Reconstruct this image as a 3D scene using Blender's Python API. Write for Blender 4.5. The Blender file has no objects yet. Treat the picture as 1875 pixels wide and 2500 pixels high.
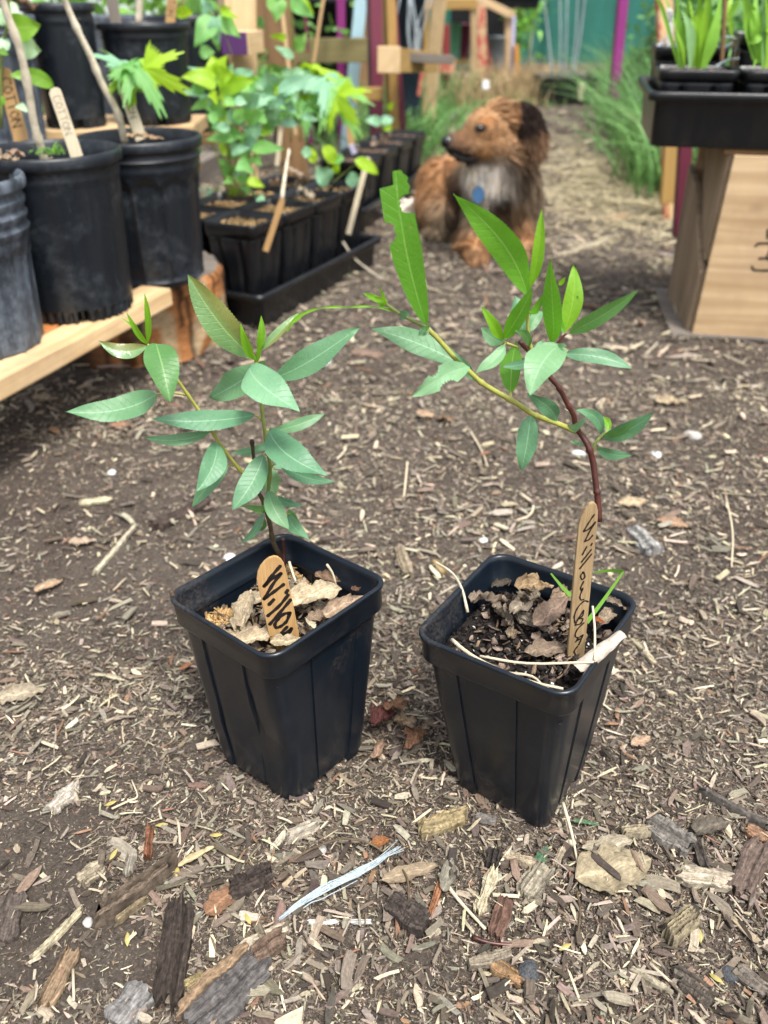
import bpy, bmesh, math, random
import numpy as np
from mathutils import Vector, Matrix, noise as mnoise
R = math.radians
S = bpy.context.scene
COL = S.collection
rng = np.random.default_rng(7); random.seed(7)

# ------------------------------------------------------------ camera
CAM_H = 0.488; PITCH = R(31.53); FPX = 2057.0
cd = bpy.data.cameras.new('camera'); cam = bpy.data.objects.new('camera', cd); COL.objects.link(cam)
cam.location = (0, 0, CAM_H); cam.rotation_euler = (R(90) - PITCH, 0, 0)
cd.sensor_fit = 'VERTICAL'; cd.sensor_height = 36.0; cd.sensor_width = 27.0
cd.lens = FPX / 2500 * 36.0; cd.clip_start = 0.02; cd.clip_end = 500
cd.dof.use_dof = True; cd.dof.focus_distance = 0.53; cd.dof.aperture_fstop = 7.0
S.camera = cam
S.render.resolution_x = 768; S.render.resolution_y = 1024
# ------------------------------------------------------------ light
SUN_EL = 64; SUN_AZ = 150      # azimuth: compass-like angle measured from +Y towards +X
w = bpy.data.worlds.new('World'); S.world = w; w.use_nodes = True
nt = w.node_tree; nt.nodes.clear()
sky = nt.nodes.new('ShaderNodeTexSky'); sky.sky_type = 'NISHITA'; sky.sun_disc = False
sky.sun_elevation = R(SUN_EL); sky.sun_rotation = R(SUN_AZ); sky.air_density = 1.0; sky.dust_density = 4.0; sky.ozone_density = 1.0
hs = nt.nodes.new('ShaderNodeHueSaturation'); hs.inputs['Saturation'].default_value = 0.38
bg = nt.nodes.new('ShaderNodeBackground'); bg.inputs['Strength'].default_value = 0.13
wo = nt.nodes.new('ShaderNodeOutputWorld')
nt.links.new(sky.outputs[0], hs.inputs['Color']); nt.links.new(hs.outputs[0], bg.inputs['Color']); nt.links.new(bg.outputs[0], wo.inputs['Surface'])
sl = bpy.data.lights.new('sun', 'SUN'); sun = bpy.data.objects.new('sun', sl); COL.objects.link(sun)
sl.energy = 2.1; sl.angle = R(14); sl.color = (1.0, 0.96, 0.9)
d = Vector((math.sin(R(SUN_AZ)) * math.cos(R(SUN_EL)), math.cos(R(SUN_AZ)) * math.cos(R(SUN_EL)), math.sin(R(SUN_EL))))
sun.rotation_euler = d.to_track_quat('Z', 'Y').to_euler()
S.view_settings.view_transform = 'Standard'; S.view_settings.look = 'None'
S.view_settings.exposure = 1.16; S.view_settings.gamma = 1.0

# ------------------------------------------------------------ helpers
def V(*a): return np.array(a, float)
def ray(px, py):
    X = (px - 937.5) / FPX; Y = (1250 - py) / FPX
    return V(X, math.cos(PITCH) + Y * math.sin(PITCH), -math.sin(PITCH) + Y * math.cos(PITCH))
C0 = V(0, 0, CAM_H)
def gz(px, py, z=0.0):
    r = ray(px, py); return C0 + r * ((z - CAM_H) / r[2])
def gy(px, py, Y):
    r = ray(px, py); return C0 + r * (Y / r[1])
def gplane(px, py, P, n):
    r = ray(px, py); t = np.dot(P - C0, n) / np.dot(r, n); return C0 + r * t
def ppm(P):                     # photo pixels per metre at P
    return FPX / (P[1] * math.cos(PITCH) + (CAM_H - P[2]) * math.sin(PITCH))
def nrm(v): v = np.asarray(v, float); return v / (np.linalg.norm(v) + 1e-12)

def tag(o, label=None, cat=None, group=None, kind=None):
    if label: o['label'] = label
    if cat: o['category'] = cat
    if group: o['group'] = group
    if kind: o['kind'] = kind
    return o
def empty(name, loc, label=None, cat=None, group=None):
    o = bpy.data.objects.new(name, None); COL.objects.link(o); o.location = [float(c) for c in loc]; o.empty_display_size = .02
    tag(o, label, cat, group); return o
def wloc(o):
    l = V(*o.location)
    while o.parent: o = o.parent; l = l + V(*o.location)
    return l
class M:
    """collects world-space geometry for one object"""
    def __init__(s): s.v = []; s.f = []; s.uv = []; s.col = []; s.n = 0; s.mi = []
    def add(s, v, f, uv=None, col=None, mi=0):
        v = np.asarray(v, float).reshape(-1, 3); b = s.n
        s.v.append(v); s.n += len(v)
        s.f += [[i + b for i in q] for q in f]; s.mi += [mi] * len(f)
        s.uv.append(np.zeros((len(v), 2)) if uv is None else np.asarray(uv, float))
        c = (1, 1, 1) if col is None else col
        c = np.asarray(c, float)
        s.col.append(np.tile(c, (len(v), 1)) if c.ndim == 1 else c)
    def build(s, name, mat, parent=None, smooth=True, base=None, bevel=0, sharp=0):
        v = np.concatenate(s.v); uv = np.concatenate(s.uv); col = np.concatenate(s.col)
        if parent is not None: o0 = wloc(parent)
        elif base is not None: o0 = np.asarray(base, float)
        else: o0 = V(v[:, 0].mean(), v[:, 1].mean(), v[:, 2].min())
        return raw(name, v - o0, s.f, uv, col, mat, parent, smooth, o0, s.mi, bevel, sharp)
def raw(name, v, f, uv, col, mat, parent, smooth, loc, mi=None, bevel=0, sharp=0):
    me = bpy.data.meshes.new(name); nv = len(v)
    if isinstance(f, np.ndarray):
        ls = f.ravel(); nf = len(f); tot = np.full(nf, f.shape[1])
    else:
        tot = np.array([len(q) for q in f]); ls = np.array([i for q in f for i in q]); nf = len(f)
    me.vertices.add(nv); me.vertices.foreach_set('co', np.asarray(v, np.float32).ravel())
    me.loops.add(len(ls)); me.loops.foreach_set('vertex_index', ls.astype(np.int32))
    me.polygons.add(nf); me.polygons.foreach_set('loop_start', np.concatenate([[0], np.cumsum(tot)[:-1]]).astype(np.int32))
    try: me.polygons.foreach_set('loop_total', tot.astype(np.int32))
    except Exception: pass
    me.polygons.foreach_set('use_smooth', np.full(nf, smooth))
    if mi is not None and any(mi): me.polygons.foreach_set('material_index', np.array(mi, np.int32))
    u = me.uv_layers.new(name='UVMap'); u.data.foreach_set('uv', np.asarray(uv, np.float32)[ls].ravel())
    ca = me.color_attributes.new('Col', 'FLOAT_COLOR', 'POINT')
    ca.data.foreach_set('color', np.concatenate([np.asarray(col, np.float32), np.ones((nv, 1), np.float32)], 1).ravel())
    me.update(calc_edges=True); me.validate()
    if smooth and sharp: me.set_sharp_from_angle(angle=R(sharp))
    for m in (mat if isinstance(mat, (list, tuple)) else [mat]): me.materials.append(m)
    o = bpy.data.objects.new(name, me); COL.objects.link(o)
    if parent is not None: o.parent = parent
    else: o.location = [float(c) for c in loc]
    if bevel:
        b = o.modifiers.new('bevel', 'BEVEL'); b.width = bevel; b.segments = 2; b.limit_method = 'ANGLE'; b.angle_limit = R(40)
    return o
def frame(t, hint=(0, 0, 1)):
    t = nrm(t); h = np.asarray(hint, float)
    if abs(np.dot(t, h)) > .95: h = V(1, 0, 0) if abs(t[0]) < .9 else V(0, 1, 0)
    a = nrm(np.cross(h, t)); b = np.cross(t, a); return a, b
def smoothpath(pts, n=4):
    pts = [np.asarray(p, float) for p in pts]
    if len(pts) < 3: return pts
    P = [2 * pts[0] - pts[1]] + pts + [2 * pts[-1] - pts[-2]]; out = []
    for i in range(1, len(P) - 2):
        a, b, c, d_ = P[i - 1:i + 3]
        for k in range(n):
            t = k / n
            out.append(.5 * (2 * b + (c - a) * t + (2 * a - 5 * b + 4 * c - d_) * t * t + (3 * b - a - 3 * c + d_) * t ** 3))
    out.append(pts[-1]); return out
def tube(m, pts, r0, r1=None, n=8, smooth=4, wob=0, col=None, cap=True, knots=()):
    pts = smoothpath(pts, smooth) if smooth else [np.asarray(p, float) for p in pts]
    r1 = r0 if r1 is None else r1; N = len(pts); vs = []; uv = []; L = 0
    a = None
    for i, p in enumerate(pts):
        t = pts[min(i + 1, N - 1)] - pts[max(i - 1, 0)]
        if a is None: a, b = frame(t)
        else: b = nrm(np.cross(nrm(t), a)); a = np.cross(b, nrm(t))
        if i: L += np.linalg.norm(p - pts[i - 1])
        r = r0 + (r1 - r0) * i / max(N - 1, 1)
        for kn in knots:
            if abs(i / (N - 1) - kn) < .5 / (N - 1): r *= 1.3
        for k in range(n):
            an = 2 * math.pi * k / n; rr = r * (1 + wob * (rng.random() - .5))
            vs.append(p + (a * math.cos(an) + b * math.sin(an)) * rr); uv.append((L, k / n))
    f = [[i * n + k, i * n + (k + 1) % n, (i + 1) * n + (k + 1) % n, (i + 1) * n + k] for i in range(N - 1) for k in range(n)]
    if cap: f += [list(range(n))[::-1], [(N - 1) * n + k for k in range(n)]]
    m.add(vs, f, uv, col); return pts
def board(m, p0, p1, w, t, up=(0, 0, 1), seg=1, jit=0.0, col=None, mi=0):
    """box from p0 to p1 (centre line), width w sideways, thickness t along up; uv in metres along the grain"""
    p0 = np.asarray(p0, float); p1 = np.asarray(p1, float); ax = nrm(p1 - p0); L = np.linalg.norm(p1 - p0)
    a = nrm(np.cross(np.asarray(up, float), ax)); u = np.cross(ax, a); vs = []; uv = []; o = rng.random(2) * 3
    for i in range(seg + 1):
        c = p0 + (p1 - p0) * i / seg; j = (rng.random((4, 2)) - .5) * jit
        for q, (sx, sy) in enumerate(((-1, -1), (1, -1), (1, 1), (-1, 1))):
            vs.append(c + a * (sx * w / 2 + j[q, 0]) + u * (sy * t / 2 + j[q, 1])); uv.append((o[0] + L * i / seg, o[1] + (sx * w + sy * t * .9) / 2))
    f = [[i * 4 + k, i * 4 + (k + 1) % 4, i * 4 + 4 + (k + 1) % 4, i * 4 + 4 + k] for i in range(seg) for k in range(4)]
    f += [[3, 2, 1, 0], [seg * 4 + k for k in range(4)]]
    m.add(vs, f, uv, col, mi)
def boardobj(name, mat, parent, p0, p1, w, t, up=(0, 0, 1), bevel=.002, **k):
    m = M(); board(m, p0, p1, w, t, up, **k); return m.build(name, mat, parent, smooth=False, bevel=bevel)

# vectorised batches -------------------------------------------------
def blades(P, D, L, W, bend, col, side=None, seg=3, tip=.15):
    """thin tapering strips: P base, D direction, bend vector added quadratically. returns v,f,col"""
    n = len(P); D = D / np.linalg.norm(D, axis=1, keepdims=True)
    if side is None: side = np.cross(D, rng.normal(size=(n, 3)))
    side = side / (np.linalg.norm(side, axis=1, keepdims=True) + 1e-9)
    L = np.broadcast_to(L, (n,)); W = np.broadcast_to(W, (n,)); out = []
    for i in range(seg + 1):
        t = i / seg; wd = W * ((1 - t) + tip * t) * (.75 + .8 * t * (1 - t) * 2)
        c = P + D * (L * t)[:, None] + bend * (t * t * L)[:, None]
        out += [c - side * wd[:, None] / 2, c + side * wd[:, None] / 2]
    v = np.stack(out, 1).reshape(-1, 3); k = 2 * (seg + 1)
    b = np.arange(n)[:, None, None] * k; q = np.array([[2 * i, 2 * i + 1, 2 * i + 3, 2 * i + 2] for i in range(seg)])
    f = (b + q[None]).reshape(-1, 4); c = np.repeat(col, k, 0)
    uv = np.tile(np.array([[i / seg, s] for i in range(seg + 1) for s in (0, 1)]), (n, 1))
    return v, f, c, uv
def batch(name, parts, mat, parent=None, smooth=False, base=(0, 0, 0)):
    v = []; f = []; c = []; u = []; n = 0
    for (a, b, cc, uu) in parts: v.append(a); f.append(b + n); c.append(cc); u.append(uu); n += len(a)
    o0 = wloc(parent) if parent is not None else V(*base)
    return raw(name, np.concatenate(v) - o0, np.concatenate(f), np.concatenate(u), np.concatenate(c), mat, parent, smooth, o0)
def chips(P, L, W, T, yaw, tilt, roll, col, taper=.35):
    n = len(P); cy, sy = np.cos(yaw), np.sin(yaw); ct, st = np.cos(tilt), np.sin(tilt)
    ax = np.stack([cy * ct, sy * ct, st], 1); sd = np.stack([-sy, cy, np.zeros(n)], 1); up = np.cross(ax, sd)
    cr, sr = np.cos(roll)[:, None], np.sin(roll)[:, None]; sd, up = sd * cr + up * sr, up * cr - sd * sr
    vs = []; bow = rng.normal(0, .022, n); bw2 = rng.normal(0, .035, n); ns = 4; mids = rng.uniform(.86, 1.12, (ns, n)); ends = np.where(rng.random((2, n)) < .35, rng.uniform(.1, .6, (2, n)), rng.uniform(.75, 1.05, (2, n))); mids[0] *= ends[0]; mids[3] *= ends[1]
    for si, sx in enumerate((-1, -.4, .35, 1)):
        for (a, b) in ((-1, -1), (1, -1), (1, 1), (-1, 1)):
            e = 1 + (rng.uniform(-taper, .15, n) if si in (0, 3) else 0); g = mids[si] * rng.uniform(.8, 1.12, n); h = rng.uniform(.55, 1.1, n)
            vs.append(P + ax * (sx * L / 2 * e)[:, None] + sd * (a * W / 2 * g + bow * L * (1 - sx * sx))[:, None] + up * (b * T / 2 * h + bw2 * np.minimum(L, .012) * (1 - sx * sx))[:, None])
    v = np.stack(vs, 1).reshape(-1, 3)
    q = np.array([[4 * s + k, 4 * s + (k + 1) % 4, 4 * s + 4 + (k + 1) % 4, 4 * s + 4 + k] for s in range(3) for k in range(4)] + [[3, 2, 1, 0], [12, 13, 14, 15]])
    f = (np.arange(n)[:, None, None] * 16 + q[None]).reshape(-1, 4)
    uv = np.tile(np.array([[s / 3, k] for s in range(4) for k in (0, .3, .6, 1.)]), (n, 1)) + np.repeat(rng.random((n, 2)) * 20, 16, 0)
    return v, f, np.repeat(col, 16, 0), uv
def bits(P, s, col):           # tiny irregular 4-point fragments
    n = len(P); a = rng.normal(size=(n, 4, 3)); a /= np.linalg.norm(a, axis=2, keepdims=True); a[:, :, 2] *= .45
    a *= rng.uniform(.5, 1.2, (n, 4, 1)); ang = rng.random(n) * 6.28; st = rng.uniform(1, 2.6, n)
    c, s_ = np.cos(ang), np.sin(ang); x = a[:, :, 0] * st[:, None]; y = a[:, :, 1] / np.sqrt(st)[:, None]
    a = np.stack([x * c[:, None] - y * s_[:, None], x * s_[:, None] + y * c[:, None], a[:, :, 2]], 2)
    v = (P[:, None, :] + a * np.asarray(s).reshape(-1, 1, 1)).reshape(-1, 3)
    q = np.array([[0, 1, 2], [0, 2, 3], [0, 3, 1], [1, 3, 2]]); f = (np.arange(n)[:, None, None] * 4 + q[None]).reshape(-1, 3)
    return v, f, np.repeat(col, 4, 0), np.zeros((n * 4, 2))

# ------------------------------------------------------------ materials
def mat(name): 
    m = bpy.data.materials.new(name); m.use_nodes = True; t = m.node_tree; b = t.nodes['Principled BSDF']; return m, t, b
def nd(t, k, **kw):
    n = t.nodes.new(k)
    for a, v in kw.items():
        if a in n.inputs: n.inputs[a].default_value = v
        else: setattr(n, a, v)
    return n
def ramp(t, src, stops, interp='LINEAR'):
    r = t.nodes.new('ShaderNodeValToRGB'); r.color_ramp.interpolation = interp; e = r.color_ramp.elements
    while len(e) < len(stops): e.new(.5)
    for i, (p, c) in enumerate(stops):
        e[i].position = p; e[i].color = (*c, 1) if not isinstance(c, float) else (c, c, c, 1)
    t.links.new(src, r.inputs[0]); return r.outputs[0]
def mixc(t, fac, a, b, mode='MIX'):
    m = t.nodes.new('ShaderNodeMix'); m.data_type = 'RGBA'; m.blend_type = mode
    for s, x in ((0, fac), (6, a), (7, b)):
        if isinstance(x, (int, float)): m.inputs[s].default_value = x
        elif isinstance(x, tuple): m.inputs[s].default_value = (*x, 1)
        else: t.links.new(x, m.inputs[s])
    return m.outputs[2]
def noisef(t, vec, scale, detail=4, rough=.55, dist=0):
    n = nd(t, 'ShaderNodeTexNoise', Scale=float(scale), Detail=float(detail), Roughness=rough, Distortion=float(dist))
    if vec is not None: t.links.new(vec, n.inputs['Vector'])
    return n.outputs[0]
def mapping(t, src, scale=(1, 1, 1), loc=(0, 0, 0)):
    m = nd(t, 'ShaderNodeMapping'); m.inputs['Scale'].default_value = scale; m.inputs['Location'].default_value = loc
    t.links.new(src, m.inputs['Vector']); return m.outputs[0]
def bump(t, b, h, strength=.4, dist=.001):
    n = nd(t, 'ShaderNodeBump', Strength=strength, Distance=dist); t.links.new(h, n.inputs['Height']); t.links.new(n.outputs[0], b.inputs['Normal'])
def coords(t, which='Object'): return t.nodes.new('ShaderNodeTexCoord').outputs[which]
def math_(t, op, a, b=None, c=None):
    n = t.nodes.new('ShaderNodeMath'); n.operation = op
    for i, x in enumerate((a, b, c)):
        if x is None: continue
        if isinstance(x, (int, float)): n.inputs[i].default_value = x
        else: t.links.new(x, n.inputs[i])
    return n.outputs[0]

def m_wood(name, c1, c2, c3=None, rough=.75, gs=1.0, streak=.5, cath=0):
    m, t, b = mat(name); uv = coords(t, 'UV')
    g = noisef(t, mapping(t, uv, (6 * gs, 130 * gs, 1)), 1, 5, .6, .6); g2 = noisef(t, mapping(t, uv, (2.2, 22, 1)), 1, 3, .5, 1.2)
    col = ramp(t, g, [(.3, c2), (.62, c1)]); col = mixc(t, ramp(t, g2, [(.4, 0.0), (.65, streak)]), col, c3 or tuple(x * .55 for x in c1))
    ob = coords(t); bl = noisef(t, ob, 14, 5, .6); col = mixc(t, ramp(t, bl, [(.5, 0.0), (.75, .45)]), col, tuple(x * .6 for x in c2))
    if cath:
        wv = nd(t, 'ShaderNodeTexWave', Scale=1.0, Distortion=9.0, Detail=3.0); wv.bands_direction = 'Y'; t.links.new(mapping(t, uv, (2.6, 9, 1)), wv.inputs['Vector']); wv.inputs['Detail Scale'].default_value = .8
        col = mixc(t, ramp(t, wv.outputs['Fac'], [(.55, 0.0), (.95, cath)]), col, c3 or c2)
        vr = nd(t, 'ShaderNodeTexVoronoi', Scale=1.0); t.links.new(mapping(t, uv, (7, 11, 1)), vr.inputs['Vector']); col = mixc(t, ramp(t, vr.outputs['Distance'], [(.0, .85), (.10, .5), (.16, 0.0)]), col, tuple(x * .45 for x in c2))
        col = mixc(t, ramp(t, noisef(t, ob, 5, 4, .6), [(.5, 0.0), (.72, .35)]), col, (.20, .16, .13))
    t.links.new(col, b.inputs['Base Color']); b.inputs['Roughness'].default_value = rough; bump(t, b, g, .35, .0012); return m
def m_paint(name, c, under=(.5, .36, .2), wear=.6, rough=.5):
    m, t, b = mat(name); ob = coords(t); uv = coords(t, 'UV')
    n1 = noisef(t, ob, 22, 6, .65, .4); g = noisef(t, mapping(t, uv, (5, 90, 1)), 1, 4)
    cc = mixc(t, ramp(t, noisef(t, ob, 9, 4), [(.35, 0.0), (.7, .5)]), c, tuple(x * .65 for x in c))
    col = mixc(t, ramp(t, n1, [(wear, 0.0), (wear + .05, 1.0)]), cc, mixc(t, g, under, tuple(x * .6 for x in under)))
    t.links.new(col, b.inputs['Base Color']); b.inputs['Roughness'].default_value = rough; bump(t, b, g, .2, .0008); return m
def m_plastic(name, c=(.010, .013, .018), rough=.42, dust=.25, dustc=(.13, .14, .15), ds=30, streak=0.0, sc=.6, dlo=.5, mud=.0):
    m, t, b = mat(name); ob = coords(t)
    n1 = noisef(t, ob, ds, 6, .7); n2 = noisef(t, ob, ds * 7, 3, .6); n3 = noisef(t, mapping(t, ob, (60, 60, 5)), 1, 4, .6)
    f = math_(t, 'MULTIPLY', ramp(t, n1, [(dlo, 0.0), (dlo + .28, 1.0)]), ramp(t, n2, [(.35, .2), (.65, 1.0)]))
    f = math_(t, 'MULTIPLY', f, dust); f = math_(t, 'ADD', f, math_(t, 'MULTIPLY', ramp(t, n3, [(.45, 0.0), (.7, 1.0)]), streak)); 
    sc_ = noisef(t, mapping(t, ob, (400, 90, 40)), 1, 2, .5, 2.5)
    f = math_(t, 'ADD', f, math_(t, 'MULTIPLY', ramp(t, sc_, [(.70, 0.0), (.75, 1.0)]), dust * .5)); f = math_(t, 'MINIMUM', f, 1.0)
    bc = mixc(t, f, c, dustc)
    if mud: bc = mixc(t, math_(t, 'MULTIPLY', math_(t, 'MULTIPLY', ramp(t, noisef(t, ob, 11, 5, .7, .6), [(.50, 0.0), (.66, 1.0)]), ramp(t, noisef(t, ob, 420, 3, .7), [(.40, 0.0), (.65, 1.0)])), mud), bc, (.16, .125, .095))
    t.links.new(bc, b.inputs['Base Color'])
    t.links.new(math_(t, 'ADD', math_(t, 'MULTIPLY', f, .5), rough), b.inputs['Roughness'])
    b.inputs['Specular IOR Level'].default_value = sc; bump(t, b, noisef(t, ob, 45, 3), .12, .002); return m
def m_attr(name, rough=.85, var=.35, ns=900, transl=0.0, bumpy=.3, spec=.3):
    m, t, b = mat(name); a = nd(t, 'ShaderNodeAttribute', attribute_name='Col'); ob = coords(t)
    n = noisef(t, ob, ns, 4, .7); k = ramp(t, n, [(.25, 1 - var), (.75, 1.0 + var)])
    n2 = noisef(t, mapping(t, coords(t, 'UV'), (1.5, 14, 1)), 1, 3, .6); k2 = ramp(t, n2, [(.3, 1 - var * .9), (.7, 1 + var * .6)])
    col = mixc(t, 1.0, a.outputs[0], k, 'MULTIPLY'); col = mixc(t, 1.0, col, k2, 'MULTIPLY')
    t.links.new(col, b.inputs['Base Color']); b.inputs['Roughness'].default_value = rough; b.inputs['Specular IOR Level'].default_value = spec
    if bumpy: bump(t, b, n, bumpy, .0006)
    if transl: 
        tr = nd(t, 'ShaderNodeBsdfTranslucent'); t.links.new(col, tr.inputs[0]); mx = nd(t, 'ShaderNodeMixShader'); mx.inputs[0].default_value = transl
        t.links.new(b.outputs[0], mx.inputs[1]); t.links.new(tr.outputs[0], mx.inputs[2]); t.links.new(mx.outputs[0], t.nodes['Material Output'].inputs[0])
    return m
def m_leaf(name, c, c2=None, vein=(.30, .42, .22), rough=.5, transl=.3, tc=None, nv=9, vs=.5, spec=.5, blush=None, wax=.0):
    """uv: u along the leaf 0..1, v across 0..1 with the midrib at .5"""
    m, t, b = mat(name); uv = coords(t, 'UV'); sp = nd(t, 'ShaderNodeSeparateXYZ'); t.links.new(uv, sp.inputs[0]); ob = coords(t)
    u, v = sp.outputs[0], sp.outputs[1]; av = math_(t, 'ABSOLUTE', math_(t, 'MULTIPLY_ADD', v, 2.0, -1.0))
    c2 = c2 or tuple(x * .72 for x in c)
    base = mixc(t, ramp(t, noisef(t, ob, 60, 4), [(.35, 0.0), (.7, 1.0)]), c, c2)
    base = mixc(t, ramp(t, noisef(t, ob, 900, 3, .7), [(.3, 0.0), (.75, .35)]), base, tuple(min(1, x * 1.35) for x in c))
    oi = t.nodes.new('ShaderNodeObjectInfo').outputs['Random']; base = mixc(t, math_(t, 'MULTIPLY', oi, .45), base, (c[0] * 1.55, c[1] * 1.22, c[2] * .8)); base = mixc(t, ramp(t, noisef(t, ob, 330, 2, .4), [(.74, 0.0), (.77, .55)]), base, (.30, .26, .12))
    if blush: base = mixc(t, math_(t, 'MULTIPLY', ramp(t, v, [(.45, 0.0), (.75, 1.0)]), .75), base, blush)
    s = math_(t, 'FRACT', math_(t, 'ADD', math_(t, 'MULTIPLY', u, float(nv)), math_(t, 'MULTIPLY', av, -1.35)))
    s = math_(t, 'ABSOLUTE', math_(t, 'ADD', s, -.5)); side = ramp(t, s, [(0.0, 1.0), (.06, 0.0)])
    mid = ramp(t, av, [(.022, 1.0), (.062, 0.0)])
    base = mixc(t, math_(t, 'MULTIPLY', side, vs * .27), base, vein); base = mixc(t, math_(t, 'MULTIPLY', mid, .72), base, vein)
    if wax: base = mixc(t, wax, base, (.55, .65, .6))
    t.links.new(base, b.inputs['Base Color']); b.inputs['Roughness'].default_value = rough; b.inputs['Specular IOR Level'].default_value = spec
    h = math_(t, 'ADD', math_(t, 'MULTIPLY', side, -.6), math_(t, 'MULTIPLY', noisef(t, ob, 420, 4), .9)); bump(t, b, h, .45, .0008)
    tr = nd(t, 'ShaderNodeBsdfTranslucent'); t.links.new(mixc(t, .65, base, tc or (.30, .55, .04)), tr.inputs[0])
    mx = nd(t, 'ShaderNodeMixShader'); mx.inputs[0].default_value = transl
    t.links.new(b.outputs[0], mx.inputs[1]); t.links.new(tr.outputs[0], mx.inputs[2]); t.links.new(mx.outputs[0], t.nodes['Material Output'].inputs[0]); return m
def m_plain(name, c, rough=.6, spec=.4, var=.25, ns=80, bs=.2, c2=None, metal=0):
    m, t, b = mat(name); ob = coords(t); n = noisef(t, ob, ns, 5, .65)
    t.links.new(mixc(t, ramp(t, n, [(.35, 0.0), (.7, 1.0)]), c, c2 or tuple(x * (1 - var) for x in c)), b.inputs['Base Color'])
    b.inputs['Roughness'].default_value = rough; b.inputs['Specular IOR Level'].default_value = spec; bump(t, b, n, bs, .001); return m

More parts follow.
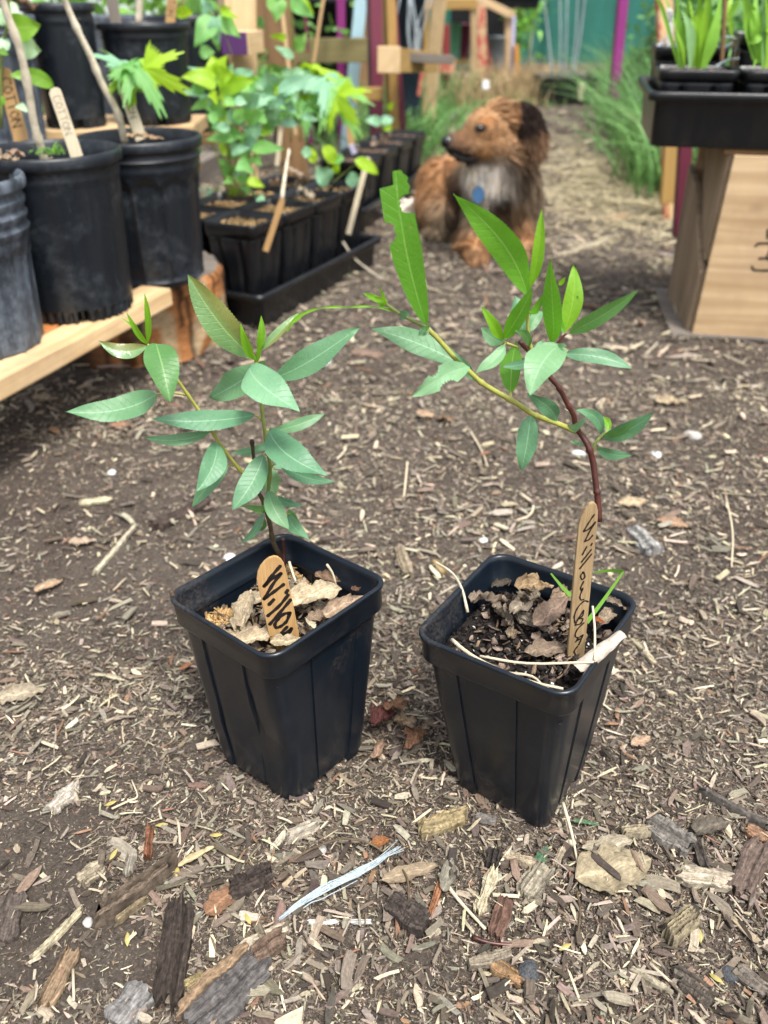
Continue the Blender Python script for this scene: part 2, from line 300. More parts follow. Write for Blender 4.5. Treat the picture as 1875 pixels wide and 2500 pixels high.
MT = dict(
 pot=m_plastic('new black plastic', (.0042, .0078, .0135), .30, .13, (.085, .10, .12), 24, .02, .45, .53, .30),
 oldpot=m_plastic('weathered black plastic', (.0058, .0085, .0125), .36, .42, (.13, .15, .17), 18, .04, .4, .50),
 greypot=m_plastic('faded grey plastic', (.022, .028, .038), .42, .6, (.20, .24, .29), 14, .4, .45, .42),
 tray=m_plastic('tray plastic', (.0055, .0068, .0090), .30, .25, (.09, .075, .06), 30, .04, .45, .50),
 stick=m_wood('stick wood', (.46, .29, .12), (.34, .19, .07), (.20, .10, .03), .6, 6.0, .35),
 stickold=m_wood('aged stick wood', (.38, .27, .14), (.25, .165, .08), (.13, .08, .035), .75, 6.0, .7),
 stickpale=m_wood('pale stick wood', (.66, .58, .42), (.52, .44, .30), (.40, .33, .22), .7, 4.0, .4),
 pine=m_wood('pine board', (.72, .52, .29), (.58, .38, .18), (.34, .20, .08), .7, 1.0, .4, .3),
 palepine=m_wood('pale pine board', (.66, .49, .28), (.54, .37, .19), (.48, .31, .14), .7, 1.0, .35),
 brownwood=m_wood('brown board', (.26, .15, .065), (.18, .10, .04), (.11, .06, .025), .75, 1.0, .5),
 olive=m_wood('olive board', (.20, .17, .065), (.15, .125, .045), (.09, .075, .03), .75, 1.0, .5),
 ochre=m_wood('ochre board', (.42, .26, .08), (.32, .19, .05), (.2, .11, .03), .7, 1.0, .4),
 greywood=m_wood('grey weathered board', (.21, .18, .15), (.13, .11, .09), (.07, .06, .05), .85, 1.0, .6),
 ply=m_wood('crate plywood', (.58, .42, .25), (.46, .31, .165), (.33, .21, .10), .65, .5, .8, .38),
 crateside=m_wood('crate side board', (.38, .28, .18), (.26, .18, .11), (.13, .09, .055), .8, 1.0, .75),
 orangeply=m_wood('orange board', (.62, .25, .08), (.52, .18, .05), (.35, .14, .04), .6, .6, .5),
 maroon=m_paint('maroon paint', (.16, .028, .055), (.42, .26, .18), .72), purple=m_paint('purple paint', (.09, .025, .13), (.5, .36, .2), .75),
 magenta=m_paint('magenta paint', (.26, .022, .18), (.42, .26, .18), .72), blue=m_paint('light blue paint', (.42, .62, .70), (.42, .36, .28), .76),
 red=m_paint('red paint', (.42, .05, .045), (.62, .36, .22), .56), darkred=m_paint('dark red paint', (.20, .022, .02), (.42, .26, .18), .74),
 coral=m_paint('worn coral paint', (.50, .09, .07), (.68, .46, .26), .47), lilac=m_paint('lilac paint', (.50, .48, .66), (.4, .3, .2), .7), orange=m_paint('orange paint', (.60, .26, .04), (.5, .36, .2), .7),
 bark=m_plain('bark', (.11, .075, .05), .95, .2, .7, 45, .9, (.03, .022, .016)),
 ink=m_plain('marker ink', (.012, .008, .008), .5, .4, .3, 800, 0), fadedink=m_plain('faded ink', (.10, .09, .085), .7, .2, .5, 900, 0),
 bchip=m_attr('coarse bark', .9, .62, 260, 0, .9, .2), chip=m_attr('wood chip', .85, .38, 500), straw=m_attr('straw', .7, .2, 300, .15, .1), fur=m_attr('fur', .75, .12, 60, .1, 0, .25),
 blade=m_attr('grass blade', .5, .12, 60, .3, 0, .4), dleaf=m_attr('dry leaf', .8, .38, 260, .12, .6, .25),
 leafy=m_attr('foliage', .5, .15, 40, .35, 0, .4), soil=m_attr('potting soil', .9, .4, 900, 0, .8, .3),
 stem=m_plain('green stem', (.20, .26, .06), .45, .5, .3, 120, .2, (.13, .16, .04)), stem2=m_plain('yellow stem', (.36, .38, .08), .4, .5, .3, 120, .2, (.26, .24, .05)),
 redstem=m_plain('red brown stem', (.085, .020, .014), .35, .6, .4, 160, .3, (.035, .012, .01)), brownstem=m_plain('brown stem', (.12, .085, .045), .6, .4, .5, 200, .4, (.05, .035, .02)),
 cane=m_plain('pale cane bark', (.66, .60, .47), .8, .3, .5, 90, .4, (.40, .34, .24)),
 w_glauc=m_leaf('willow leaf', (.092, .225, .118), (.070, .185, .10), (.22, .40, .23), .46, .16, (.2, .45, .08), 12, .8),
 w_pale=m_leaf('pale willow leaf', (.16, .33, .18), (.12, .27, .15), (.27, .44, .28), .46, .18, (.25, .5, .1), 11, .4),
 w_blush=m_leaf('shiny young leaf', (.11, .23, .10), (.09, .19, .08), (.30, .42, .14), .28, .15, None, 13, .8, .8, (.19, .17, .035)),
 w_mid=m_leaf('green leaf', (.07, .20, .06), (.055, .16, .05), (.22, .40, .14), .42, .25, None, 13, .5),
 w_young=m_leaf('young leaf', (.16, .38, .02), (.12, .30, .02), (.32, .52, .08), .42, .38, (.35, .68, .01), 10, .3),
 w_bright=m_leaf('backlit leaf', (.11, .31, .03), (.085, .25, .02), (.34, .58, .14), .42, .38, (.16, .5, .01), 15, .6),
 mintt=m_leaf('mint leaf', (.17, .42, .11), (.12, .33, .09), (.30, .50, .25), .5, .35, (.3, .65, .04), 7, .5),  # mint and lime leaf colours raised to stand in for brighter light
 mintg=m_leaf('grey mint leaf', (.20, .42, .28), (.15, .34, .22), (.35, .55, .35), .5, .25, None, 7, .4),
 lime=m_leaf('lime leaf', (.30, .52, .02), (.22, .42, .02), (.45, .65, .1), .5, .4, (.5, .8, .02), 7, .4),
 pond=m_leaf('cottonwood leaf', (.16, .36, .03), (.12, .28, .03), (.35, .5, .1), .4, .35, None, 6, .5), pondp=m_leaf('pale cottonwood leaf', (.42, .66, .45), (.36, .58, .40), (.55, .75, .55), .5, .3, None, 6, .2),
 tagblue=m_plain('blue tag', (.06, .16, .32), .35, .6, .3, 300, .1), nose=m_plain('dark nose', (.012, .012, .014), .25, .6, .3, 200, .5),
 white=m_plain('white plastic', (.58, .59, .57), .5, .4, .15, 60, .05), stone=m_plain('pale stone', (.42, .41, .38), .6, .4, .3, 200, .3), darkstone=m_plain('dark stone', (.030, .032, .036), .75, .3, .6, 900, .8, (.10, .105, .11)),
 plastrip=m_plain('bluish plastic strand', (.26, .33, .36), .4, .5, .4, 500, .5, (.42, .48, .50)),
 greenwall=m_plain('dark green sheet', (.018, .140, .108), .5, .45, .25, 3, 0), whitesheet=m_plain('white sheet', (.72, .76, .78), .6, .3, .3, 8, .2, (.35, .45, .38)),
 greenbucket=m_plain('pale green plastic', (.14, .42, .24), .5, .4, .2, 20, 0), greytub=m_plain('pale grey tub', (.36, .42, .46), .5, .4, .35, 14, .2), darkcloth=m_plain('dark blue tub', (.02, .035, .055), .7, .3, .3, 12, .3),
 black=m_plain('matte black', (.012, .012, .013), .8, .2, .4, 30, .2), hull=m_attr('rice hulls', .7, .3, 500),
)

# ------------------------------------------------------------ ground
def hgt(x, y):
    x = np.asarray(x, float); y = np.asarray(y, float)
    h = .0035 * np.sin(7.3 * x + 2.1 * np.sin(5 * y)) + .003 * np.sin(11.7 * y + 3 * np.sin(6.1 * x + 1)) + .0014 * np.sin(31 * x + 17 * y) + .0012 * np.sin(43 * y - 23 * x + 2)
    d = np.minimum(np.hypot(x + .064, y - .44), np.hypot(x - .10, y - .42)); k = np.clip((d - .04) / .05, 0.15, 1)
    h = h * k + .0012 * (1 - k)
    h = h + .03 * np.clip((np.abs(x - .2) - .9) / 1.5, 0, 1)
    return h * np.clip((40 - y) / 30, 0, 1)
def axis(a, b, n, far, m):
    core = np.linspace(a, b, n); g = np.geomspace(.02, far, m)
    return np.concatenate([(a - g)[::-1], core, b + g])
gx = axis(-1.3, 1.5, 420, 90, 26); gyy = axis(-.2, 2.4, 420, 120, 30)
X, Y = np.meshgrid(gx, gyy, indexing='xy'); Z = hgt(X, Y) + rng.normal(0, .0006, X.shape) * (np.abs(X) < 1.3) * (Y < 2.4)
nx, ny = len(gx), len(gyy); idx = np.arange(nx * ny).reshape(ny, nx)
gf = np.stack([idx[:-1, :-1], idx[:-1, 1:], idx[1:, 1:], idx[1:, :-1]], -1).reshape(-1, 4)
gm, t, b = mat('mulchy earth'); ob = coords(t)
n1 = noisef(t, ob, 3.2, 5, .6); n2 = noisef(t, ob, 420, 8, .8); n3 = noisef(t, ob, 28, 5, .65)
c = ramp(t, n2, [(.3, (.040, .033, .027)), (.5, (.112, .092, .075)), (.66, (.21, .176, .145)), (.76, (.33, .28, .225))])
c = mixc(t, ramp(t, n1, [(.42, 0.0), (.62, .55)]), c, (.045, .032, .026)); c = mixc(t, ramp(t, n3, [(.5, 0.0), (.7, .4)]), c, (.14, .112, .086))
t.links.new(c, b.inputs['Base Color']); b.inputs['Roughness'].default_value = .95; b.inputs['Specular IOR Level'].default_value = .2
bump(t, b, math_(t, 'ADD', n2, math_(t, 'MULTIPLY', n3, .8)), .9, .004)
g = raw('ground', np.stack([X, Y, Z], -1).reshape(-1, 3), gf, np.zeros((nx * ny, 2)), np.ones((nx * ny, 3)), gm, None, True, (0, 0, 0)); tag(g, kind='structure')

PAL = np.array([(.040, .032, .026), (.078, .062, .050), (.125, .104, .084), (.178, .152, .124), (.235, .204, .166), (.33, .285, .22), (.39, .34, .25), (.46, .41, .305), (.19, .11, .072), (.145, .108, .084)])
def pal(n, p): 
    p = np.array(p, float); p /= p.sum(); c = PAL[rng.choice(len(PAL), n, p=p)]; return c * V(1.18, 1.16, 1.10) * rng.uniform(.7, 1.3, (n, 1)) * (1 + rng.normal(0, .04, (n, 3)))
def scat(n, x0, x1, y0, y1, clump=.45):
    x = rng.uniform(x0, x1, n); y = rng.uniform(y0, y1, n)
    ok = np.ones(n, bool)
    for (cx, cy, a) in ((-.0637, .4466, .0528), (.1007, .4237, .1677)):
        dx, dy = x - cx, y - cy; an = a + math.pi / 4; u = dx * math.cos(an) + dy * math.sin(an); v = -dx * math.sin(an) + dy * math.cos(an)
        ok &= ~((np.abs(u) < .0305) & (np.abs(v) < .0305))
    f = .5 + .5 * np.sin(9 * x + 3 * np.sin(8 * y) + 1) * np.sin(7 * y + 2 * np.sin(11 * x)); f = clump + (1 - clump) * f
    if clump < .9: f = f * np.where((x < -.16 + .04 * np.sin(30 * y)) & (y > .27) & (y < .40), .2, 1); f = f * np.where((x < -.05 + .1 * np.sin(5 * y)) & (y > .56) & (y < .95), .5, 1)
    ok &= rng.random(n) < f
    return x[ok], y[ok]
litter = []
PL = (6, 8, 7, 5, 3, 1.9, 1.2, .8, .6, 3.5)
for x0, x1 in ((.5, 1.2), (-1.2, -.5)):
    x, y = scat(30000, x0, x1, .2, 1.15, .8); s = rng.uniform(.001, .004, len(x)); litter.append(bits(np.stack([x, y, hgt(x, y) + s * .15], 1), s, pal(len(x), PL)))
for (n, x0, x1, y0, y1, s0, s1) in ((230000, -.5, .5, .16, .60, .0006, .0026), (130000, -.45, .45, .16, .42, .0004, .0014), (120000, -.75, .75, .60, 1.15, .0010, .0038), (80000, -1.1, 1.3, 1.15, 2.4, .002, .0065), (30000, -1.6, 2.4, 2.4, 6.5, .004, .012)):
    x, y = scat(n, x0, x1, y0, y1, .8); z = hgt(x, y); s = s0 * (s1 / s0) ** (rng.random(len(x)) ** 1.3)
    litter.append(bits(np.stack([x, y, z + s * .15 + rng.random(len(x)) * .0006], 1), s, pal(len(x), (6, 8, 7, 5, 3, 1.9, 1.2, .8, .6, 3.5))))
deb = batch('fine_litter', litter, MT['chip']); tag(deb, 'fine brown crumbs and splinters covering the earth path', 'litter', kind='stuff')
def chipset(n, x0, x1, y0, y1, l0, l1, p, asp=(.10, .42), lift=.001, cl=.45, pw=1.7):
    x, y = scat(n, x0, x1, y0, y1, cl); n = len(x); L = l0 * (l1 / l0) ** (rng.random(n) ** pw); W = L * rng.uniform(*asp, n); T = np.minimum(W * .5, .0028) * rng.uniform(.4, 1, n)
    return chips(np.stack([x, y, hgt(x, y) + lift + T * .5 + rng.random(n) * lift], 1), L, W, T, rng.random(n) * 6.28, rng.normal(0, .16, n), rng.normal(0, .35, n), pal(n, p))
P1 = (4, 7, 9, 8, 6, 3, 1.3, .5, .7, 4.5); P2 = (2, 5, 8, 8, 6.5, 4.2, 2.2, .9, .8, 3.5); PS = (0, 0, 0, 1, 2, 3.2, 3.4, 2, .6, 0)
ch = [chipset(5000, .5, 1.2, .2, 1.15, .005, .02, P2), chipset(5000, -1.2, -.5, .2, 1.15, .005, .02, P2), chipset(30000, -.5, .5, .16, .62, .0025, .0095, P1, cl=.6, pw=2.1), chipset(7500, -.5, .5, .16, .62, .005, .017, P1, (.10, .36), .0018, .5, 2.0), chipset(2600, -.5, .5, .16, .6, .005, .020, PS, (.05, .14), .003, .5), 
      chipset(800, -.4, .5, .16, .36, .010, .026, (5, 8, 9, 7, 5, 1.6, 0, 0, .7, 4), (.10, .38), .0022, .5), chipset(7500, -.5, .5, .16, .62, .003, .012, (1, 2, 3, 3, 3, 3, 2.4, 1.2, .6, 1), (.05, .16), .002, .6),
      chipset(15000, -.75, .75, .60, 1.15, .0035, .011, P2, cl=.5), chipset(2200, -.75, .75, .60, 1.15, .008, .026, P2, (.12, .4), .003, .3, 2.2), chipset(4200, -.75, .75, .60, 1.15, .006, .026, PS, (.04, .14), .003, .35),
      chipset(14000, -1.1, 1.4, 1.15, 2.6, .006, .022, P2, (.12, .5), .003), chipset(4500, -.8, 1.4, 1.2, 3, .012, .055, PS, (.04, .12), .004), chipset(9000, -1.5, 2.5, 2.6, 6.5, .015, .05, P2, (.1, .4), .004)]
o = batch('wood_chip_mulch', ch, MT['chip']); tag(o, 'brown and grey shredded wood chip mulch lying over the path', 'mulch', kind='stuff')
# straw mulch beside the path, beyond the dog
def strawset(n, cx, cy, sx, sy, L, colr):
    x = rng.normal(cx, sx, n); y = rng.normal(cy, sy, n); P = np.stack([x, y, hgt(x, y) + rng.random(n) * .012], 1)
    a = rng.random(n) * 6.28; D = np.stack([np.cos(a), np.sin(a), rng.normal(.05, .12, n)], 1)
    c = np.array(colr) * rng.uniform(.6, 1.15, (n, 1)); b_ = rng.normal(0, .12, (n, 3)); b_[:, 2] -= .08
    return blades(P, D, rng.uniform(.5, 1, n) * L, rng.uniform(.0015, .0035, n), b_, c, side=np.cross(D, [0, 0, 1.]) + rng.normal(0, .3, (n, 3)), seg=3, tip=.8)
st = [strawset(2600, .78, 2.75, .16, .4, .09, (.58, .50, .30)), strawset(1500, .62, 2.35, .12, .2, .07, (.56, .48, .30)), strawset(1600, .62, 3.2, .22, .5, .09, (.46, .40, .28)), strawset(900, .6, 4.2, .3, .6, .1, (.40, .34, .24)), strawset(500, .1, 3.0, .15, .4, .07, (.45, .38, .26))]
o = batch('straw_mulch', st, MT['straw']); tag(o, 'pale yellow straw strewn along the path behind the dog', 'straw', kind='stuff')

# ------------------------------------------------------------ the two square pots
POT1 = dict(c=V(-.0637, .4466, 0), a=.0528, t=(-.0494, .034)); POT2 = dict(c=V(.1007, .4237, 0), a=.1677, t=(-.0592, -.0102))
PW, PB, PH = .1065, .0695, .1520
def potT(P):
    z = nrm(V(P['t'][0], P['t'][1], 1)); an = P['a'] + math.pi / 4; x = V(math.cos(an), math.sin(an), 0); x = nrm(x - z * np.dot(x, z)); y = np.cross(z, x)
    Mx = np.stack([x, y, z], 1); return lambda q: P['c'] + np.asarray(q, float) @ Mx.T
def ring(half, cr, z, g=0, notch=0, nc=5):
    out = []; ss = [-.86, -.70, -.50, -.485, -.375, -.36, -.2, 0, .2, .36, .375, .485, .50, .70, .86]
    for k in range(4):
        c, s = math.cos(k * math.pi / 2), math.sin(k * math.pi / 2); pts = []
        for v in ss:
            lim = (half - cr); x = max(-lim, min(lim, v * half)); d = g if .37 < abs(v) < .49 else 0
            zz = z + (notch if abs(v) < .49 else 0); pts.append((half - d, x, zz))
        for j in range(1, nc + 1):
            an = (math.pi / 2) * j / (nc + 1); pts.append((half - cr + cr * math.cos(an), half - cr + cr * math.sin(an), z))
        out += [(x * c - y * s, x * s + y * c, zz) for x, y, zz in pts]
    return out
def loft(m, rings, T, cap0=True, cap1=False, dent=None):
    n = len(rings[0]); v = np.array([p for r in rings for p in r])
    if dent is not None: v = dent(v)
    f = [[i * n + k, i * n + (k + 1) % n, (i + 1) * n + (k + 1) % n, (i + 1) * n + k] for i in range(len(rings) - 1) for k in range(n)]
    if cap0: f.append(list(range(n))[::-1])
    if cap1: f.append([(len(rings) - 1) * n + k for k in range(n)])
    m.add(T(v), f)
def square_pot(P, label, dent=None):
    T = potT(P); root = empty('square_pot', P['c'], label, 'plant pot', 'square black nursery pots on the path')
    hb, ht = PB / 2, PW / 2 - .0022; zr = PH - .0165
    def h(z): return hb + (ht - hb) * (z / PH) ** .92
    m = M(); zs = [0, .0015, .012, .03, .05, .07, .09, .11, .125, zr - .004, zr]; R_ = []
    for i, z in enumerate(zs):
        gd = .0021 * min(1, z / .01) * (1 if z < zr - .005 else (.6 if z < zr else 0)); R_.append(ring(h(z) - (.0015 if i == 0 else 0), .009 + .003 * z / PH, z, gd if i < len(zs) - 1 else 0, .007 * max(0, 1 - z / .02)))
    inner = [ring(h(z) - .0013, .009, z, 0) for z in (zr, .11, .07, .02, .008)]
    loft(m, R_, T, cap0=False, dent=dent); loft(m, [[p for p in r] for r in inner], T, cap0=False, cap1=True, dent=dent)
    # base plate between the feet
    loft(m, [ring(h(.008) - .002, .009, .0085, 0), ring(.004, .001, .0085, 0)], T, cap0=False, cap1=True, dent=dent)
    m.build('pot_body', MT['pot'], root, sharp=28)
    m = M(); hr = PW / 2
    rr = [ring(h(zr) + .0001, .012, zr - .0035, 0), ring(hr - .0010, .0125, zr - .0035), ring(hr - .0006, .0125, zr - .002), ring(hr - .0004, .0125, PH - .004), ring(hr + .0006, .0130, PH - .0028), ring(hr + .0008, .0130, PH - .0012), ring(hr + .0002, .0130, PH),
          ring(hr - .0012, .0122, PH + .0003), ring(hr - .0024, .0115, PH - .0008), ring(hr - .0032, .0112, PH - .004), ring(hr - .0040, .011, PH - .014), ring(hr - .0058, .010, zr + .0005), ring(hr - .0066, .010, zr - .004)]
    loft(m, rr, T, cap0=False); m.build('rim', MT['pot'], root)
    return root, T
def dent1(v):   # crushed lower left flank of the first pot
    v = v.copy(); d = np.array([-.7071, .7071]) # local direction, filled below
    # in local axes the photo's left corner lies towards (-,+) rotated frame
    k = v[:, 0] * DL[0] + v[:, 1] * DL[1]; s = v[:, 0] * DS[0] + v[:, 1] * DS[1]
    zf = np.clip((.135 - v[:, 2]) / .135, 0, 1); amt = -np.clip((k + .01) / .04, 0, 1) * zf * .0105 + .0008 * np.sin(v[:, 2] * 120 + s * 90) * np.clip(k / .04, 0, 1) * zf
    v[:, 0] -= DL[0] * amt; v[:, 1] -= DL[1] * amt
    face = np.clip(1 - np.abs(k - .012) / .022, 0, 1) * np.clip(1 - np.abs(v[:, 2] - .055) / .04, 0, 1) * (s < 0)
    v[:, 0] -= (DL[0] - DS[0]) * .7 * .007 * face; v[:, 1] -= (DL[1] - DS[1]) * .7 * .007 * face
    return v
an = math.pi - math.pi / 4; DL = (math.cos(an), math.sin(an)); DS = (-math.sin(an) * -1, math.cos(an) * -1)
pot1, T1 = square_pot(POT1, 'left square black plastic pot with a crushed lower side, holding the forked willow', dent1)
pot2, T2 = square_pot(POT2, 'right square black plastic pot with water marked front, holding the red stemmed willow')

def soil_top(T, label, z0, colr, hull, n, seed):
    r = np.random.default_rng(seed); k = 26; hh = .0455; g_ = np.linspace(-hh, hh, k); xx, yy = np.meshgrid(g_, g_)
    def zf(x, y): return z0 + .004 * np.sin(70 * x + seed) * np.cos(60 * y) + .002 * np.sin(190 * x + 130 * y) - .004 * (np.maximum(abs(x), abs(y)) / hh) ** 4
    zz = zf(xx, yy) + r.normal(0, .0007, xx.shape); ii = np.arange(k * k).reshape(k, k); f = np.stack([ii[:-1, :-1], ii[:-1, 1:], ii[1:, 1:], ii[1:, :-1]], -1).reshape(-1, 4)
    v = T(np.stack([xx, yy, zz], -1).reshape(-1, 3)); parts = [(v, f, np.tile(np.array(colr), (k * k, 1)), v[:, :2] * 10)]
    x = r.uniform(-hh, hh, n); y = r.uniform(-hh, hh, n); P = T(np.stack([x, y, zf(x, y) + .0006], 1)); c = np.array(colr) * r.uniform(.4, 2.2, (n, 1))
    wh = r.random(n) < .035; c[wh] = (.5, .5, .48); s = r.uniform(.0006, .0018, n); q = bits(P, s, c); tri = q[1]; parts.append((q[0], np.concatenate([tri, tri[:, 2:3]], 1)[:, [0, 1, 2, 2]], q[2], q[3]))
    # merged with quads: degenerate fourth corner is stripped below
    return parts, zf, T
def soilobj(name, T, label, z0, colr, n, seed, hullspots, root, frag=()):
    parts, zf, T = soil_top(T, label, z0, colr, None, n, seed)
    m = M(); m.add(parts[0][0], parts[0][1].tolist(), parts[0][3], parts[0][2]); m.add(parts[1][0], parts[1][1][:, :3].tolist(), parts[1][3], parts[1][2])
    for (hx, hy, rad, cnt, cc) in hullspots:
        a = rng.random(cnt) * 6.28; rr = rad * np.sqrt(rng.random(cnt)); x = hx + rr * np.cos(a); y = hy + rr * np.sin(a); x = np.clip(x, -.042, .042); y = np.clip(y, -.042, .042)
        P = T(np.stack([x, y, zf(x, y) + .002 + .006 * rng.random(cnt) * (1 - rr / rad)], 1)); L = rng.uniform(.004, .009, cnt)
        q = chips(P, L, L * rng.uniform(.18, .32, cnt), L * .14, rng.random(cnt) * 6.28, rng.normal(0, .4, cnt), rng.normal(0, .8, cnt), np.array(cc) * rng.uniform(.55, 1.3, (cnt, 1)), .45)
        m.add(q[0], q[1].tolist(), q[3], q[2])
    for cnt, lo, hi, cc in frag:
        x = rng.uniform(-.041, .041, cnt); y = rng.uniform(-.041, .041, cnt); L = rng.uniform(lo, hi, cnt)
        q = chips(T(np.stack([x, y, zf(x, y) + .0015 + .003 * rng.random(cnt)], 1)), L, L * rng.uniform(.4, .9, cnt), L * .05, rng.random(cnt) * 6.28, rng.normal(0, .5, cnt), rng.normal(0, .6, cnt), np.array(cc) * rng.uniform(.5, 1.3, (cnt, 1)), .5); m.add(q[0], q[1].tolist(), q[3], q[2])
    o = m.build(name, MT['soil'], None); tag(o, label, 'soil'); o['kind'] = 'stuff'; return zf
# local frame: corner directions in the pots' axes. left corner = (-,+)*..., helper turns a photo pixel into local coords on the soil plane
def loc_at(P, T, px, py, z0):
    p = V(0, 0, z0); n = nrm(T((0, 0, 1)) - T((0, 0, 0))); q = gplane(px, py, T(p), n); o_ = T((0, 0, 0)); e1 = T((1, 0, 0)) - o_; e2 = T((0, 1, 0)) - o_
    return np.dot(q - o_, e1), np.dot(q - o_, e2)
h1 = loc_at(POT1, T1, 505, 1510, .127); h2 = loc_at(POT1, T1, 735, 1385, .128)
zf1 = soilobj('potting_soil', T1, 'dark potting soil topped with golden rice hulls inside the left square pot', .126, (.030, .020, .014), 2600, 3, [(h1[0], h1[1], .017, 260, (.44, .28, .12)), (h2[0], h2[1], .016, 190, (.40, .26, .12)), (0, 0, .04, 120, (.24, .17, .10))], pot1, [(110, .005, .013, (.36, .29, .21)), (160, .003, .008, (.22, .16, .11))])
zf2 = soilobj('potting_soil', T2, 'wet black potting soil with white perlite specks inside the right square pot', .130, (.016, .012, .010), 4200, 5, [(0, 0, .04, 70, (.20, .14, .09)), (.0, -.02, .03, 40, (.05, .035, .028))], pot2, [(60, .004, .011, (.24, .18, .14)), (260, .002, .006, (.035, .028, .024)), (26, .0016, .003, (.62, .62, .58))])

def grid_leaf(nu, nv, wfun, L, W, curl, crumple, seed, lobes=0, foldz=.0, cr_s=1.0):
    v = []; uv = []
    for i in range(nu + 1):
        u = i / nu
        for j in range(nv + 1):
            s = j / nv * 2 - 1; hw = wfun(u, s) * W / 2; x = (u - .5) * L; y = s * hw
            p = Vector((x / L * 3 * cr_s + seed * 3.1, y / L * 3 * cr_s, seed * 1.7)); nz = mnoise.noise(p) + .6 * mnoise.noise(p * 2.3) + .42 * mnoise.noise(p * 5.2) + .22 * mnoise.noise(p * 11) + .10 * abs(((u * 6 - abs(s) * 1.3) % 1) - .5)
            th = curl * (y / (W / 2)) if W else 0
            rad = (W / 2) / curl if abs(curl) > 1e-3 else None
            yy, zz = (rad * math.sin(th), rad * (1 - math.cos(th))) if rad else (y, 0)
            zz += nz * crumple * L + foldz * abs(s) * hw; yy += crumple * L * .6 * mnoise.noise(p * 1.7 + Vector((9, 2, 1))); xx = x + crumple * L * .6 * mnoise.noise(p * 1.6 + Vector((3, 7, 5)))
            v.append((xx, yy, zz)); uv.append((u, j / nv))
    f = [[i * (nv + 1) + j, (i + 1) * (nv + 1) + j, (i + 1) * (nv + 1) + j + 1, i * (nv + 1) + j + 1] for i in range(nu) for j in range(nv)]
    return np.array(v), f, np.array(uv)
def w_ov(u, s): return max(.02, (u ** .6) * ((1 - u) ** .8) * 1.62)
def w_rag(k):
    def f(u, s): return w_ov(u, s) * (1 + .10 * math.sin(u * 17 + k + s) + .05 * math.sin(u * 41 + 2 * k))
    return f
def dead_leaf(center, L, W, yaw, pitch, roll, colr, seed, label, curl=1.0, crumple=.10, cat='dead leaf', group=None, name='dead_leaf', m_='dleaf'):
    v, f, uv = grid_leaf(40, 28, w_rag(seed), L, W, curl, crumple, seed)
    Mx = np.array(Matrix.Rotation(yaw, 3, 'Z') @ Matrix.Rotation(pitch, 3, 'Y') @ Matrix.Rotation(roll, 3, 'X')); v = v @ Mx.T + np.asarray(center, float)
    ed = np.abs(uv[:, 1] * 2 - 1)[:, None]; c = V(*colr) * V(1.0, .99, .86) * (1 - .25 * ed) * rng.uniform(.9, 1.1, (len(v), 1)); vein = (np.abs(uv[:, 1] - .5) < .04)[:, None]; c = np.where(vein, c * 1.35, c)
    m = M(); m.add(v, f, uv * V(6, 2), c); o = m.build(name, MT[m_], None, base=center); tag(o, label, cat, group)
    return o
def inpot(P, T, px, py, z): # world point at soil height z (local) seen at pixel
    n = nrm(T((0, 0, 1)) - T((0, 0, 0))); return gplane(px, py, T((0, 0, z)), n)
GL = 'dead leaves lying in the left square pot'; GR = 'dead leaves lying in the right square pot'
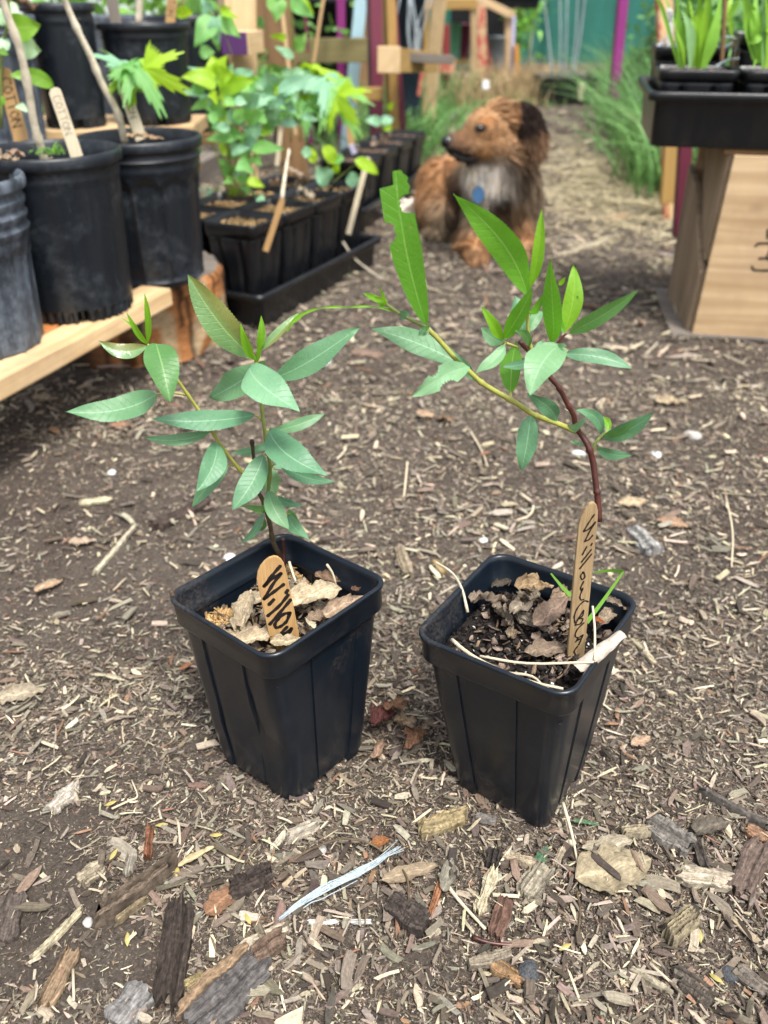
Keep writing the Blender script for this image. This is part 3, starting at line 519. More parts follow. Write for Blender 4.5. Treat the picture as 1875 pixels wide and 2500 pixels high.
for a in [
 (T1, 762, 1452, .143, .041, .036, .25, -.1, .1, (.46, .38, .29), 1, 'large pale speckled dead leaf in the left square pot, right of its marker', .9, .09, GL),
 (T1, 838, 1478, .141, .036, .022, .75, .1, .5, (.34, .25, .20), 2, 'rolled brownish pink dead leaf against the right wall of the left square pot', 1.8, .07, GL),
 (T1, 598, 1490, .141, .036, .028, 1.5, -.25, -.3, (.38, .31, .24), 3, 'grey dead leaf standing up behind the left edge of the left pot marker', .9, .11, GL),
 (T1, 622, 1556, .138, .028, .022, .4, .0, .2, (.42, .34, .26), 4, 'pale curled dead leaf at the front corner of the left square pot', 1.4, .10, GL),
 (T1, 592, 1532, .137, .018, .015, 2.2, .2, .1, (.30, .24, .19), 5, 'small grey brown folded dead leaf left of the marker base in the left square pot', 1.6, .12, GL),
 (T1, 755, 1522, .139, .019, .012, 1.9, .3, .4, (.56, .50, .40), 6, 'cream coloured leaf sliver near the front right edge of the left square pot', 1.3, .08, GL),
 (T1, 800, 1410, .140, .020, .014, -.4, .1, .3, (.17, .11, .08), 7, 'dark brown dead leaf under the far right rim of the left square pot', 1.2, .12, GL),
 (T1, 868, 1440, .146, .014, .010, 1.2, .5, .2, (.13, .07, .05), 8, 'tiny dark brown curled leaf in the right corner of the left square pot', 1.6, .14, GL),
 (T1, 640, 1455, .136, .030, .022, .6, .1, .2, (.36, .30, .24), 40, 'brown grey dead leaf lying behind the left pot marker', 1.0, .12, GL),
 (T1, 700, 1565, .135, .022, .016, .2, .1, .3, (.40, .33, .25), 41, 'pale dead leaf at the right foot of the left pot marker', 1.2, .1, GL),
 (T1, 790, 1500, .137, .024, .016, .5, .0, .2, (.26, .19, .15), 42, 'brown dead leaf under the rolled leaf in the left square pot', 1.0, .12, GL),
 (T1, 560, 1548, .138, .015, .010, .1, .2, .2, (.36, .29, .22), 43, 'small curled leaf beside the golden hulls of the left square pot', 1.8, .12, GL),
 (T2, 1225, 1500, .139, .026, .018, 2.0, .1, .5, (.25, .20, .17), 44, 'dark crinkled leaf edge left of the middle of the right square pot', 1.8, .18, GR),
 (T2, 1375, 1455, .143, .026, .022, .8, .1, .2, (.30, .22, .17), 45, 'brown crumpled leaf behind the right pot marker', 1.2, .15, GR),
 (T2, 1415, 1560, .140, .022, .014, .9, .1, .2, (.32, .26, .22), 46, 'brown leaf between the marker and the right wall of the right square pot', 1.3, .14, GR),
 (T2, 1250, 1545, .139, .020, .014, 1.1, .4, .3, (.22, .17, .13), 47, 'small upturned brown leaf near the middle front of the right square pot', 1.6, .18, GR),
 (T2, 1285, 1455, .147, .024, .018, 2.4, .5, .2, (.34, .28, .23), 48, 'curled grey leaf standing between the tan and the wavy leaf in the right pot', 1.9, .18, GR),
 (T2, 1225, 1425, .142, .020, .014, .7, .3, .2, (.10, .08, .07), 49, 'blackish wet leaf in the far left corner of the right square pot', 1.3, .15, GR),
 (T2, 1190, 1462, .141, .028, .022, .3, .2, -.2, (.30, .235, .20), 9, 'crinkled grey brown dead leaf at the far left of the right square pot', 2.0, .17, GR),
 (T2, 1270, 1478, .146, .032, .024, 1.2, .3, .4, (.29, .24, .205), 10, 'upright wavy grey dead leaf in the middle of the right square pot', 1.5, .16, GR),
 (T2, 1305, 1430, .150, .026, .024, .1, .1, .2, (.38, .27, .18), 11, 'tan crumpled dead leaf by the far rim of the right square pot', 1.3, .18, GR),
 (T2, 1345, 1492, .148, .028, .026, .6, -.35, .3, (.28, .20, .17), 12, 'smooth cupped brown dead leaf just left of the right pot marker', 1.1, .07, GR),
 (T2, 1335, 1585, .137, .030, .022, .2, .0, .1, (.26, .195, .16), 13, 'flat brown dead leaf at the foot of the right pot marker', .5, .08, GR),
 (T2, 1300, 1520, .139, .024, .016, -.5, .2, .6, (.30, .26, .23), 14, 'ruffled grey leaf edge in the centre of the right square pot', 1.5, .2, GR),
 (T2, 1480, 1505, .144, .022, .016, .9, .1, .4, (.33, .26, .21), 15, 'pinkish brown dead leaf by the right corner of the right square pot', 1.4, .14, GR),
 (T2, 1505, 1475, .149, .017, .012, -.2, .4, .2, (.24, .19, .16), 16, 'small curled grey leaf in the far right corner of the right square pot', 2.0, .12, GR),
 (T2, 1463, 1515, .146, .010, .007, .3, .6, .3, (.30, .085, .03), 17, 'small bright rust coloured leaf scrap behind the right pot marker', .7, .1, GR)]:
    T, px, py, z, L, W, yw, pi_, ro, cc, sd, lb, cu, cr, grp = a
    if T is T2: cc = tuple(.78 * q for q in cc); cu *= 1.25
    dead_leaf(inpot(None, T, px, py, z), L, W, yw, pi_, ro, cc, sd, lb, cu, cr, group=grp)
def twig(pts, r0, r1, mt, label, name='twig', cat='twig', group=None, n=6, smooth=4, col=None, wob=.25):
    m = M(); tube(m, pts, r0, r1, n, smooth, wob, col); o = m.build(name, MT[mt], None); return tag(o, label, cat, group)
def pp(T, lst): return [inpot(None, T, x, y, z) for x, y, z in lst]
G2 = 'straws and twigs lying in the right square pot'
twig(pp(T2, [(1065, 1373, .178), (1105, 1400, .165), (1128, 1440, .150), (1142, 1495, .138)]), .0007, .0011, 'cane', 'pale grey twig leaning over the left rim of the right square pot', group=G2)
twig(pp(T2, [(1103, 1562, .145), (1145, 1596, .147), (1205, 1628, .149), (1290, 1662, .150), (1375, 1682, .150)]), .0013, .0008, 'stickpale', 'long pale straw lying along the front rim of the right square pot', 'straw_stalk', 'straw', G2, col=(.6, .5, .36))
twig(pp(T2, [(1172, 1602, .146), (1290, 1620, .148), (1449, 1616, .154)]), .0009, .0007, 'stickpale', 'straight pale straw stretched to the right pot marker', 'straw_stalk', 'straw', G2)
twig(pp(T2, [(1240, 1643, .143), (1300, 1652, .146), (1338, 1688, .148)]), .0010, .0006, 'stickpale', 'short bent straw at the front of the right square pot', 'straw_stalk', 'straw', G2)
twig(pp(T2, [(1447, 1480, .165), (1452, 1540, .158), (1452, 1612, .155)]), .0008, .0007, 'stickpale', 'upright thin straw right of the right pot marker', 'straw_stalk', 'straw', G2)
# curled birch-like bark roll at the right rim
v, f, uv = grid_leaf(24, 14, lambda u, s: .55 + .45 * math.sin(math.pi * min(1, u * 1.1 + .05)), .036, .016, 1.9, .03, 31)
p0 = inpot(None, T2, 1420, 1622, .150); p1 = inpot(None, T2, 1500, 1562, .158); ax = nrm(p1 - p0); a_, b_ = frame(ax); Mx = np.stack([ax, a_, -b_ if b_[2] > 0 else b_], 1)
m = M(); m.add(v @ Mx.T + (p0 + p1) / 2 + V(0, 0, .003), f, uv * V(5, 2), (.50, .43, .36)); tag(m.build('bark_curl', MT['dleaf'], None), 'pale rolled strip of bark resting on the right rim of the right square pot', 'bark')
twig(pp(T1, [(665, 1345, .160)]) + pp(T1, [(692, 1330, .160), (694, 1375, .135)])[1:2] * 0 + [gy(690, 1313, .505), gy(694, 1375, .505)], .0011, .0011, 'redstem', 'dead reddish stub of stem beside the left willow stem', group=None, wob=.1) if False else twig([gy(690, 1313, .508), gy(693, 1345, .507), gy(694, 1385, .503)], .0011, .0013, 'redstem', 'dead reddish stub standing behind the stem of the left willow')
twig(pp(T1, [(798, 1378, .158), (812, 1400, .15), (820, 1425, .142)]), .0009, .0007, 'stickpale', 'short pale straw sticking up at the far right of the left square pot', 'straw_stalk', 'straw')
twig(pp(T1, [(706, 1372, .150), (715, 1400, .146), (722, 1420, .142)]), .0011, .0008, 'stickpale', 'pale splinter right behind the left pot marker', 'straw_stalk', 'straw')
twig([T1(p) for p in ()] or [gy(417, 1440, .449), gy(424, 1460, .447), gy(430, 1472, .444)], .0018, .0012, 'bark', 'dark root end curling over the left corner of the left square pot')
# grass sprout in the right pot
def sprout():
    root = empty('grass_sprout', inpot(None, T2, 1440, 1520, .14), 'thin bright green grass sprout with a bent blade behind the right pot marker', 'grass')
    Y0 = .425
    for pts in ([(1432, 1520, .418), (1470, 1470, .425), (1505, 1420, .43), (1522, 1396, .432)], [(1522, 1396, .432), (1490, 1393, .44), (1450, 1398, .445)], [(1394, 1455, .45), (1370, 1430, .455), (1345, 1400, .46)]):
        P = np.array([gy(*p) for p in pts]); m = M(); r = []; P = np.array(smoothpath(list(P), 4)); side = nrm(np.cross(P[-1] - P[0], V(0, -1, .4)))
        for i, p in enumerate(P): w_ = .0013 * (1 - .75 * i / (len(P) - 1)) + .0002; r += [p - side * w_, p + side * w_]
        m.add(r, [[2 * i, 2 * i + 1, 2 * i + 3, 2 * i + 2] for i in range(len(P) - 1)], None, (.16, .36, .04)); m.build('blade', MT['blade'], root)
sprout()

# ------------------------------------------------------------ saplings
def w_lanc(u): return (u ** .78) * ((1 - u) ** .92) * 3.25 * .985
def w_ovate(u): return (u ** .6) * ((1 - u) ** .92) * 2.72
def w_mint(u): return (u ** .5) * ((1 - u) ** 1.15) * 2.95
def leaf(parent, b, t, w, mt, side=0.0, arch=.06, fold=.18, rot=0.0, teeth=0, shape=w_lanc, nu=30, nv=6, sides=None, name='leaf', label=None, up=None, wave=.055, pet=None, petm='stem2', droop=0, flip=False, tamp=.032):
    b = np.asarray(b, float); t = np.asarray(t, float); ax = t - b; L = np.linalg.norm(ax); ax = ax / L; mid = (b + t) / 2
    view = nrm(C0 - mid); n = up if up is not None else nrm(view + V(0, 0, .15)); n = nrm(n - ax * np.dot(n, ax)); s = np.cross(ax, n)
    c, sn = math.cos(rot), math.sin(rot); s, n = s * c + n * sn, n * c - s * sn
    if flip: fold = -fold
    ph = rng.random() * 6.28; tw = rng.uniform(-.55, .55); tc_ = rng.uniform(-.05, .10); s0, n0 = s, n; vs = []; uv = []; cw = 1 / max(.5, c)
    for i in range(nu + 1):
        u = i / nu; hw = shape(min(max(u, .0001), .9999)) * w / 2 * cw * .92
        cen = b + ax * (L * u) + s * (side * L * 4 * u * (1 - u)) + n * (arch * L * 4 * u * (1 - u)) - V(0, 0, 1) * droop * L * u * u
        ca_, sa_ = math.cos(tw * (u - .35)), math.sin(tw * (u - .35)); s, n = s0 * ca_ + n0 * sa_, n0 * ca_ - s0 * sa_; cen = cen - n0 * (tc_ * L * max(0, u - .5) ** 2 * 2)
        for j in range(nv + 1):
            q = j / nv * 2 - 1; k = 1.0
            if teeth and abs(q) > .99: k = 1 + tamp * (1 if i % 2 else -1.0)
            if sides: k *= sides(u, q)
            y = q * hw * k; z = fold * abs(y) + wave * w * math.sin(u * 11 + ph + (2 if q > 0 else 0)) * abs(q) ** 2
            vs.append(cen + s * y + n * z); uv.append((u, j / nv))
    f = [[i * (nv + 1) + j, i * (nv + 1) + j + 1, (i + 1) * (nv + 1) + j + 1, (i + 1) * (nv + 1) + j] for i in range(nu) for j in range(nv)]
    m = M(); m.add(vs, f, uv); ml = [MT[mt]]
    if pet is not None:
        ml.append(MT[petm]); k0 = len(m.f); tube(m, [np.asarray(pet, float), (np.asarray(pet, float) + b) / 2 + V(0, 0, .0008), b + ax * L * .02], .0007, .0005, 5, 3); m.mi[k0:] = [1] * (len(m.f) - k0)
    o = m.build(name, ml, parent); 
    if label: o['label'] = label
    return o
def c2(x, y): return 130 + x / 2.1545, 640 + y / 2.1545
def c3(x, y): return 850 + x / 2.1545, 400 + y / 2.1545
def sapling(name_label, conv, stems, leaves, base, teeth, stemY):
    root = empty('willow_sapling', base, name_label, 'willow sapling', 'young willows in the square pots')
    for (pts, r0, r1, mt, kn, nm) in stems:
        m = M(); P = [gy(*conv(x, y), Y) for x, y, Y in pts]; tube(m, P, r0, r1, 8, 5, .06, knots=kn); m.build(nm, MT[mt], root)
    for L in leaves:
        (bx, by, tx, ty, w, mt), k = L[:6], (L[6] if len(L) > 6 else {}); k = dict(k)
        Yb = k.pop('Y', stemY); dy = k.pop('dy', rng.uniform(-.022, .012)); p = k.pop('p', None)
        B = gy(*conv(bx, by), Yb); Tt = gy(*conv(tx, ty), Yb + dy); k.setdefault('rot', rng.uniform(-.35, .35)); k.setdefault('teeth', teeth)
        if p: k['pet'] = gy(*conv(*p), stemY)
        leaf(root, B, Tt, w / 2.1545 / ppm(B), mt, **k)
    return root
s1 = .500
st1 = [([(1205, 1560, .512), (1160, 1480, .506), (1140, 1380, .502), (1110, 1270, s1), (1075, 1200, s1), (1072, 1150, s1)], .0019, .0013, 'brownstem', (.3, .6), 'stem'),
       ([(1113, 1280, s1), (1131, 1200, s1), (1140, 1080, s1), (1125, 980, s1), (1112, 890, s1), (1098, 780, s1), (1090, 700, s1), (1075, 600, s1), (1065, 520, s1)], .0014, .0010, 'stem', (.2, .45, .62, .8), 'branch'),
       ([(1078, 1205, s1), (1040, 1160, s1 - .002), (975, 1085, s1 - .006), (880, 960, s1 - .012), (800, 830, s1 - .018), (710, 700, s1 - .022), (630, 590, s1 - .026), (560, 510, s1 - .03), (497, 432, s1 - .032)], .0013, .0008, 'stem2', (.25, .42, .62), 'branch'),
       ([(1074, 1160, s1), (1053, 1020, s1), (1050, 985, s1), (1044, 935, s1)], .0010, .0013, 'bark', (.9,), 'dead_twig')]
T_ = dict(teeth=1, nu=64); O_ = dict(teeth=1, nu=64, shape=w_ovate)
lv1 = [(1055, 505, 705, 62, 178, 'w_blush', dict(T_, p=(1063, 530), rot=.1, side=-.05, dy=-.01, arch=.03)),
 (1085, 545, 825, 715, 165, 'w_glauc', dict(T_, Y=.508, rot=-.2, side=-.06, dy=.01)), (1160, 610, 1612, 345, 150, 'w_glauc', dict(T_, Y=.51, side=.05, rot=.1, p=(1075, 560), dy=0.0)),
 (1030, 555, 1298, 792, 215, 'w_pale', dict(O_, Y=.492, side=.10, rot=.2, dy=-.03, arch=.1, p=(1070, 545))),
 (495, 440, 237, 412, 88, 'w_blush', dict(T_, Y=.468, side=-.20, rot=-.2, dy=-.01)), (540, 428, 615, 738, 190, 'w_mid', dict(O_, Y=.466, rot=.1, side=.0, dy=-.03, arch=.12)),
 (497, 425, 480, 158, 36, 'w_young', dict(Y=.468, side=.06, rot=.3, fold=.5, dy=-.005)), (498, 430, 388, 268, 34, 'w_young', dict(Y=.468, fold=.5, side=-.05, dy=-.01)), (480, 420, 345, 280, 12, 'w_young', dict(Y=.468, side=.05, dy=0.0)),
 (545, 692, 62, 785, 150, 'w_glauc', dict(O_, Y=.474, side=-.13, rot=-.3, p=(705, 700), dy=-.03)), (1060, 805, 512, 828, 118, 'w_glauc', dict(T_, side=-.06, rot=-.25, p=(1093, 830), dy=-.03, Y=.496)),
 (825, 893, 480, 922, 70, 'w_glauc', dict(T_, Y=.482, side=-.10, p=(850, 900), dy=-.01)), (862, 948, 750, 1212, 138, 'w_glauc', dict(O_, Y=.484, side=-.08, p=(880, 962), dy=-.03, fold=.25)),
 (920, 1072, 730, 1290, 85, 'w_glauc', dict(T_, Y=.492, side=.03, p=(950, 1075), dy=-.01)), (1106, 1012, 940, 1306, 140, 'w_glauc', dict(T_, Y=.490, side=-.07, p=(1125, 1015), dy=-.03)),
 (1155, 940, 935, 1003, 52, 'w_glauc', dict(Y=.514, side=-.10, dy=0.0)), (1160, 885, 1430, 798, 72, 'w_glauc', dict(T_, Y=.506, side=.05, dy=.01, p=(1115, 890))),
 (1135, 885, 1446, 1122, 185, 'w_glauc', dict(O_, Y=.492, side=.13, rot=.25, dy=-.03)), (1185, 1048, 1477, 1153, 72, 'w_glauc', dict(T_, Y=.5, side=.09, p=(1142, 1088), dy=-.02)),
 (1140, 1075, 1255, 1040, 48, 'w_glauc', dict(Y=.508, side=.12, dy=.01)), (1125, 1080, 1172, 1218, 125, 'w_pale', dict(Y=.515, side=.1, dy=.0)), (1130, 1150, 1068, 1095, 58, 'w_pale', dict(Y=.505, dy=0)),
 (1118, 1282, 980, 1278, 50, 'w_mid', dict(Y=.495, side=-.16, dy=-.02)), (1130, 1203, 1242, 1402, 105, 'w_glauc', dict(T_, Y=.492, side=.10, dy=-.02)), (1180, 1228, 1316, 1280, 44, 'w_glauc', dict(side=.12, p=(1128, 1240), dy=-.01)),
 (1240, 1325, 1346, 1457, 78, 'w_glauc', dict(side=.12, dy=-.02, p=(1160, 1290))), (1235, 1300, 1290, 1400, 50, 'w_mid', dict(Y=.505, dy=-.01)), (1105, 1318, 985, 1476, 46, 'w_glauc', dict(side=-.12, dy=-.01, p=(1125, 1310))),
 (1112, 1345, 1068, 1418, 24, 'w_mid', dict(side=-.2, dy=0)), (1070, 520, 985, 325, 46, 'w_young', dict(fold=.5, side=-.06, dy=-.01)), (1080, 470, 1092, 282, 46, 'w_young', dict(fold=.4, side=.05, dy=0)), (1088, 470, 1288, 262, 52, 'w_blush', dict(T_, fold=.4, side=.05, rot=.4, dy=.01)),
 (1068, 530, 1090, 400, 26, 'w_young', dict(fold=.4, dy=-.005)), (1075, 560, 1118, 520, 40, 'w_mid', dict(Y=.508, dy=0))]
sapling('left willow sapling with toothed grey green leaves on a forked stem', c2, st1, lv1, gy(697, 1372, .512), 0, s1)

s2 = .455
def bite(u, q):
    if q < 0:   # left edge in the photo
        n_ = .05 * math.sin(u * 130) + .04 * math.sin(u * 71 + 1)
        if u < .585: return 1
        if u < .725: return 1 - (.52 + n_) * max(0, 1 - ((u - .66) / .07) ** 2) ** .5
        if u < .925: return 1.1 + (u - .72) * 1.2
        return .25
    else:
        if u < .755: return 1.05
        if u < .865: return 1.05 - (.93 + .05 * math.sin(u * 190)) * max(0, 1 - ((u - .808) / .057) ** 4) ** .5
        return .95 - .5 * max(0, (u - .93) / .07) ** 2 + .08 * math.sin(u * 120)
st2 = [([(1320, 1880, .440), (1313, 1760, .444), (1305, 1700, .446), (1290, 1580, .450), (1265, 1490, .452), (1230, 1430, s2), (1200, 1390, s2), (1185, 1320, s2), (1155, 1265, s2), (1110, 1180, s2), (1062, 1122, s2), (1015, 1060, s2), (965, 1000, s2), (900, 933, s2)], .0021, .0013, 'redstem', (.12, .3, .45, .6, .7), 'stem'),
       ([(1197, 1408, s2), (1110, 1370, .452), (1000, 1330, .449), (960, 1310, .448), (870, 1250, .445), (780, 1200, .442), (700, 1150, .440), (640, 1095, .438), (560, 1020, .436), (480, 930, .434), (410, 860, .432)], .0017, .0013, 'stem2', (.22, .42, .6), 'branch'),
       ([(415, 865, .432), (350, 830, .432), (290, 800, .432), (230, 760, .432), (195, 735, .432)], .0011, .0008, 'stem', (.5,), 'branch_tip'),
       ([(972, 1000, s2), (955, 940, s2), (944, 860, s2), (945, 760, s2), (943, 680, s2)], .0012, .0008, 'stem2', (), 'shoot'), ([(1062, 1122, s2), (1085, 1020, s2), (1100, 950, s2), (1125, 915, s2), (1150, 890, s2)], .0011, .0007, 'redstem', (), 'shoot'),
       ([(1282, 1525, s2), (1300, 1470, s2), (1330, 1435, s2), (1358, 1410, s2)], .0010, .0007, 'stem', (.5,), 'shoot'), ([(895, 965, s2), (850, 950, s2), (815, 935, s2)], .0009, .0007, 'stem2', (), 'shoot')]
lv2 = [(410, 848, 250, 45, 212, 'w_bright', dict(Y=.430, sides=bite, rot=.05, nu=200, nv=10, fold=.1, arch=.02, side=-.03, dy=-.01, teeth=1, tamp=.02, wave=.01, label='long bright green leaf with bites torn out of both edges', shape=lambda u: min(1., (u ** .62) * 1.45) * (1 - .40 * u))),
 (942, 690, 560, 168, 165, 'w_bright', dict(side=.075, nu=60, teeth=1, tamp=.025, rot=.15, dy=-.02, arch=.02)), (950, 660, 1018, 235, 66, 'w_young', dict(side=.03, fold=.5, dy=0.0, nu=50, teeth=1, tamp=.03)),
 (820, 922, 970, 645, 92, 'w_bright', dict(side=.04, dy=-.02)), (812, 920, 708, 753, 66, 'w_young', dict(side=-.05, fold=.4, dy=-.01)), (818, 940, 698, 862, 88, 'w_glauc', dict(Y=.465, side=-.1, dy=.0)),
 (950, 785, 1024, 685, 42, 'w_bright', dict(side=.08)), (925, 900, 878, 692, 110, 'w_glauc', dict(Y=.47, dy=.01)), (955, 882, 1030, 775, 66, 'w_glauc', dict(Y=.468, side=-.1, dy=.01)), (950, 965, 880, 880, 56, 'w_mid', dict(side=.1)), 
 (853, 1205, 885, 930, 122, 'w_bright', dict(Y=.458, dy=.02, p=(855, 1240), rot=.45)), (1075, 948, 1066, 498, 104, 'w_bright', dict(Y=.452, side=.03, rot=.3, dy=-.02)), (1130, 892, 1184, 532, 108, 'w_young', dict(Y=.455, side=.06, dy=.01, nu=50, teeth=1, tamp=.03)),
 (1140, 895, 1112, 705, 40, 'w_bright', dict(Y=.448, side=-.1)), (1160, 892, 1515, 665, 88, 'w_mid', dict(Y=.45, side=.05, dy=-.03, rot=.2)), (1130, 1000, 1498, 1080, 92, 'w_glauc', dict(Y=.46, side=-.045, rot=.2, dy=-.01)),
 (1110, 955, 955, 1218, 205, 'w_pale', dict(Y=.442, side=.05, rot=-.2, dy=-.03, arch=.1, shape=w_ovate)), (960, 1040, 812, 1070, 56, 'w_glauc', dict(Y=.46, side=-.05)), (826, 950, 664, 1102, 78, 'w_pale', dict(Y=.45, side=-.12, dy=-.01, p=(830, 940))),
 (605, 1062, 118, 865, 140, 'w_glauc', dict(Y=.444, side=.05, rot=-.3, dy=.0, arch=-.02)), (640, 1068, 343, 1222, 118, 'w_pale', dict(Y=.428, side=.06, rot=.2, dy=-.02, nu=120, sides=lambda u, q: 1.1 - (.55 + .1 * math.sin(u * 140)) * max(0, 1 - ((u - (.48 if q < 0 else .6)) / (.14 if q < 0 else .09)) ** 2) ** .5)),
 (655, 1095, 560, 1000, 34, 'w_glauc', dict(Y=.446)), (690, 1142, 600, 1105, 40, 'w_glauc', dict(Y=.446, side=.1)), (960, 1325, 908, 1617, 124, 'w_glauc', dict(Y=.446, side=-.03, dy=-.01, shape=w_ovate, label='hanging oval blue green leaf with dried water spots')),
 (1100, 1352, 945, 1212, 88, 'w_glauc', dict(Y=.448, side=.08, dy=-.01)), (1330, 1422, 1205, 1300, 70, 'w_glauc', dict(side=.15, dy=-.01)), (1155, 1372, 1250, 1330, 46, 'w_pale', dict(Y=.448, side=.15)), (1338, 1443, 1612, 1305, 92, 'w_glauc', dict(side=.06, dy=-.02)), (1345, 1425, 1505, 1352, 40, 'w_mid', dict(Y=.45, side=.1)),
 (1365, 1412, 1342, 1328, 42, 'w_young', dict(fold=.4, side=.1)), (1305, 1492, 1497, 1532, 58, 'w_glauc', dict(side=.08, dy=-.02)), (1242, 1482, 1168, 1458, 24, 'w_pale', {}), (1180, 735, 1212, 695, 46, 'w_pale', dict(Y=.47)), (1110, 640, 1142, 595, 26, 'w_young', {}),
 (425, 850, 372, 905, 50, 'w_glauc', dict(Y=.428, dy=0)), (408, 880, 432, 838, 20, 'w_mid', dict(Y=.428)), (270, 800, 322, 785, 50, 'w_glauc', dict(Y=.432)), (210, 745, 82, 682, 38, 'w_young', dict(Y=.432, fold=.5)), (205, 738, 160, 645, 18, 'w_young', dict(Y=.432)), (200, 735, 120, 700, 34, 'w_young', dict(Y=.431, fold=.5)), (195, 740, 150, 720, 40, 'w_bright', dict(Y=.430)),
 (985, 970, 1045, 945, 46, 'w_pale', dict(Y=.452)), (1090, 975, 1155, 958, 40, 'w_pale', dict(Y=.447))]
sap2 = sapling('right willow sapling with a dark red stem and a long arching branch', c3, st2, lv2, T2((-.02, -.01, .13)), 0, s2)
# long tendril-like narrow leaf reaching left
m = M(); pts = [gy(*c3(290, 803), .432), gy(*c3(235, 775), .432), gy(*c3(130, 752), .430), gy(*c3(0, 754), .428), gy(789, 752, .426), gy(747, 764, .425), gy(718, 785, .425), gy(701, 808, .425)]
P = smoothpath(pts, 6); r = []; n_ = len(P)
for i, p in enumerate(P):
    u = i / (n_ - 1); w_ = .0005 + .0008 * math.exp(-((u - .8) / .08) ** 2) + .0002 * math.sin(u * 40); tt = P[min(i + 1, n_ - 1)] - P[max(0, i - 1)]; s = nrm(np.cross(tt, V(0, -1, .5))); r += [p - s * w_ * .7, p + V(0, .0006, -.0004), p + s * w_ * 1.2]
m.add(r, [[3 * i + k, 3 * i + k + 1, 3 * i + 4 + k, 3 * i + 3 + k] for i in range(n_ - 1) for k in (0, 1)], [(i / (3. * n_), (i % 3) / 2) for i in range(3 * n_)])
m.build('leaf', MT['w_young'], sap2)['label'] = 'long threadlike curled leaf reaching towards the left willow'

# ------------------------------------------------------------ markers with handwriting
def stroke(m, pts, conv, w, P, n, lift=.0002, scale=1.0):
    q = [gplane(*conv(x, y), P + n * lift, n) for x, y in pts]; q = smoothpath(q, 4) if len(q) > 2 else q; pr = []
    for i, p in enumerate(q):
        tt = nrm(q[min(i + 1, len(q) - 1)] - q[max(0, i - 1)]); s = np.cross(tt, n); ww = w * (.85 + .15 * math.sin(i * 1.7))
        pr += [p - s * ww / 2, p + s * ww / 2]
    m.add(pr, [[2 * i, 2 * i + 1, 2 * i + 3, 2 * i + 2] for i in range(len(q) - 1)])
    for c_, tt in ((q[0], q[0] - q[1]), (q[-1], q[-1] - q[-2])): # round ends
        a = nrm(tt); s = np.cross(a, n); m.add([c_ + (s * math.cos(k) + a * math.sin(k)) * w / 2 for k in np.linspace(0, math.pi, 7)], [list(range(7))])
def marker(label, outline, conv, P, n, thick, mt, texts, inkm, tw, group='wooden plant markers', name='plant_marker', cat='plant marker'):
    n = nrm(n); root = empty(name, P, label, cat, group); pts = [gplane(*conv(x, y), P, n) for x, y in outline]; N = len(pts)
    c = sum(pts) / N; ax = nrm(pts[N // 2] - pts[0]); ins = [p + (c - p) * 0 for p in pts]
    m = M(); up = nrm(V(0, 0, 1) - n * n[2]); sd = np.cross(up, n); uvf = [(np.dot(p - c, up), np.dot(p - c, sd)) for p in pts]
    m.add(pts + [p - n * thick for p in pts], [list(range(N)), list(range(N, 2 * N))[::-1]] + [[k, k + N, (k + 1) % N + N, (k + 1) % N] for k in range(N)], uvf + uvf)
    m.build('blade', MT[mt], root, smooth=False, bevel=.0004)
    m = M()
    for s in texts: stroke(m, s, conv, tw, P, n)
    if texts: m.build('lettering', MT[inkm], root, smooth=False); return root
k7 = lambda x, y: (600 + x / 8.506, 1340 + y / 8.506)
out1 = [(250, 480), (300, 370), (380, 270), (480, 190), (590, 155), (670, 172), (740, 225), (795, 310), (830, 430), (900, 740), (980, 1120), (1050, 1480), (1110, 1800), (1135, 2100), (560, 2130), (520, 1960), (440, 1600), (350, 1200), (270, 850), (228, 640)]
tx1 = [[(710, 365), (540, 560), (385, 770)], [(385, 770), (560, 610), (725, 515)], [(725, 520), (560, 740), (385, 1035)], [(385, 1035), (560, 910), (780, 745)], [(865, 868), (842, 905)], [(575, 1060), (490, 1150)], [(875, 965), (700, 1180), (465, 1385)], [(925, 1065), (730, 1300), (505, 1560)],
       [(915, 1335), (800, 1350), (680, 1450), (605, 1570), (640, 1635), (740, 1600), (850, 1500), (915, 1335)], [(850, 1630), (750, 1740), (680, 1900)], [(680, 1900), (790, 1780), (945, 1660)], [(945, 1660), (880, 1800), (800, 1900)]]
marker('light brown wooden stick marker in the left square pot with bold black lettering', out1, k7, V(-.066, .419, .13), V(.22, -1, .12), .0022, 'stick', tx1, 'ink', .0026)
k5 = lambda x, y: (1380 + x / 5.027, 1200 + y / 5.027)
out2 = [(165, 430), (190, 330), (245, 225), (300, 155), (350, 136), (385, 165), (405, 240), (402, 330), (385, 500), (355, 800), (322, 1100), (285, 1500), (250, 1850), (225, 2140), (25, 2200), (35, 1950), (65, 1600), (95, 1200), (125, 850), (150, 600)]
tx2 = [[(355, 285), (290, 380), (228, 485)], [(228, 490), (290, 460), (368, 378)], [(368, 378), (300, 490), (240, 612)], [(240, 612), (290, 590), (335, 540)], [(328, 640), (318, 660)], [(262, 680), (210, 775)], [(318, 715), (200, 865)], [(322, 770), (180, 945)],
       [(225, 990), (190, 1030), (205, 1080), (240, 1050), (230, 1000), (215, 990)], [(225, 1105), (190, 1180), (200, 1215), (215, 1190)], [(215, 1190), (180, 1290), (195, 1330), (225, 1325)], [(282, 1352), (230, 1345), (150, 1430), (112, 1530), (118, 1610)],
       [(225, 1460), (160, 1560), (122, 1640)], [(225, 1460), (215, 1520), (165, 1560), (215, 1560), (190, 1620), (125, 1640)], [(228, 1612), (150, 1690), (122, 1770), (150, 1795)], [(218, 1760), (160, 1800), (130, 1845)], [(218, 1760), (185, 1840), (165, 1880)], [(190, 1805), (155, 1825)], [(150, 1900), (110, 1960), (130, 2010)]]
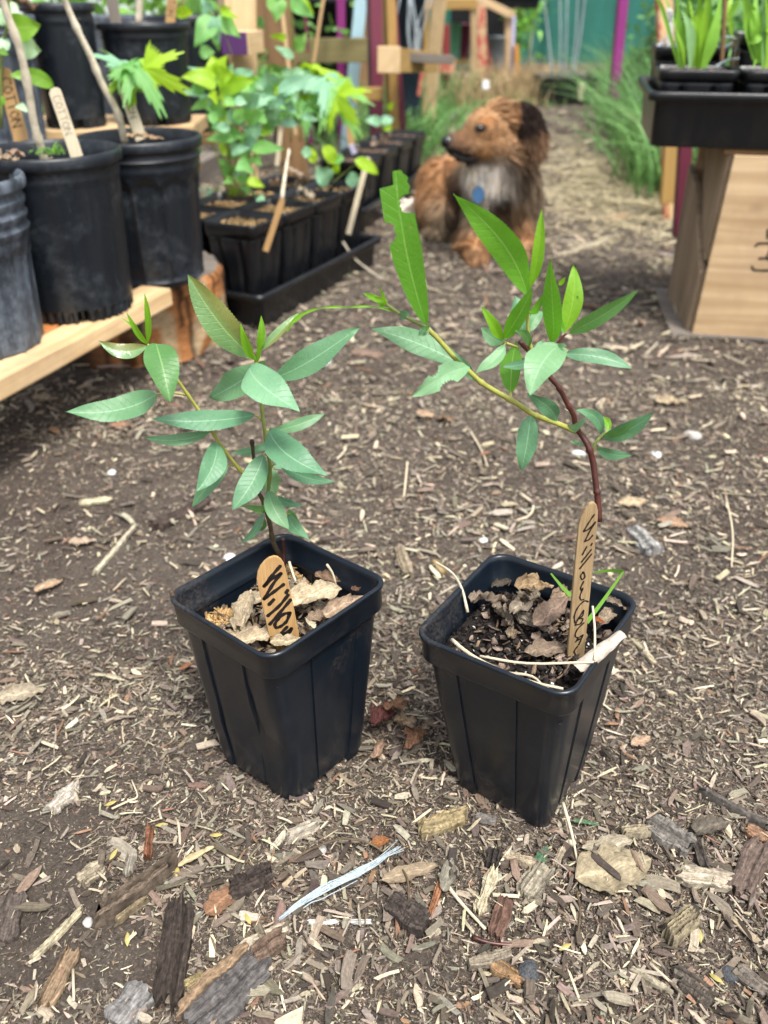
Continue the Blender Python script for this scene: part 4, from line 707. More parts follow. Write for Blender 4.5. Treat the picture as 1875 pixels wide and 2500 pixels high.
marker('tall weathered wooden stick marker in the right square pot with thin black lettering', out2, k5, V(.119, .4005, .13), V(.10, -1, .05), .0026, 'stickold', tx2, 'ink', .0011)

# ------------------------------------------------------------ round nursery pots
def round_pot(c, z0, H, rt, rb, mt, label, style='smooth', tilt=(0, 0), rot=0.0, soil=True, soilc=(.06, .045, .035), group='round nursery pots on the shelves'):
    root = empty('nursery_pot', (c[0], c[1], z0), label, 'plant pot', group); nt_ = 144
    zd = nrm(V(tilt[0], tilt[1], 1)); 
    def T(v): v = np.asarray(v, float); v = v + np.outer(v[:, 2], V(tilt[0], tilt[1], 0)); return v + V(c[0], c[1], z0)
    def lath(prof, fn=None, cap=False):
        vs = []; 
        for i, (r, z) in enumerate(prof):
            for k in range(nt_):
                th = 2 * math.pi * k / nt_ + rot; rr = r + (fn(th, z, r) if fn else 0); vs.append((rr * math.cos(th), rr * math.sin(th), z))
        f = [[i * nt_ + k, i * nt_ + (k + 1) % nt_, (i + 1) * nt_ + (k + 1) % nt_, (i + 1) * nt_ + k] for i in range(len(prof) - 1) for k in range(nt_)]
        if cap: f.append([k for k in range(nt_)][::-1])
        m = M(); m.add(T(vs), f); return m
    rz = lambda z: rb + (rt - rb) * (z / H)
    zr = H * .93; n = 46
    if style == 'fluted':
        def fn(th, z, r):
            a = (th * 12 / (2 * math.pi)) % 1.0; d = abs(a - .5) * 2; top = H * .76; arch = top - (d ** 2.4) * H * .07
            k = max(0, min(1, (arch - z) / (.006))) * max(0, min(1, (1 - d) / .16)) * max(0, min(1, z / .006)); return -.0045 * k
        bands = [(.80, .0022), (.865, .003)]
    elif style == 'ringed':
        def fn(th, z, r):
            a = (th * 14 / (2 * math.pi)) % 1.0; d = abs(a - .5) * 2; top = H * .62; arch = top - (d ** 2.4) * H * .06
            k = max(0, min(1, (arch - z) / .006)) * max(0, min(1, (1 - d) / .2)); return -.0045 * k
        bands = [(.70, .004), (.78, .004), (.86, .004), (.94, .003)]
    else:
        def fn(th, z, r):
            a = (th * 40 / (2 * math.pi)) % 1.0; k = 1 if a < .45 else 0; big = 1 if (th * 5 / (2 * math.pi)) % 1.0 < .16 else 0
            return (-.0035 * k if z < H * .07 else 0) - (.012 * big if z < H * .075 else 0)
        bands = [(.86, .0016)]
    prof = [(rz(z) - (.0025 if i == 0 else 0), z) for i, z in enumerate(np.concatenate([[0, .002], np.linspace(.005, zr, n)]))]
    prof = [(r + sum(d * math.exp(-((z / H - b) / .014) ** 2) for b, d in bands), z) for r, z in prof]
    prof += [(rz(z) - .0018, z) for z in (zr, H * .8, H * .7)]
    lath(prof, fn, True).build('pot_body', MT[mt], root, sharp=35)
    e = .0045; rr = [(rt - .0005, zr - .001), (rt + e, zr), (rt + e + .0008, zr + .002), (rt + e + .0006, H - .003), (rt + e - .001, H - .0005), (rt + e - .003, H), (rt + .0005, H - .0008), (rt - .0018, H - .004), (rt - .003, H * .9)]
    lath(rr).build('rim', MT[mt], root)
    if soil:
        zs = H * .86; m = M(); vs = [(0, 0, zs + .004)]; 
        for i in range(1, 13):
            for k in range(36): a = 2 * math.pi * k / 36; r = (rz(zs) - .001) * i / 12; vs.append((r * math.cos(a), r * math.sin(a), zs + .004 * (1 - i / 12) + rng.normal(0, .0016)))
        f = [[0, 1 + k, 1 + (k + 1) % 36] for k in range(36)] + [[1 + (i - 1) * 36 + k, 1 + i * 36 + k, 1 + i * 36 + (k + 1) % 36, 1 + (i - 1) * 36 + (k + 1) % 36] for i in range(1, 12) for k in range(36)]
        m.add(T(vs), f, None, soilc); n_ = 160; a = rng.random(n_) * 6.28; r = rz(zs) * .95 * np.sqrt(rng.random(n_)); P = T(np.stack([r * np.cos(a), r * np.sin(a), zs + .003 + rng.random(n_) * .004], 1)); L = rng.uniform(.005, .016, n_)
        q = chips(P, L, L * .3, L * .1, rng.random(n_) * 6.28, rng.normal(0, .3, n_), rng.normal(0, .5, n_), pal(n_, P2)); m.add(q[0], q[1].tolist(), q[3], q[2])
        o = m.build('mulch_topping', MT['soil'], None); tag(o, 'bark and soil topping inside the ' + label.split(' standing')[0].split(' at ')[0].split(' on ')[0], 'soil'); o['kind'] = 'stuff'
    return root

ZP = .137
# log slice under the plank
def log_slice():
    c = V(-.412, 1.365, 0); H = .113; r0 = .152; root = empty('log_slice', c, 'thick slice of tree trunk with peeling orange bark holding up the plank end', 'log')
    n = 120; nz = 18; vs = []; co = []
    for i in range(nz + 1):
        z = H * i / nz
        for k in range(n):
            th = 2 * math.pi * k / n; p = Vector((math.cos(th) * 3, math.sin(th) * 3, z * 9)); r = r0 * (1 + .05 * mnoise.noise(p * .5)) + .006 * mnoise.noise(p * 2.5) + .003 * mnoise.noise(p * 7) - .006 * (i == nz)
            vs.append(c + V(r * math.cos(th), r * math.sin(th), z)); q = mnoise.noise(Vector((math.cos(th) * 5, math.sin(th) * 5, z * 14 + 3))); s = mnoise.noise(Vector((math.cos(th) * 14, math.sin(th) * 14, z * 3)))
            peel = max(0, min(1, (math.cos(th + .75) - .42) * 3.0)); a = V(.045, .032, .025); b = V(.40, .17, .06) if q > -.05 else V(.42, .30, .17); b = b * (1 - .8 * (s > .22)) ; co.append(a * (1 + .5 * s) * (1 - peel) + b * peel)
    f = [[i * n + k, i * n + (k + 1) % n, (i + 1) * n + (k + 1) % n, (i + 1) * n + k] for i in range(nz) for k in range(n)]
    m = M(); m.add(vs, f, [((k % n) * .12, i / 18) for i in range(nz + 1) for k in range(n)], np.array(co)); m.build('bark', MT['dleaf'], root)
    top = [c + V(0, 0, H)] + [p + V(0, 0, .0) for p in vs[-n:]]; m = M(); m.add(top, [[0, 1 + k, 1 + (k + 1) % n] for k in range(n)], [(p[0] * .6, p[1]) for p in top]); m.build('cut_face', MT['greywood'], root, smooth=False)
log_slice()
shelf = empty('plank_shelf', gz(100, 860, ZP - .024) , 'low shelf of pale and orange stained planks carrying the front row of round pots', 'shelf')
fa, fb = gz(-60, 955, ZP), gz(419, 703, ZP); dv = nrm(fb - fa); pv = V(-dv[1], dv[0], 0); zc = V(0, 0, -.0125)
fa = fa - dv * .15
boardobj('plank', MT['pine'], shelf, fa + pv * .024 + zc, fb + pv * .024 + zc, .048, .025, seg=6, jit=.001, bevel=.003)
boardobj('plank', MT['orangeply'], shelf, fa + pv * .126 + zc + V(0, 0, -.001), fb + pv * .126 + zc - dv * .02 + V(0, 0, -.001), .150, .025, seg=6, jit=.001, bevel=.003)
tag(boardobj('support_beam', MT['brownwood'], None, V(-.95, 1.0, .056), V(-.60, 1.15, .056), .09, .112), 'dark rough beam under the left end of the plank shelf', 'beam')
round_pot((-.402, 1.087), ZP, .1945, .0795, .070, 'oldpot', 'smooth dusty black round pot with a slotted foot, second from the left on the plank', 'smooth', rot=.3)
round_pot((-.336, 1.252), ZP, .188, .080, .070, 'oldpot', 'fluted black round pot with arched panels, rightmost on the plank', 'fluted', rot=.1)
round_pot((-.474, .952), ZP, .186, .080, .071, 'greypot', 'faded grey ribbed round pot cut by the left edge of the photo', 'ringed', rot=.2)
for px, py, Y, s in ((75, 728, .915, .0085), (52, 880, .88, .010), (335, 672, 1.183, .0075)):
    pass
# upper shelf
up = empty('upper_shelf', V(-.5, 1.56, 0), 'upper shelf of pale and orange boards behind the front row of round pots', 'shelf')
ZU = .292
boardobj('plank', MT['palepine'], up, V(-1.0, 1.565, ZU - .0125), V(-.385, 1.585, ZU - .0125), .05, .025); boardobj('plank', MT['pine'], up, V(-1.0, 1.685, ZU - .0125), V(-.34, 1.705, ZU - .0125), .17, .024)
boardobj('support', MT['orangeply'], up, V(-.385, 1.56, ZU - .045), V(-.32, 1.56, ZU - .045), .03, .04); boardobj('support', MT['brownwood'], up, V(-.55, 1.72, 0), V(-.55, 1.72, ZU - .03), .09, .09, up=(0, 1, 0)); boardobj('support', MT['brownwood'], up, V(-.9, 1.62, 0), V(-.9, 1.62, ZU - .03), .09, .09, up=(0, 1, 0))
round_pot((-.414, 1.672), ZU, .157, .0745, .064, 'oldpot', 'wide low black round pot on the upper shelf', 'smooth', rot=.8)
round_pot((-.538, 1.615), ZU, .186, .0545, .050, 'oldpot', 'tall narrow black round pot in the middle of the upper shelf', 'smooth', rot=1.1)
round_pot((-.625, 1.50), ZU - .008, .178, .079, .068, 'greypot', 'faded grey fluted round pot at the left end of the upper shelf', 'fluted')
round_pot((-.385, 1.92), .25, .205, .075, .066, 'oldpot', 'shaded black round pot behind the wide low pot and left of the purple block', 'smooth')
round_pot((-.54, 1.93), .25, .205, .07, .06, 'greypot', 'bluish grey round pot half hidden behind the wide low pot', 'smooth', soil=False)
tag(boardobj('block', MT['brownwood'], None, V(-.70, 1.93, .2385), V(-.30, 1.93, .2385), .15, .022), 'dark board under the shaded pots behind the upper shelf', 'board')
tag(boardobj('bark_board', MT['greywood'], None, gz(440, 440, .1) , gz(520, 395, .12), .05, .05), 'short weathered block of wood between the fluted pot and the pot tray', 'block')

# canes, markers and small plants in the round pots
def canes(lst, Y, r0, r1, label, mt='cane'):
    root = empty('bare_cane', gy(*lst[0], Y[0] if isinstance(Y, tuple) else Y), label, 'tree cutting', 'bare canes in the round pots')
    m = M(); P = [gy(x, y, (Y[0] + (Y[1] - Y[0]) * i / (len(lst) - 1)) if isinstance(Y, tuple) else Y) for i, (x, y) in enumerate(lst)]
    tube(m, P, r0, r1, 10, 4, .08, knots=(.25, .5, .7, .9)); m.build('stem', MT[mt], root); return root
canes([(112, 400), (100, 360), (84, 305), (65, 195), (44, 108), (8, 8), (-8, -60)], (1.10, 1.06), .0052, .0040, 'speckled pale bare cane rising from the smooth dusty black pot')
canes([(305, 345), (298, 315), (284, 268), (248, 202), (220, 135), (186, 66), (158, 0), (140, -50)], (1.27, 1.22), .0052, .0036, 'smooth pale curved bare cane rising from the fluted black pot')
def m_stick(label, x0, y0, x1, y1, wpx, Y, mt, text=None, tw=.001, tilt=.1):
    """flat rounded stick from bottom x0,y0 to top x1,y1 (photo px)"""
    L = math.hypot(x1 - x0, y1 - y0); ux, uy = (x1 - x0) / L, (y1 - y0) / L; h = wpx / 2; nx_, ny_ = -uy, ux
    out = [(-h, 0), (-h, L - h)] + [(-h * math.cos(a), L - h + h * math.sin(a)) for a in np.linspace(.3, math.pi - .3, 7)] + [(h, L - h), (h, 0)]
    conv = lambda a, b: (x0 + ux * b + nx_ * a, y0 + uy * b + ny_ * a)
    P = gy(x0, y0, Y); texts = []
    if text:
        pos = L - h * 1.5; hs_ = wpx * .62
        for chx in text:
            wd = hs_ * .75
            for st_ in FONT.get(chx, []): texts.append([((yy - .5) * hs_ * 1.0, pos - xx * wd) for xx, yy in st_])
            pos -= wd * 1.25
    return marker(label, out, conv, P, V(-.05, -1, tilt), .002, mt, texts, 'ink' if tw > .0008 else 'fadedink', tw)
FONT = {'C': [[(1, .9), (.3, 1), (0, .5), (.3, 0), (1, .1)]], 'O': [[(.5, 1), (0, .5), (.5, 0), (1, .5), (.5, 1)]], 'T': [[(.5, 0), (.5, 1)], [(0, 1), (1, 1)]], 'N': [[(0, 0), (0, 1)], [(0, 1), (1, 0)], [(1, 0), (1, 1)]], 'S': [[(1, .9), (.2, .9), (.2, .55), (.9, .45), (.8, .05), (0, .1)]], 'Y': [[(0, 1), (.5, .5)], [(1, 1), (.4, 0)]], '9': [[(.8, .6), (.2, .6), (.3, 1), (.8, .9), (.8, .6), (.7, 0)]], 'B': [[(0, 0), (0, 1), (.8, .8), (.1, .5), (.9, .2), (0, 0)]], 'I': [[(.5, 0), (.5, 1)]], 'K': [[(0, 0), (0, 1)], [(1, 1), (0, .5), (1, 0)]]}
m_stick('mottled brown wooden plant marker lettered COTTON at the left edge of the photo', 52, 345, 6, 165, 36, 1.235, 'stick', 'COTTON', .0016)
m_stick('bright whitish plant marker with faded lettering in the smooth dusty black pot', 188, 385, 130, 214, 29, 1.075, 'stickpale', 'COTTON', .0006)
m_stick('weathered plant marker lettered COTTON in the fluted black pot', 345, 342, 290, 182, 27, 1.25, 'stickpale', 'COTTON', .0009)
m_stick('grey blank plant marker leaning in the wide low black pot', 284, 62, 262, -60, 27, 1.66, 'greywood'); m_stick('brown plant marker with smudged letters at the back of the wide low black pot', 415, 60, 424, -60, 24, 1.70, 'stick', 'COTTON', .001)
canes([(338, 60), (340, 20), (342, -40)], 1.68, .0055, .005, 'short pinkish bare cane in the wide low black pot', 'cane')
def plant(name, label, cat, base, stems, leaves, conv, group=None, stemm='stem'):
    root = empty(name, base, label, cat, group)
    for pts, r0, r1 in stems:
        m = M(); tube(m, [gy(*conv(x, y), Y) for x, y, Y in pts], r0, r1, 6, 4, .05); m.build('stem', MT[stemm], root)
    for L in leaves:
        bx, by, tx, ty, w, mt, Y = L[:7]; k = dict(L[7]) if len(L) > 7 else {}; dy = k.pop('dy', rng.uniform(-.03, .02)); k.setdefault('teeth', 1); k.setdefault('nu', 24); k.setdefault('nv', 4); k.setdefault('shape', w_mint if name in ('mint_clump', 'leafy_seedlings', 'nettle_shoot', 'hanging_shoot') else w_ovate); k.setdefault('rot', rng.uniform(-.4, .4)); k.setdefault('tamp', .07); w *= 1.15; k.setdefault('side', rng.uniform(-.05, .05)); k.setdefault('arch', .08)
        B = gy(*conv(bx, by), Y); leaf(root, B, gy(*conv(tx, ty), Y + dy), w * conv.s / ppm(B), mt, **k)
    return root
class Cv:
    def __init__(s, ox, oy, sc): s.ox, s.oy, s.s = ox, oy, 1 / sc
    def __call__(s, x, y): return s.ox + x * s.s, s.oy + y * s.s
K1 = Cv(0, 0, 6.38); K3 = Cv(440, 0, 2.592); K0 = Cv(0, 0, 1); K4 = Cv(230, 0, 6.144); K8 = Cv(440, 320, 3.318)
plant('cottonwood_sapling', 'young cottonwood with broad green and pale leaves at the left edge beside the speckled cane', 'sapling', gy(10, 330, 1.24), [([(25, 2000, 1.24), (20, 960, 1.24), (60, 620, 1.23), (110, 420, 1.22), (150, 200, 1.22), (120, -100, 1.22)], .0022, .0014)],
 [(110, 420, 635, 380, 370, 'pond', 1.20, dict(side=.05, teeth=0)), (150, 260, 200, 30, 190, 'pondp', 1.22, dict(teeth=0)), (230, 700, 640, 790, 330, 'pondp', 1.215, dict(teeth=0)), (60, 800, 60, 560, 200, 'pondp', 1.22), (840, 1340, 140, 1180, 230, 'pond', 1.19, dict(side=.10, teeth=0)), (0, 780, 150, 860, 110, 'pond', 1.19), (100, 400, -60, 120, 250, 'pondp', 1.23), (270, 1640, 440, 1740, 120, 'pondp', 1.23), (40, 1500, 10, 1660, 90, 'pond', 1.22)], K1)
def w_maple(u): return w_ovate(u)
def maple(parent, px, py, Y, size, yaw, mt, pitch=.9, droop=.25, roll=0.0):
    """palmate lobed leaf; size in metres"""
    lobes = [(0, 1.0, .40), (.85, .84, .34), (-.85, .84, .34), (1.75, .55, .28), (-1.75, .55, .28)]; N = 150; m = M(); vs = [(0, 0, 0)]; uv = [(0, .5)]
    for k in range(N + 1):
        a = -2.5 + 5.0 * k / N; r = .20
        for la, lr, lw in lobes: r = max(r, lr * math.exp(-((a - la) / lw) ** 2 * 1.2) + .0)
        r = max(r, .46 * (abs(a) < 1.95)); r *= 1 + .09 * (1 if k % 4 < 2 else -1); 
        for q in (.34, .67, 1.0): x, y = r * q * math.cos(a) * size, r * q * math.sin(a) * size; vs.append((x, y, -droop * (x * x + y * y) / size + .05 * size * math.sin(a * 5) * q)); uv.append((q, .5 + .5 * math.sin(a * 3.7) * .9))
    f = [];
    for k in range(N):
        b0, b1 = 1 + 3 * k, 4 + 3 * k; f += [[0, b0, b1], [b0, b0 + 1, b1 + 1, b1], [b0 + 1, b0 + 2, b1 + 2, b1 + 1]]
    Mx = np.array(Matrix.Rotation(yaw, 3, 'Z') @ Matrix.Rotation(pitch, 3, 'Y') @ Matrix.Rotation(roll, 3, 'X')); P = gy(px, py, Y); v = np.array(vs) @ Mx.T + P; m.add(v, f, uv); return m.build('leaf', MT[mt], parent)
mp = empty('maple_seedling', gy(320, 340, 1.27), 'maple seedling with pale and lime lobed leaves in the fluted black pot', 'seedling')
m = M(); tube(m, [gy(318, 335, 1.27), gy(322, 250, 1.26), gy(312, 190, 1.25), gy(308, 160, 1.25)], .0012, .0009, 6, 4); m.build('stem', MT['stem'], mp)
maple(mp, 306, 158, 1.25, .042, -1.9, 'mintt', .35, .4, .5); maple(mp, 322, 158, 1.25, .062, -.6, 'mintt', .55, .5, .3); maple(mp, 350, 165, 1.25, .060, -.45, 'lime', .35, .3, 1.2); maple(mp, 314, 175, 1.26, .045, -1.4, 'lime', 1.1, .4, -.2); maple(mp, 300, 160, 1.27, .05, 2.3, 'mintg', -.6, .3, .3)
g_ = empty('grass_tuft', gy(100, 372, 1.06), 'small tuft of green weeds at the foot of the speckled cane', 'weed')
q = []
for k in range(26): 
    P = gy(70 + rng.random() * 90, 376, 1.05 + rng.random() * .04); D = V(rng.normal(0, .7), rng.normal(0, .4), .8); q.append((P, D))
bv = blades(np.array([a for a, b in q]), np.array([b for a, b in q]), rng.uniform(.008, .026, 26), .0035, np.tile(V(.2, 0, -.4), (26, 1)), np.tile(V(.16, .34, .06), (26, 1)) * rng.uniform(.6, 1.5, (26, 1)))
batch('blades', [bv], MT['blade'], g_)
dead_leaf(gy(8, 385, .93), .035, .03, .3, .2, .2, (.30, .23, .18), 21, 'brown dead leaf lying in the faded grey ribbed pot', 1.0, .15); dead_leaf(gy(355, 338, 1.22), .05, .022, .3, .1, .2, (.40, .28, .19), 22, 'curled tan dead leaf in the fluted black pot', 1.8, .1)
dead_leaf(gy(55, 8, 1.53), .05, .05, .3, .2, .2, (.14, .09, .06), 23, 'crumpled dark brown leaf in the faded grey fluted pot', 1.0, .2); dead_leaf(gy(40, 375, 1.05), .03, .024, 1.3, .2, .2, (.34, .24, .20), 24, 'pinkish dead leaf left of the weeds in the smooth dusty pot', 1.4, .15)

# ------------------------------------------------------------ trays with square pots on the left
def small_pot(c, ax, z0, w, wb, H, label, hull=(.42, .28, .13), group='square pots in the left trays', hullon=True, name='square_pot'):
    root = empty(name, (c[0], c[1], z0), label, 'plant pot', group); a = math.atan2(ax[1], ax[0]); Mx = np.array(Matrix.Rotation(a, 3, 'Z')); T = lambda v: np.asarray(v, float) @ Mx.T + V(c[0], c[1], z0)
    hw = lambda z: wb / 2 + (w / 2 - wb / 2 - .002) * z / H; zr = H * .86; m = M()
    loft(m, [ring(hw(z), .011, z, .002 if 0 < z < zr - .006 else 0) for z in (0, .004, H * .3, H * .6, zr - .008, zr)] + [ring(hw(z) - .0015, .01, z) for z in (zr, H * .6)], T); m.build('pot_body', MT['tray'], root)
    m = M(); loft(m, [ring(hw(zr), .012, zr - .001), ring(w / 2 - .0008, .012, zr - .001), ring(w / 2, .012, H - .002), ring(w / 2 - .0008, .012, H), ring(w / 2 - .0026, .011, H - .001), ring(w / 2 - .0042, .01, zr)], T, cap0=False); m.build('rim', MT['tray'], root)
    m = M(); k = 10; gg = np.linspace(-w / 2 + .004, w / 2 - .004, k); xx, yy = np.meshgrid(gg, gg); zz = H * .88 + rng.normal(0, .002, xx.shape); ii = np.arange(k * k).reshape(k, k); f = np.stack([ii[:-1, :-1], ii[:-1, 1:], ii[1:, 1:], ii[1:, :-1]], -1).reshape(-1, 4)
    m.add(T(np.stack([xx, yy, zz], -1).reshape(-1, 3)), f.tolist(), None, (.07, .05, .035)); n_ = 420 if hullon else 120; x = rng.uniform(-w / 2 + .006, w / 2 - .006, n_); y = rng.uniform(-w / 2 + .006, w / 2 - .006, n_); L = rng.uniform(.004, .010, n_)
    q = chips(T(np.stack([x, y, H * .89 + rng.random(n_) * .007], 1)), L, L * .3, L * .15, rng.random(n_) * 6.28, rng.normal(0, .4, n_), rng.normal(0, .7, n_), np.array(hull) * rng.uniform(.5, 1.4, (n_, 1)), .4); m.add(q[0], q[1].tolist(), q[3], q[2])
    o = m.build('potting_soil', MT['hull'], None); tag(o, 'topping of soil and pale hulls in the ' + label.replace('small square', 'square'), 'soil'); o['kind'] = 'stuff'; return root
def tray(cF, ax, Lx, Ly, z0, H, label, name='plant_tray', lip=.008, group='black plastic trays', rb_=.0016):
    """cF front right corner, ax unit along the long side (away), width to the left"""
    ax = nrm(ax); ay = V(-ax[1], ax[0], 0); root = empty(name, cF + V(0, 0, z0), label, 'tray', group); T = lambda v: cF + V(0, 0, z0) + np.outer(np.asarray(v)[:, 0], ax) + np.outer(np.asarray(v)[:, 1], ay) + np.outer(np.asarray(v)[:, 2], V(0, 0, 1))
    def rr(o_, z, rib=0):
        p = []; r = .015; n = 40
        cs = [(r - o_ - r, r - o_ - r)]; x0, x1, y0, y1 = -o_, Lx + o_, -o_, Ly + o_; k = 0
        for (cx, cy, a0) in ((x1 - r, y1 - r, 0), (x0 + r, y1 - r, math.pi / 2), (x0 + r, y0 + r, math.pi), (x1 - r, y0 + r, -math.pi / 2)):
            for j in range(6): a = a0 + math.pi / 2 * j / 5; p.append((cx + r * math.cos(a), cy + r * math.sin(a), z))
            q = {0: (x0 + r, y1), 1: (x0, y0 + r), 2: (x1 - r, y0), 3: (x1, y1 - r)}[k]; e = p[-1]; 
            for j in range(1, n): t_ = j / n; x, y = e[0] + (q[0] - e[0]) * t_, e[1] + (q[1] - e[1]) * t_; d_ = rib if j % 2 else 0; nx_, ny_ = [(0, -1), (1, 0), (0, 1), (-1, 0)][k]; p.append((x + nx_ * d_, y + ny_ * d_, z))
            k += 1
        return p
    m = M(); loft(m, [rr(-.006, 0, rb_), rr(-.004, .004, rb_), rr(-.001, H - .016, rb_), rr(0, H - .012, 0), rr(0, H - .006, 0), rr(-.002, H - .006), rr(-.004, .006), rr(-.02, .004)], T, cap0=True, cap1=True); m.build('tray_body', MT['tray'], root, sharp=35)
    m = M(); loft(m, [rr(0, H - .014), rr(lip, H - .013), rr(lip + .001, H - .003), rr(lip - .002, H), rr(0, H - .001), rr(-.002, H - .006)], T, cap0=False); m.build('lip', MT['tray'], root); return root
FC = gz(618, 555, .168); ax1 = nrm(gz(898, 448, .168) - FC); ay1 = V(-ax1[1], ax1[0], 0); FC[2] = 0
tray(FC + ax1 * -.012 + ay1 * -.010, ax1, .45, .24, .0, .062, 'near black tray on the ground holding a double row of square pots')
names = ['nearest', 'second', 'third', 'farthest']
for i in range(4):
    for j in range(2):
        small_pot(FC + ax1 * (.055 + .104 * i) + ay1 * (.055 + .11 * j), ax1, .008, .104, .074, .160, 'square black pot, %s in the %s row of the near tray' % (names[i], ('path side', 'shelf side')[j]), hullon=(i < 2))
FC2 = gz(893, 396, .16); FC2[2] = 0; e2 = gz(1000, 340, .16); e2[2] = 0; ax2 = nrm(e2 - FC2)
tray(FC2 + V(-.01, -.02, 0), ax2, .62, .24, 0, .062, 'far black tray on the ground beyond the near tray')
for i in range(4): small_pot(FC2 + ax2 * (.07 + .145 * i) + V(-ax2[1], ax2[0], 0) * .06, ax2, .008, .12, .085, .15, 'square black pot, %s in the far tray' % names[i], hull=(.24, .16, .11))
m_stick('wooden plant marker slipped outside the nearest pot of the near tray', 648, 614, 690, 485, 15, 1.385, 'stick', None); m_stick('wooden plant marker hanging outside the farthest pot of the near tray', 850, 572, 899, 383, 13, 1.70, 'stickpale', None)
m_stick('small brown plant marker upright in the near tray behind the mint clump', 676, 405, 688, 285, 11, 1.75, 'stickpale'); m_stick('plant marker with a pinkish brown foot in the far tray', 858, 360, 852, 285, 16, 2.05, 'stick')
st_ = [([(300 + i * 14, 1250, 1.52), (x0, y0, 1.52), (x1, y1, 1.52)], .0016, .0010) for i, (x0, y0, x1, y1) in enumerate([(290, 900, 235, 480), (180, 800, 170, 620), (300, 900, 260, 640), (360, 900, 378, 640), (390, 1000, 330, 700), (430, 1000, 480, 900), (460, 1000, 590, 600), (440, 1100, 400, 850), (330, 1100, 300, 760), (470, 1100, 540, 820)])]
Ym = 1.52
mint = plant('mint_clump', 'tall clump of mint like plants with toothed bright green leaves in the near tray', 'herb', gy(590, 505, 1.50), st_,
 [(235, 490, 200, 350, 110, 'lime', Ym), (235, 490, 300, 345, 80, 'lime', Ym), (235, 500, 340, 460, 110, 'lime', Ym - .03), (230, 540, 0, 492, 100, 'lime', Ym - .02, dict(side=.1)), (240, 560, 490, 500, 95, 'lime', Ym - .03), (235, 490, 40, 425, 40, 'mintg', Ym), (270, 540, 330, 400, 90, 'mintg', Ym + .03), (330, 520, 470, 450, 100, 'mintg', Ym + .02),
  (130, 600, -10, 580, 40, 'mintg', Ym), (180, 640, 60, 700, 50, 'mintt', Ym), (375, 600, 500, 575, 70, 'mintt', Ym), (380, 660, 515, 590, 110, 'mintg', Ym - .02), (380, 640, 260, 560, 90, 'mintt', Ym), (300, 700, 420, 800, 75, 'mintg', Ym - .02), (290, 720, 150, 680, 60, 'mintt', Ym), (355, 880, 155, 885, 62, 'mintt', Ym - .03),
  (455, 935, 672, 945, 75, 'mintt', Ym - .04), (450, 1060, 345, 1075, 90, 'mintt', Ym - .03), (600, 570, 530, 440, 125, 'mintg', Ym), (620, 590, 880, 480, 88, 'mintg', Ym - .02), (615, 600, 735, 712, 95, 'mintg', Ym - .02), (600, 600, 480, 690, 80, 'mintg', Ym), (590, 620, 500, 560, 60, 'mintt', Ym), (480, 680, 640, 762, 64, 'mintg', Ym), (640, 765, 750, 800, 60, 'mintg', Ym),
  (440, 810, 590, 850, 56, 'lime', Ym), (400, 840, 445, 990, 70, 'mintt', Ym), (380, 960, 300, 1000, 60, 'mintt', Ym), (300, 1050, 240, 1010, 50, 'mintt', Ym), (330, 1130, 270, 1160, 50, 'mintt', Ym), (420, 1130, 480, 1180, 55, 'lime', Ym), (360, 1190, 310, 1230, 50, 'lime', Ym), (400, 1180, 420, 1240, 50, 'mintt', Ym), (250, 820, 200, 760, 50, 'mintt', Ym + .02), (500, 760, 560, 700, 60, 'mintt', Ym + .02), (300, 900, 420, 930, 60, 'mintg', Ym + .02), (350, 760, 440, 720, 60, 'mintt', Ym + .02)] + [(bx_, by_, bx_ + sg_ * rng.uniform(60, 125), by_ + rng.uniform(-70, 50), rng.uniform(48, 85), ('mintt', 'mintg', 'lime', 'mintt')[int(rng.integers(0, 4))], Ym + rng.uniform(-.05, .06)) for bx_, by_ in [(x_ + rng.uniform(-25, 25), y_) for x_, y_ in [(180, 660), (250, 620), (330, 640), (420, 620), (520, 640), (600, 650), (230, 760), (330, 820), (420, 760), (500, 820), (560, 760), (300, 960), (390, 900), (470, 1000), (350, 1100), (430, 1140), (140, 560), (420, 540), (560, 540), (660, 620)]] for sg_ in (-1, 1)], K3)
plant('leafy_seedlings', 'crowded leafy green seedlings in the shelf side pots behind the mint clump', 'herb', gy(690, 400, 1.78), [([(x_, 900, 1.78), (x_ - 10, 600, 1.78), (x_ + d_, 430, 1.78)], .0014, .0009) for x_, d_ in ((560, 20), (640, -20), (700, 30), (760, 10))], [(x_, y_, x_ + sg_ * rng.uniform(50, 110), y_ + rng.uniform(-50, 60), rng.uniform(40, 75), ('mintt', 'w_mid', 'mintg', 'w_mid')[int(rng.integers(0, 4))], 1.78 + rng.uniform(-.05, .08)) for x_ in (560, 640, 700, 770) for y_ in (450, 520, 590, 660, 730) for sg_ in (-1, 1)], K3)
plant('nettle_shoot', 'overhanging shoot with drooping toothed leaves above the purple block', 'herb', gy(520, 60, 1.70), [([(210, 100, 1.62), (150, 40, 1.64), (60, -60, 1.66)], .0016, .0014), ([(330, 350, 1.62), (290, 240, 1.62), (215, 105, 1.62)], .0008, .0010)],
 [(205, 105, 85, 295, 120, 'mintt', 1.62, dict(side=-.06)), (210, 105, 255, 285, 75, 'mintg', 1.61), (240, 100, 385, 240, 95, 'mintt', 1.62, dict(side=.06)), (200, 90, 130, -10, 70, 'mintg', 1.63), (270, 80, 370, 120, 40, 'lime', 1.62), (60, 20, 160, -20, 90, 'mintt', 1.66), (215, 200, 250, 330, 45, 'mintt', 1.64), (120, 330, 220, 330, 70, 'mintt', 1.85), (40, 60, -40, 100, 60, 'lime', 1.8), (60, 100, 20, 30, 50, 'lime', 1.75), (250, 60, 330, 50, 40, 'lime', 1.65)], K3)
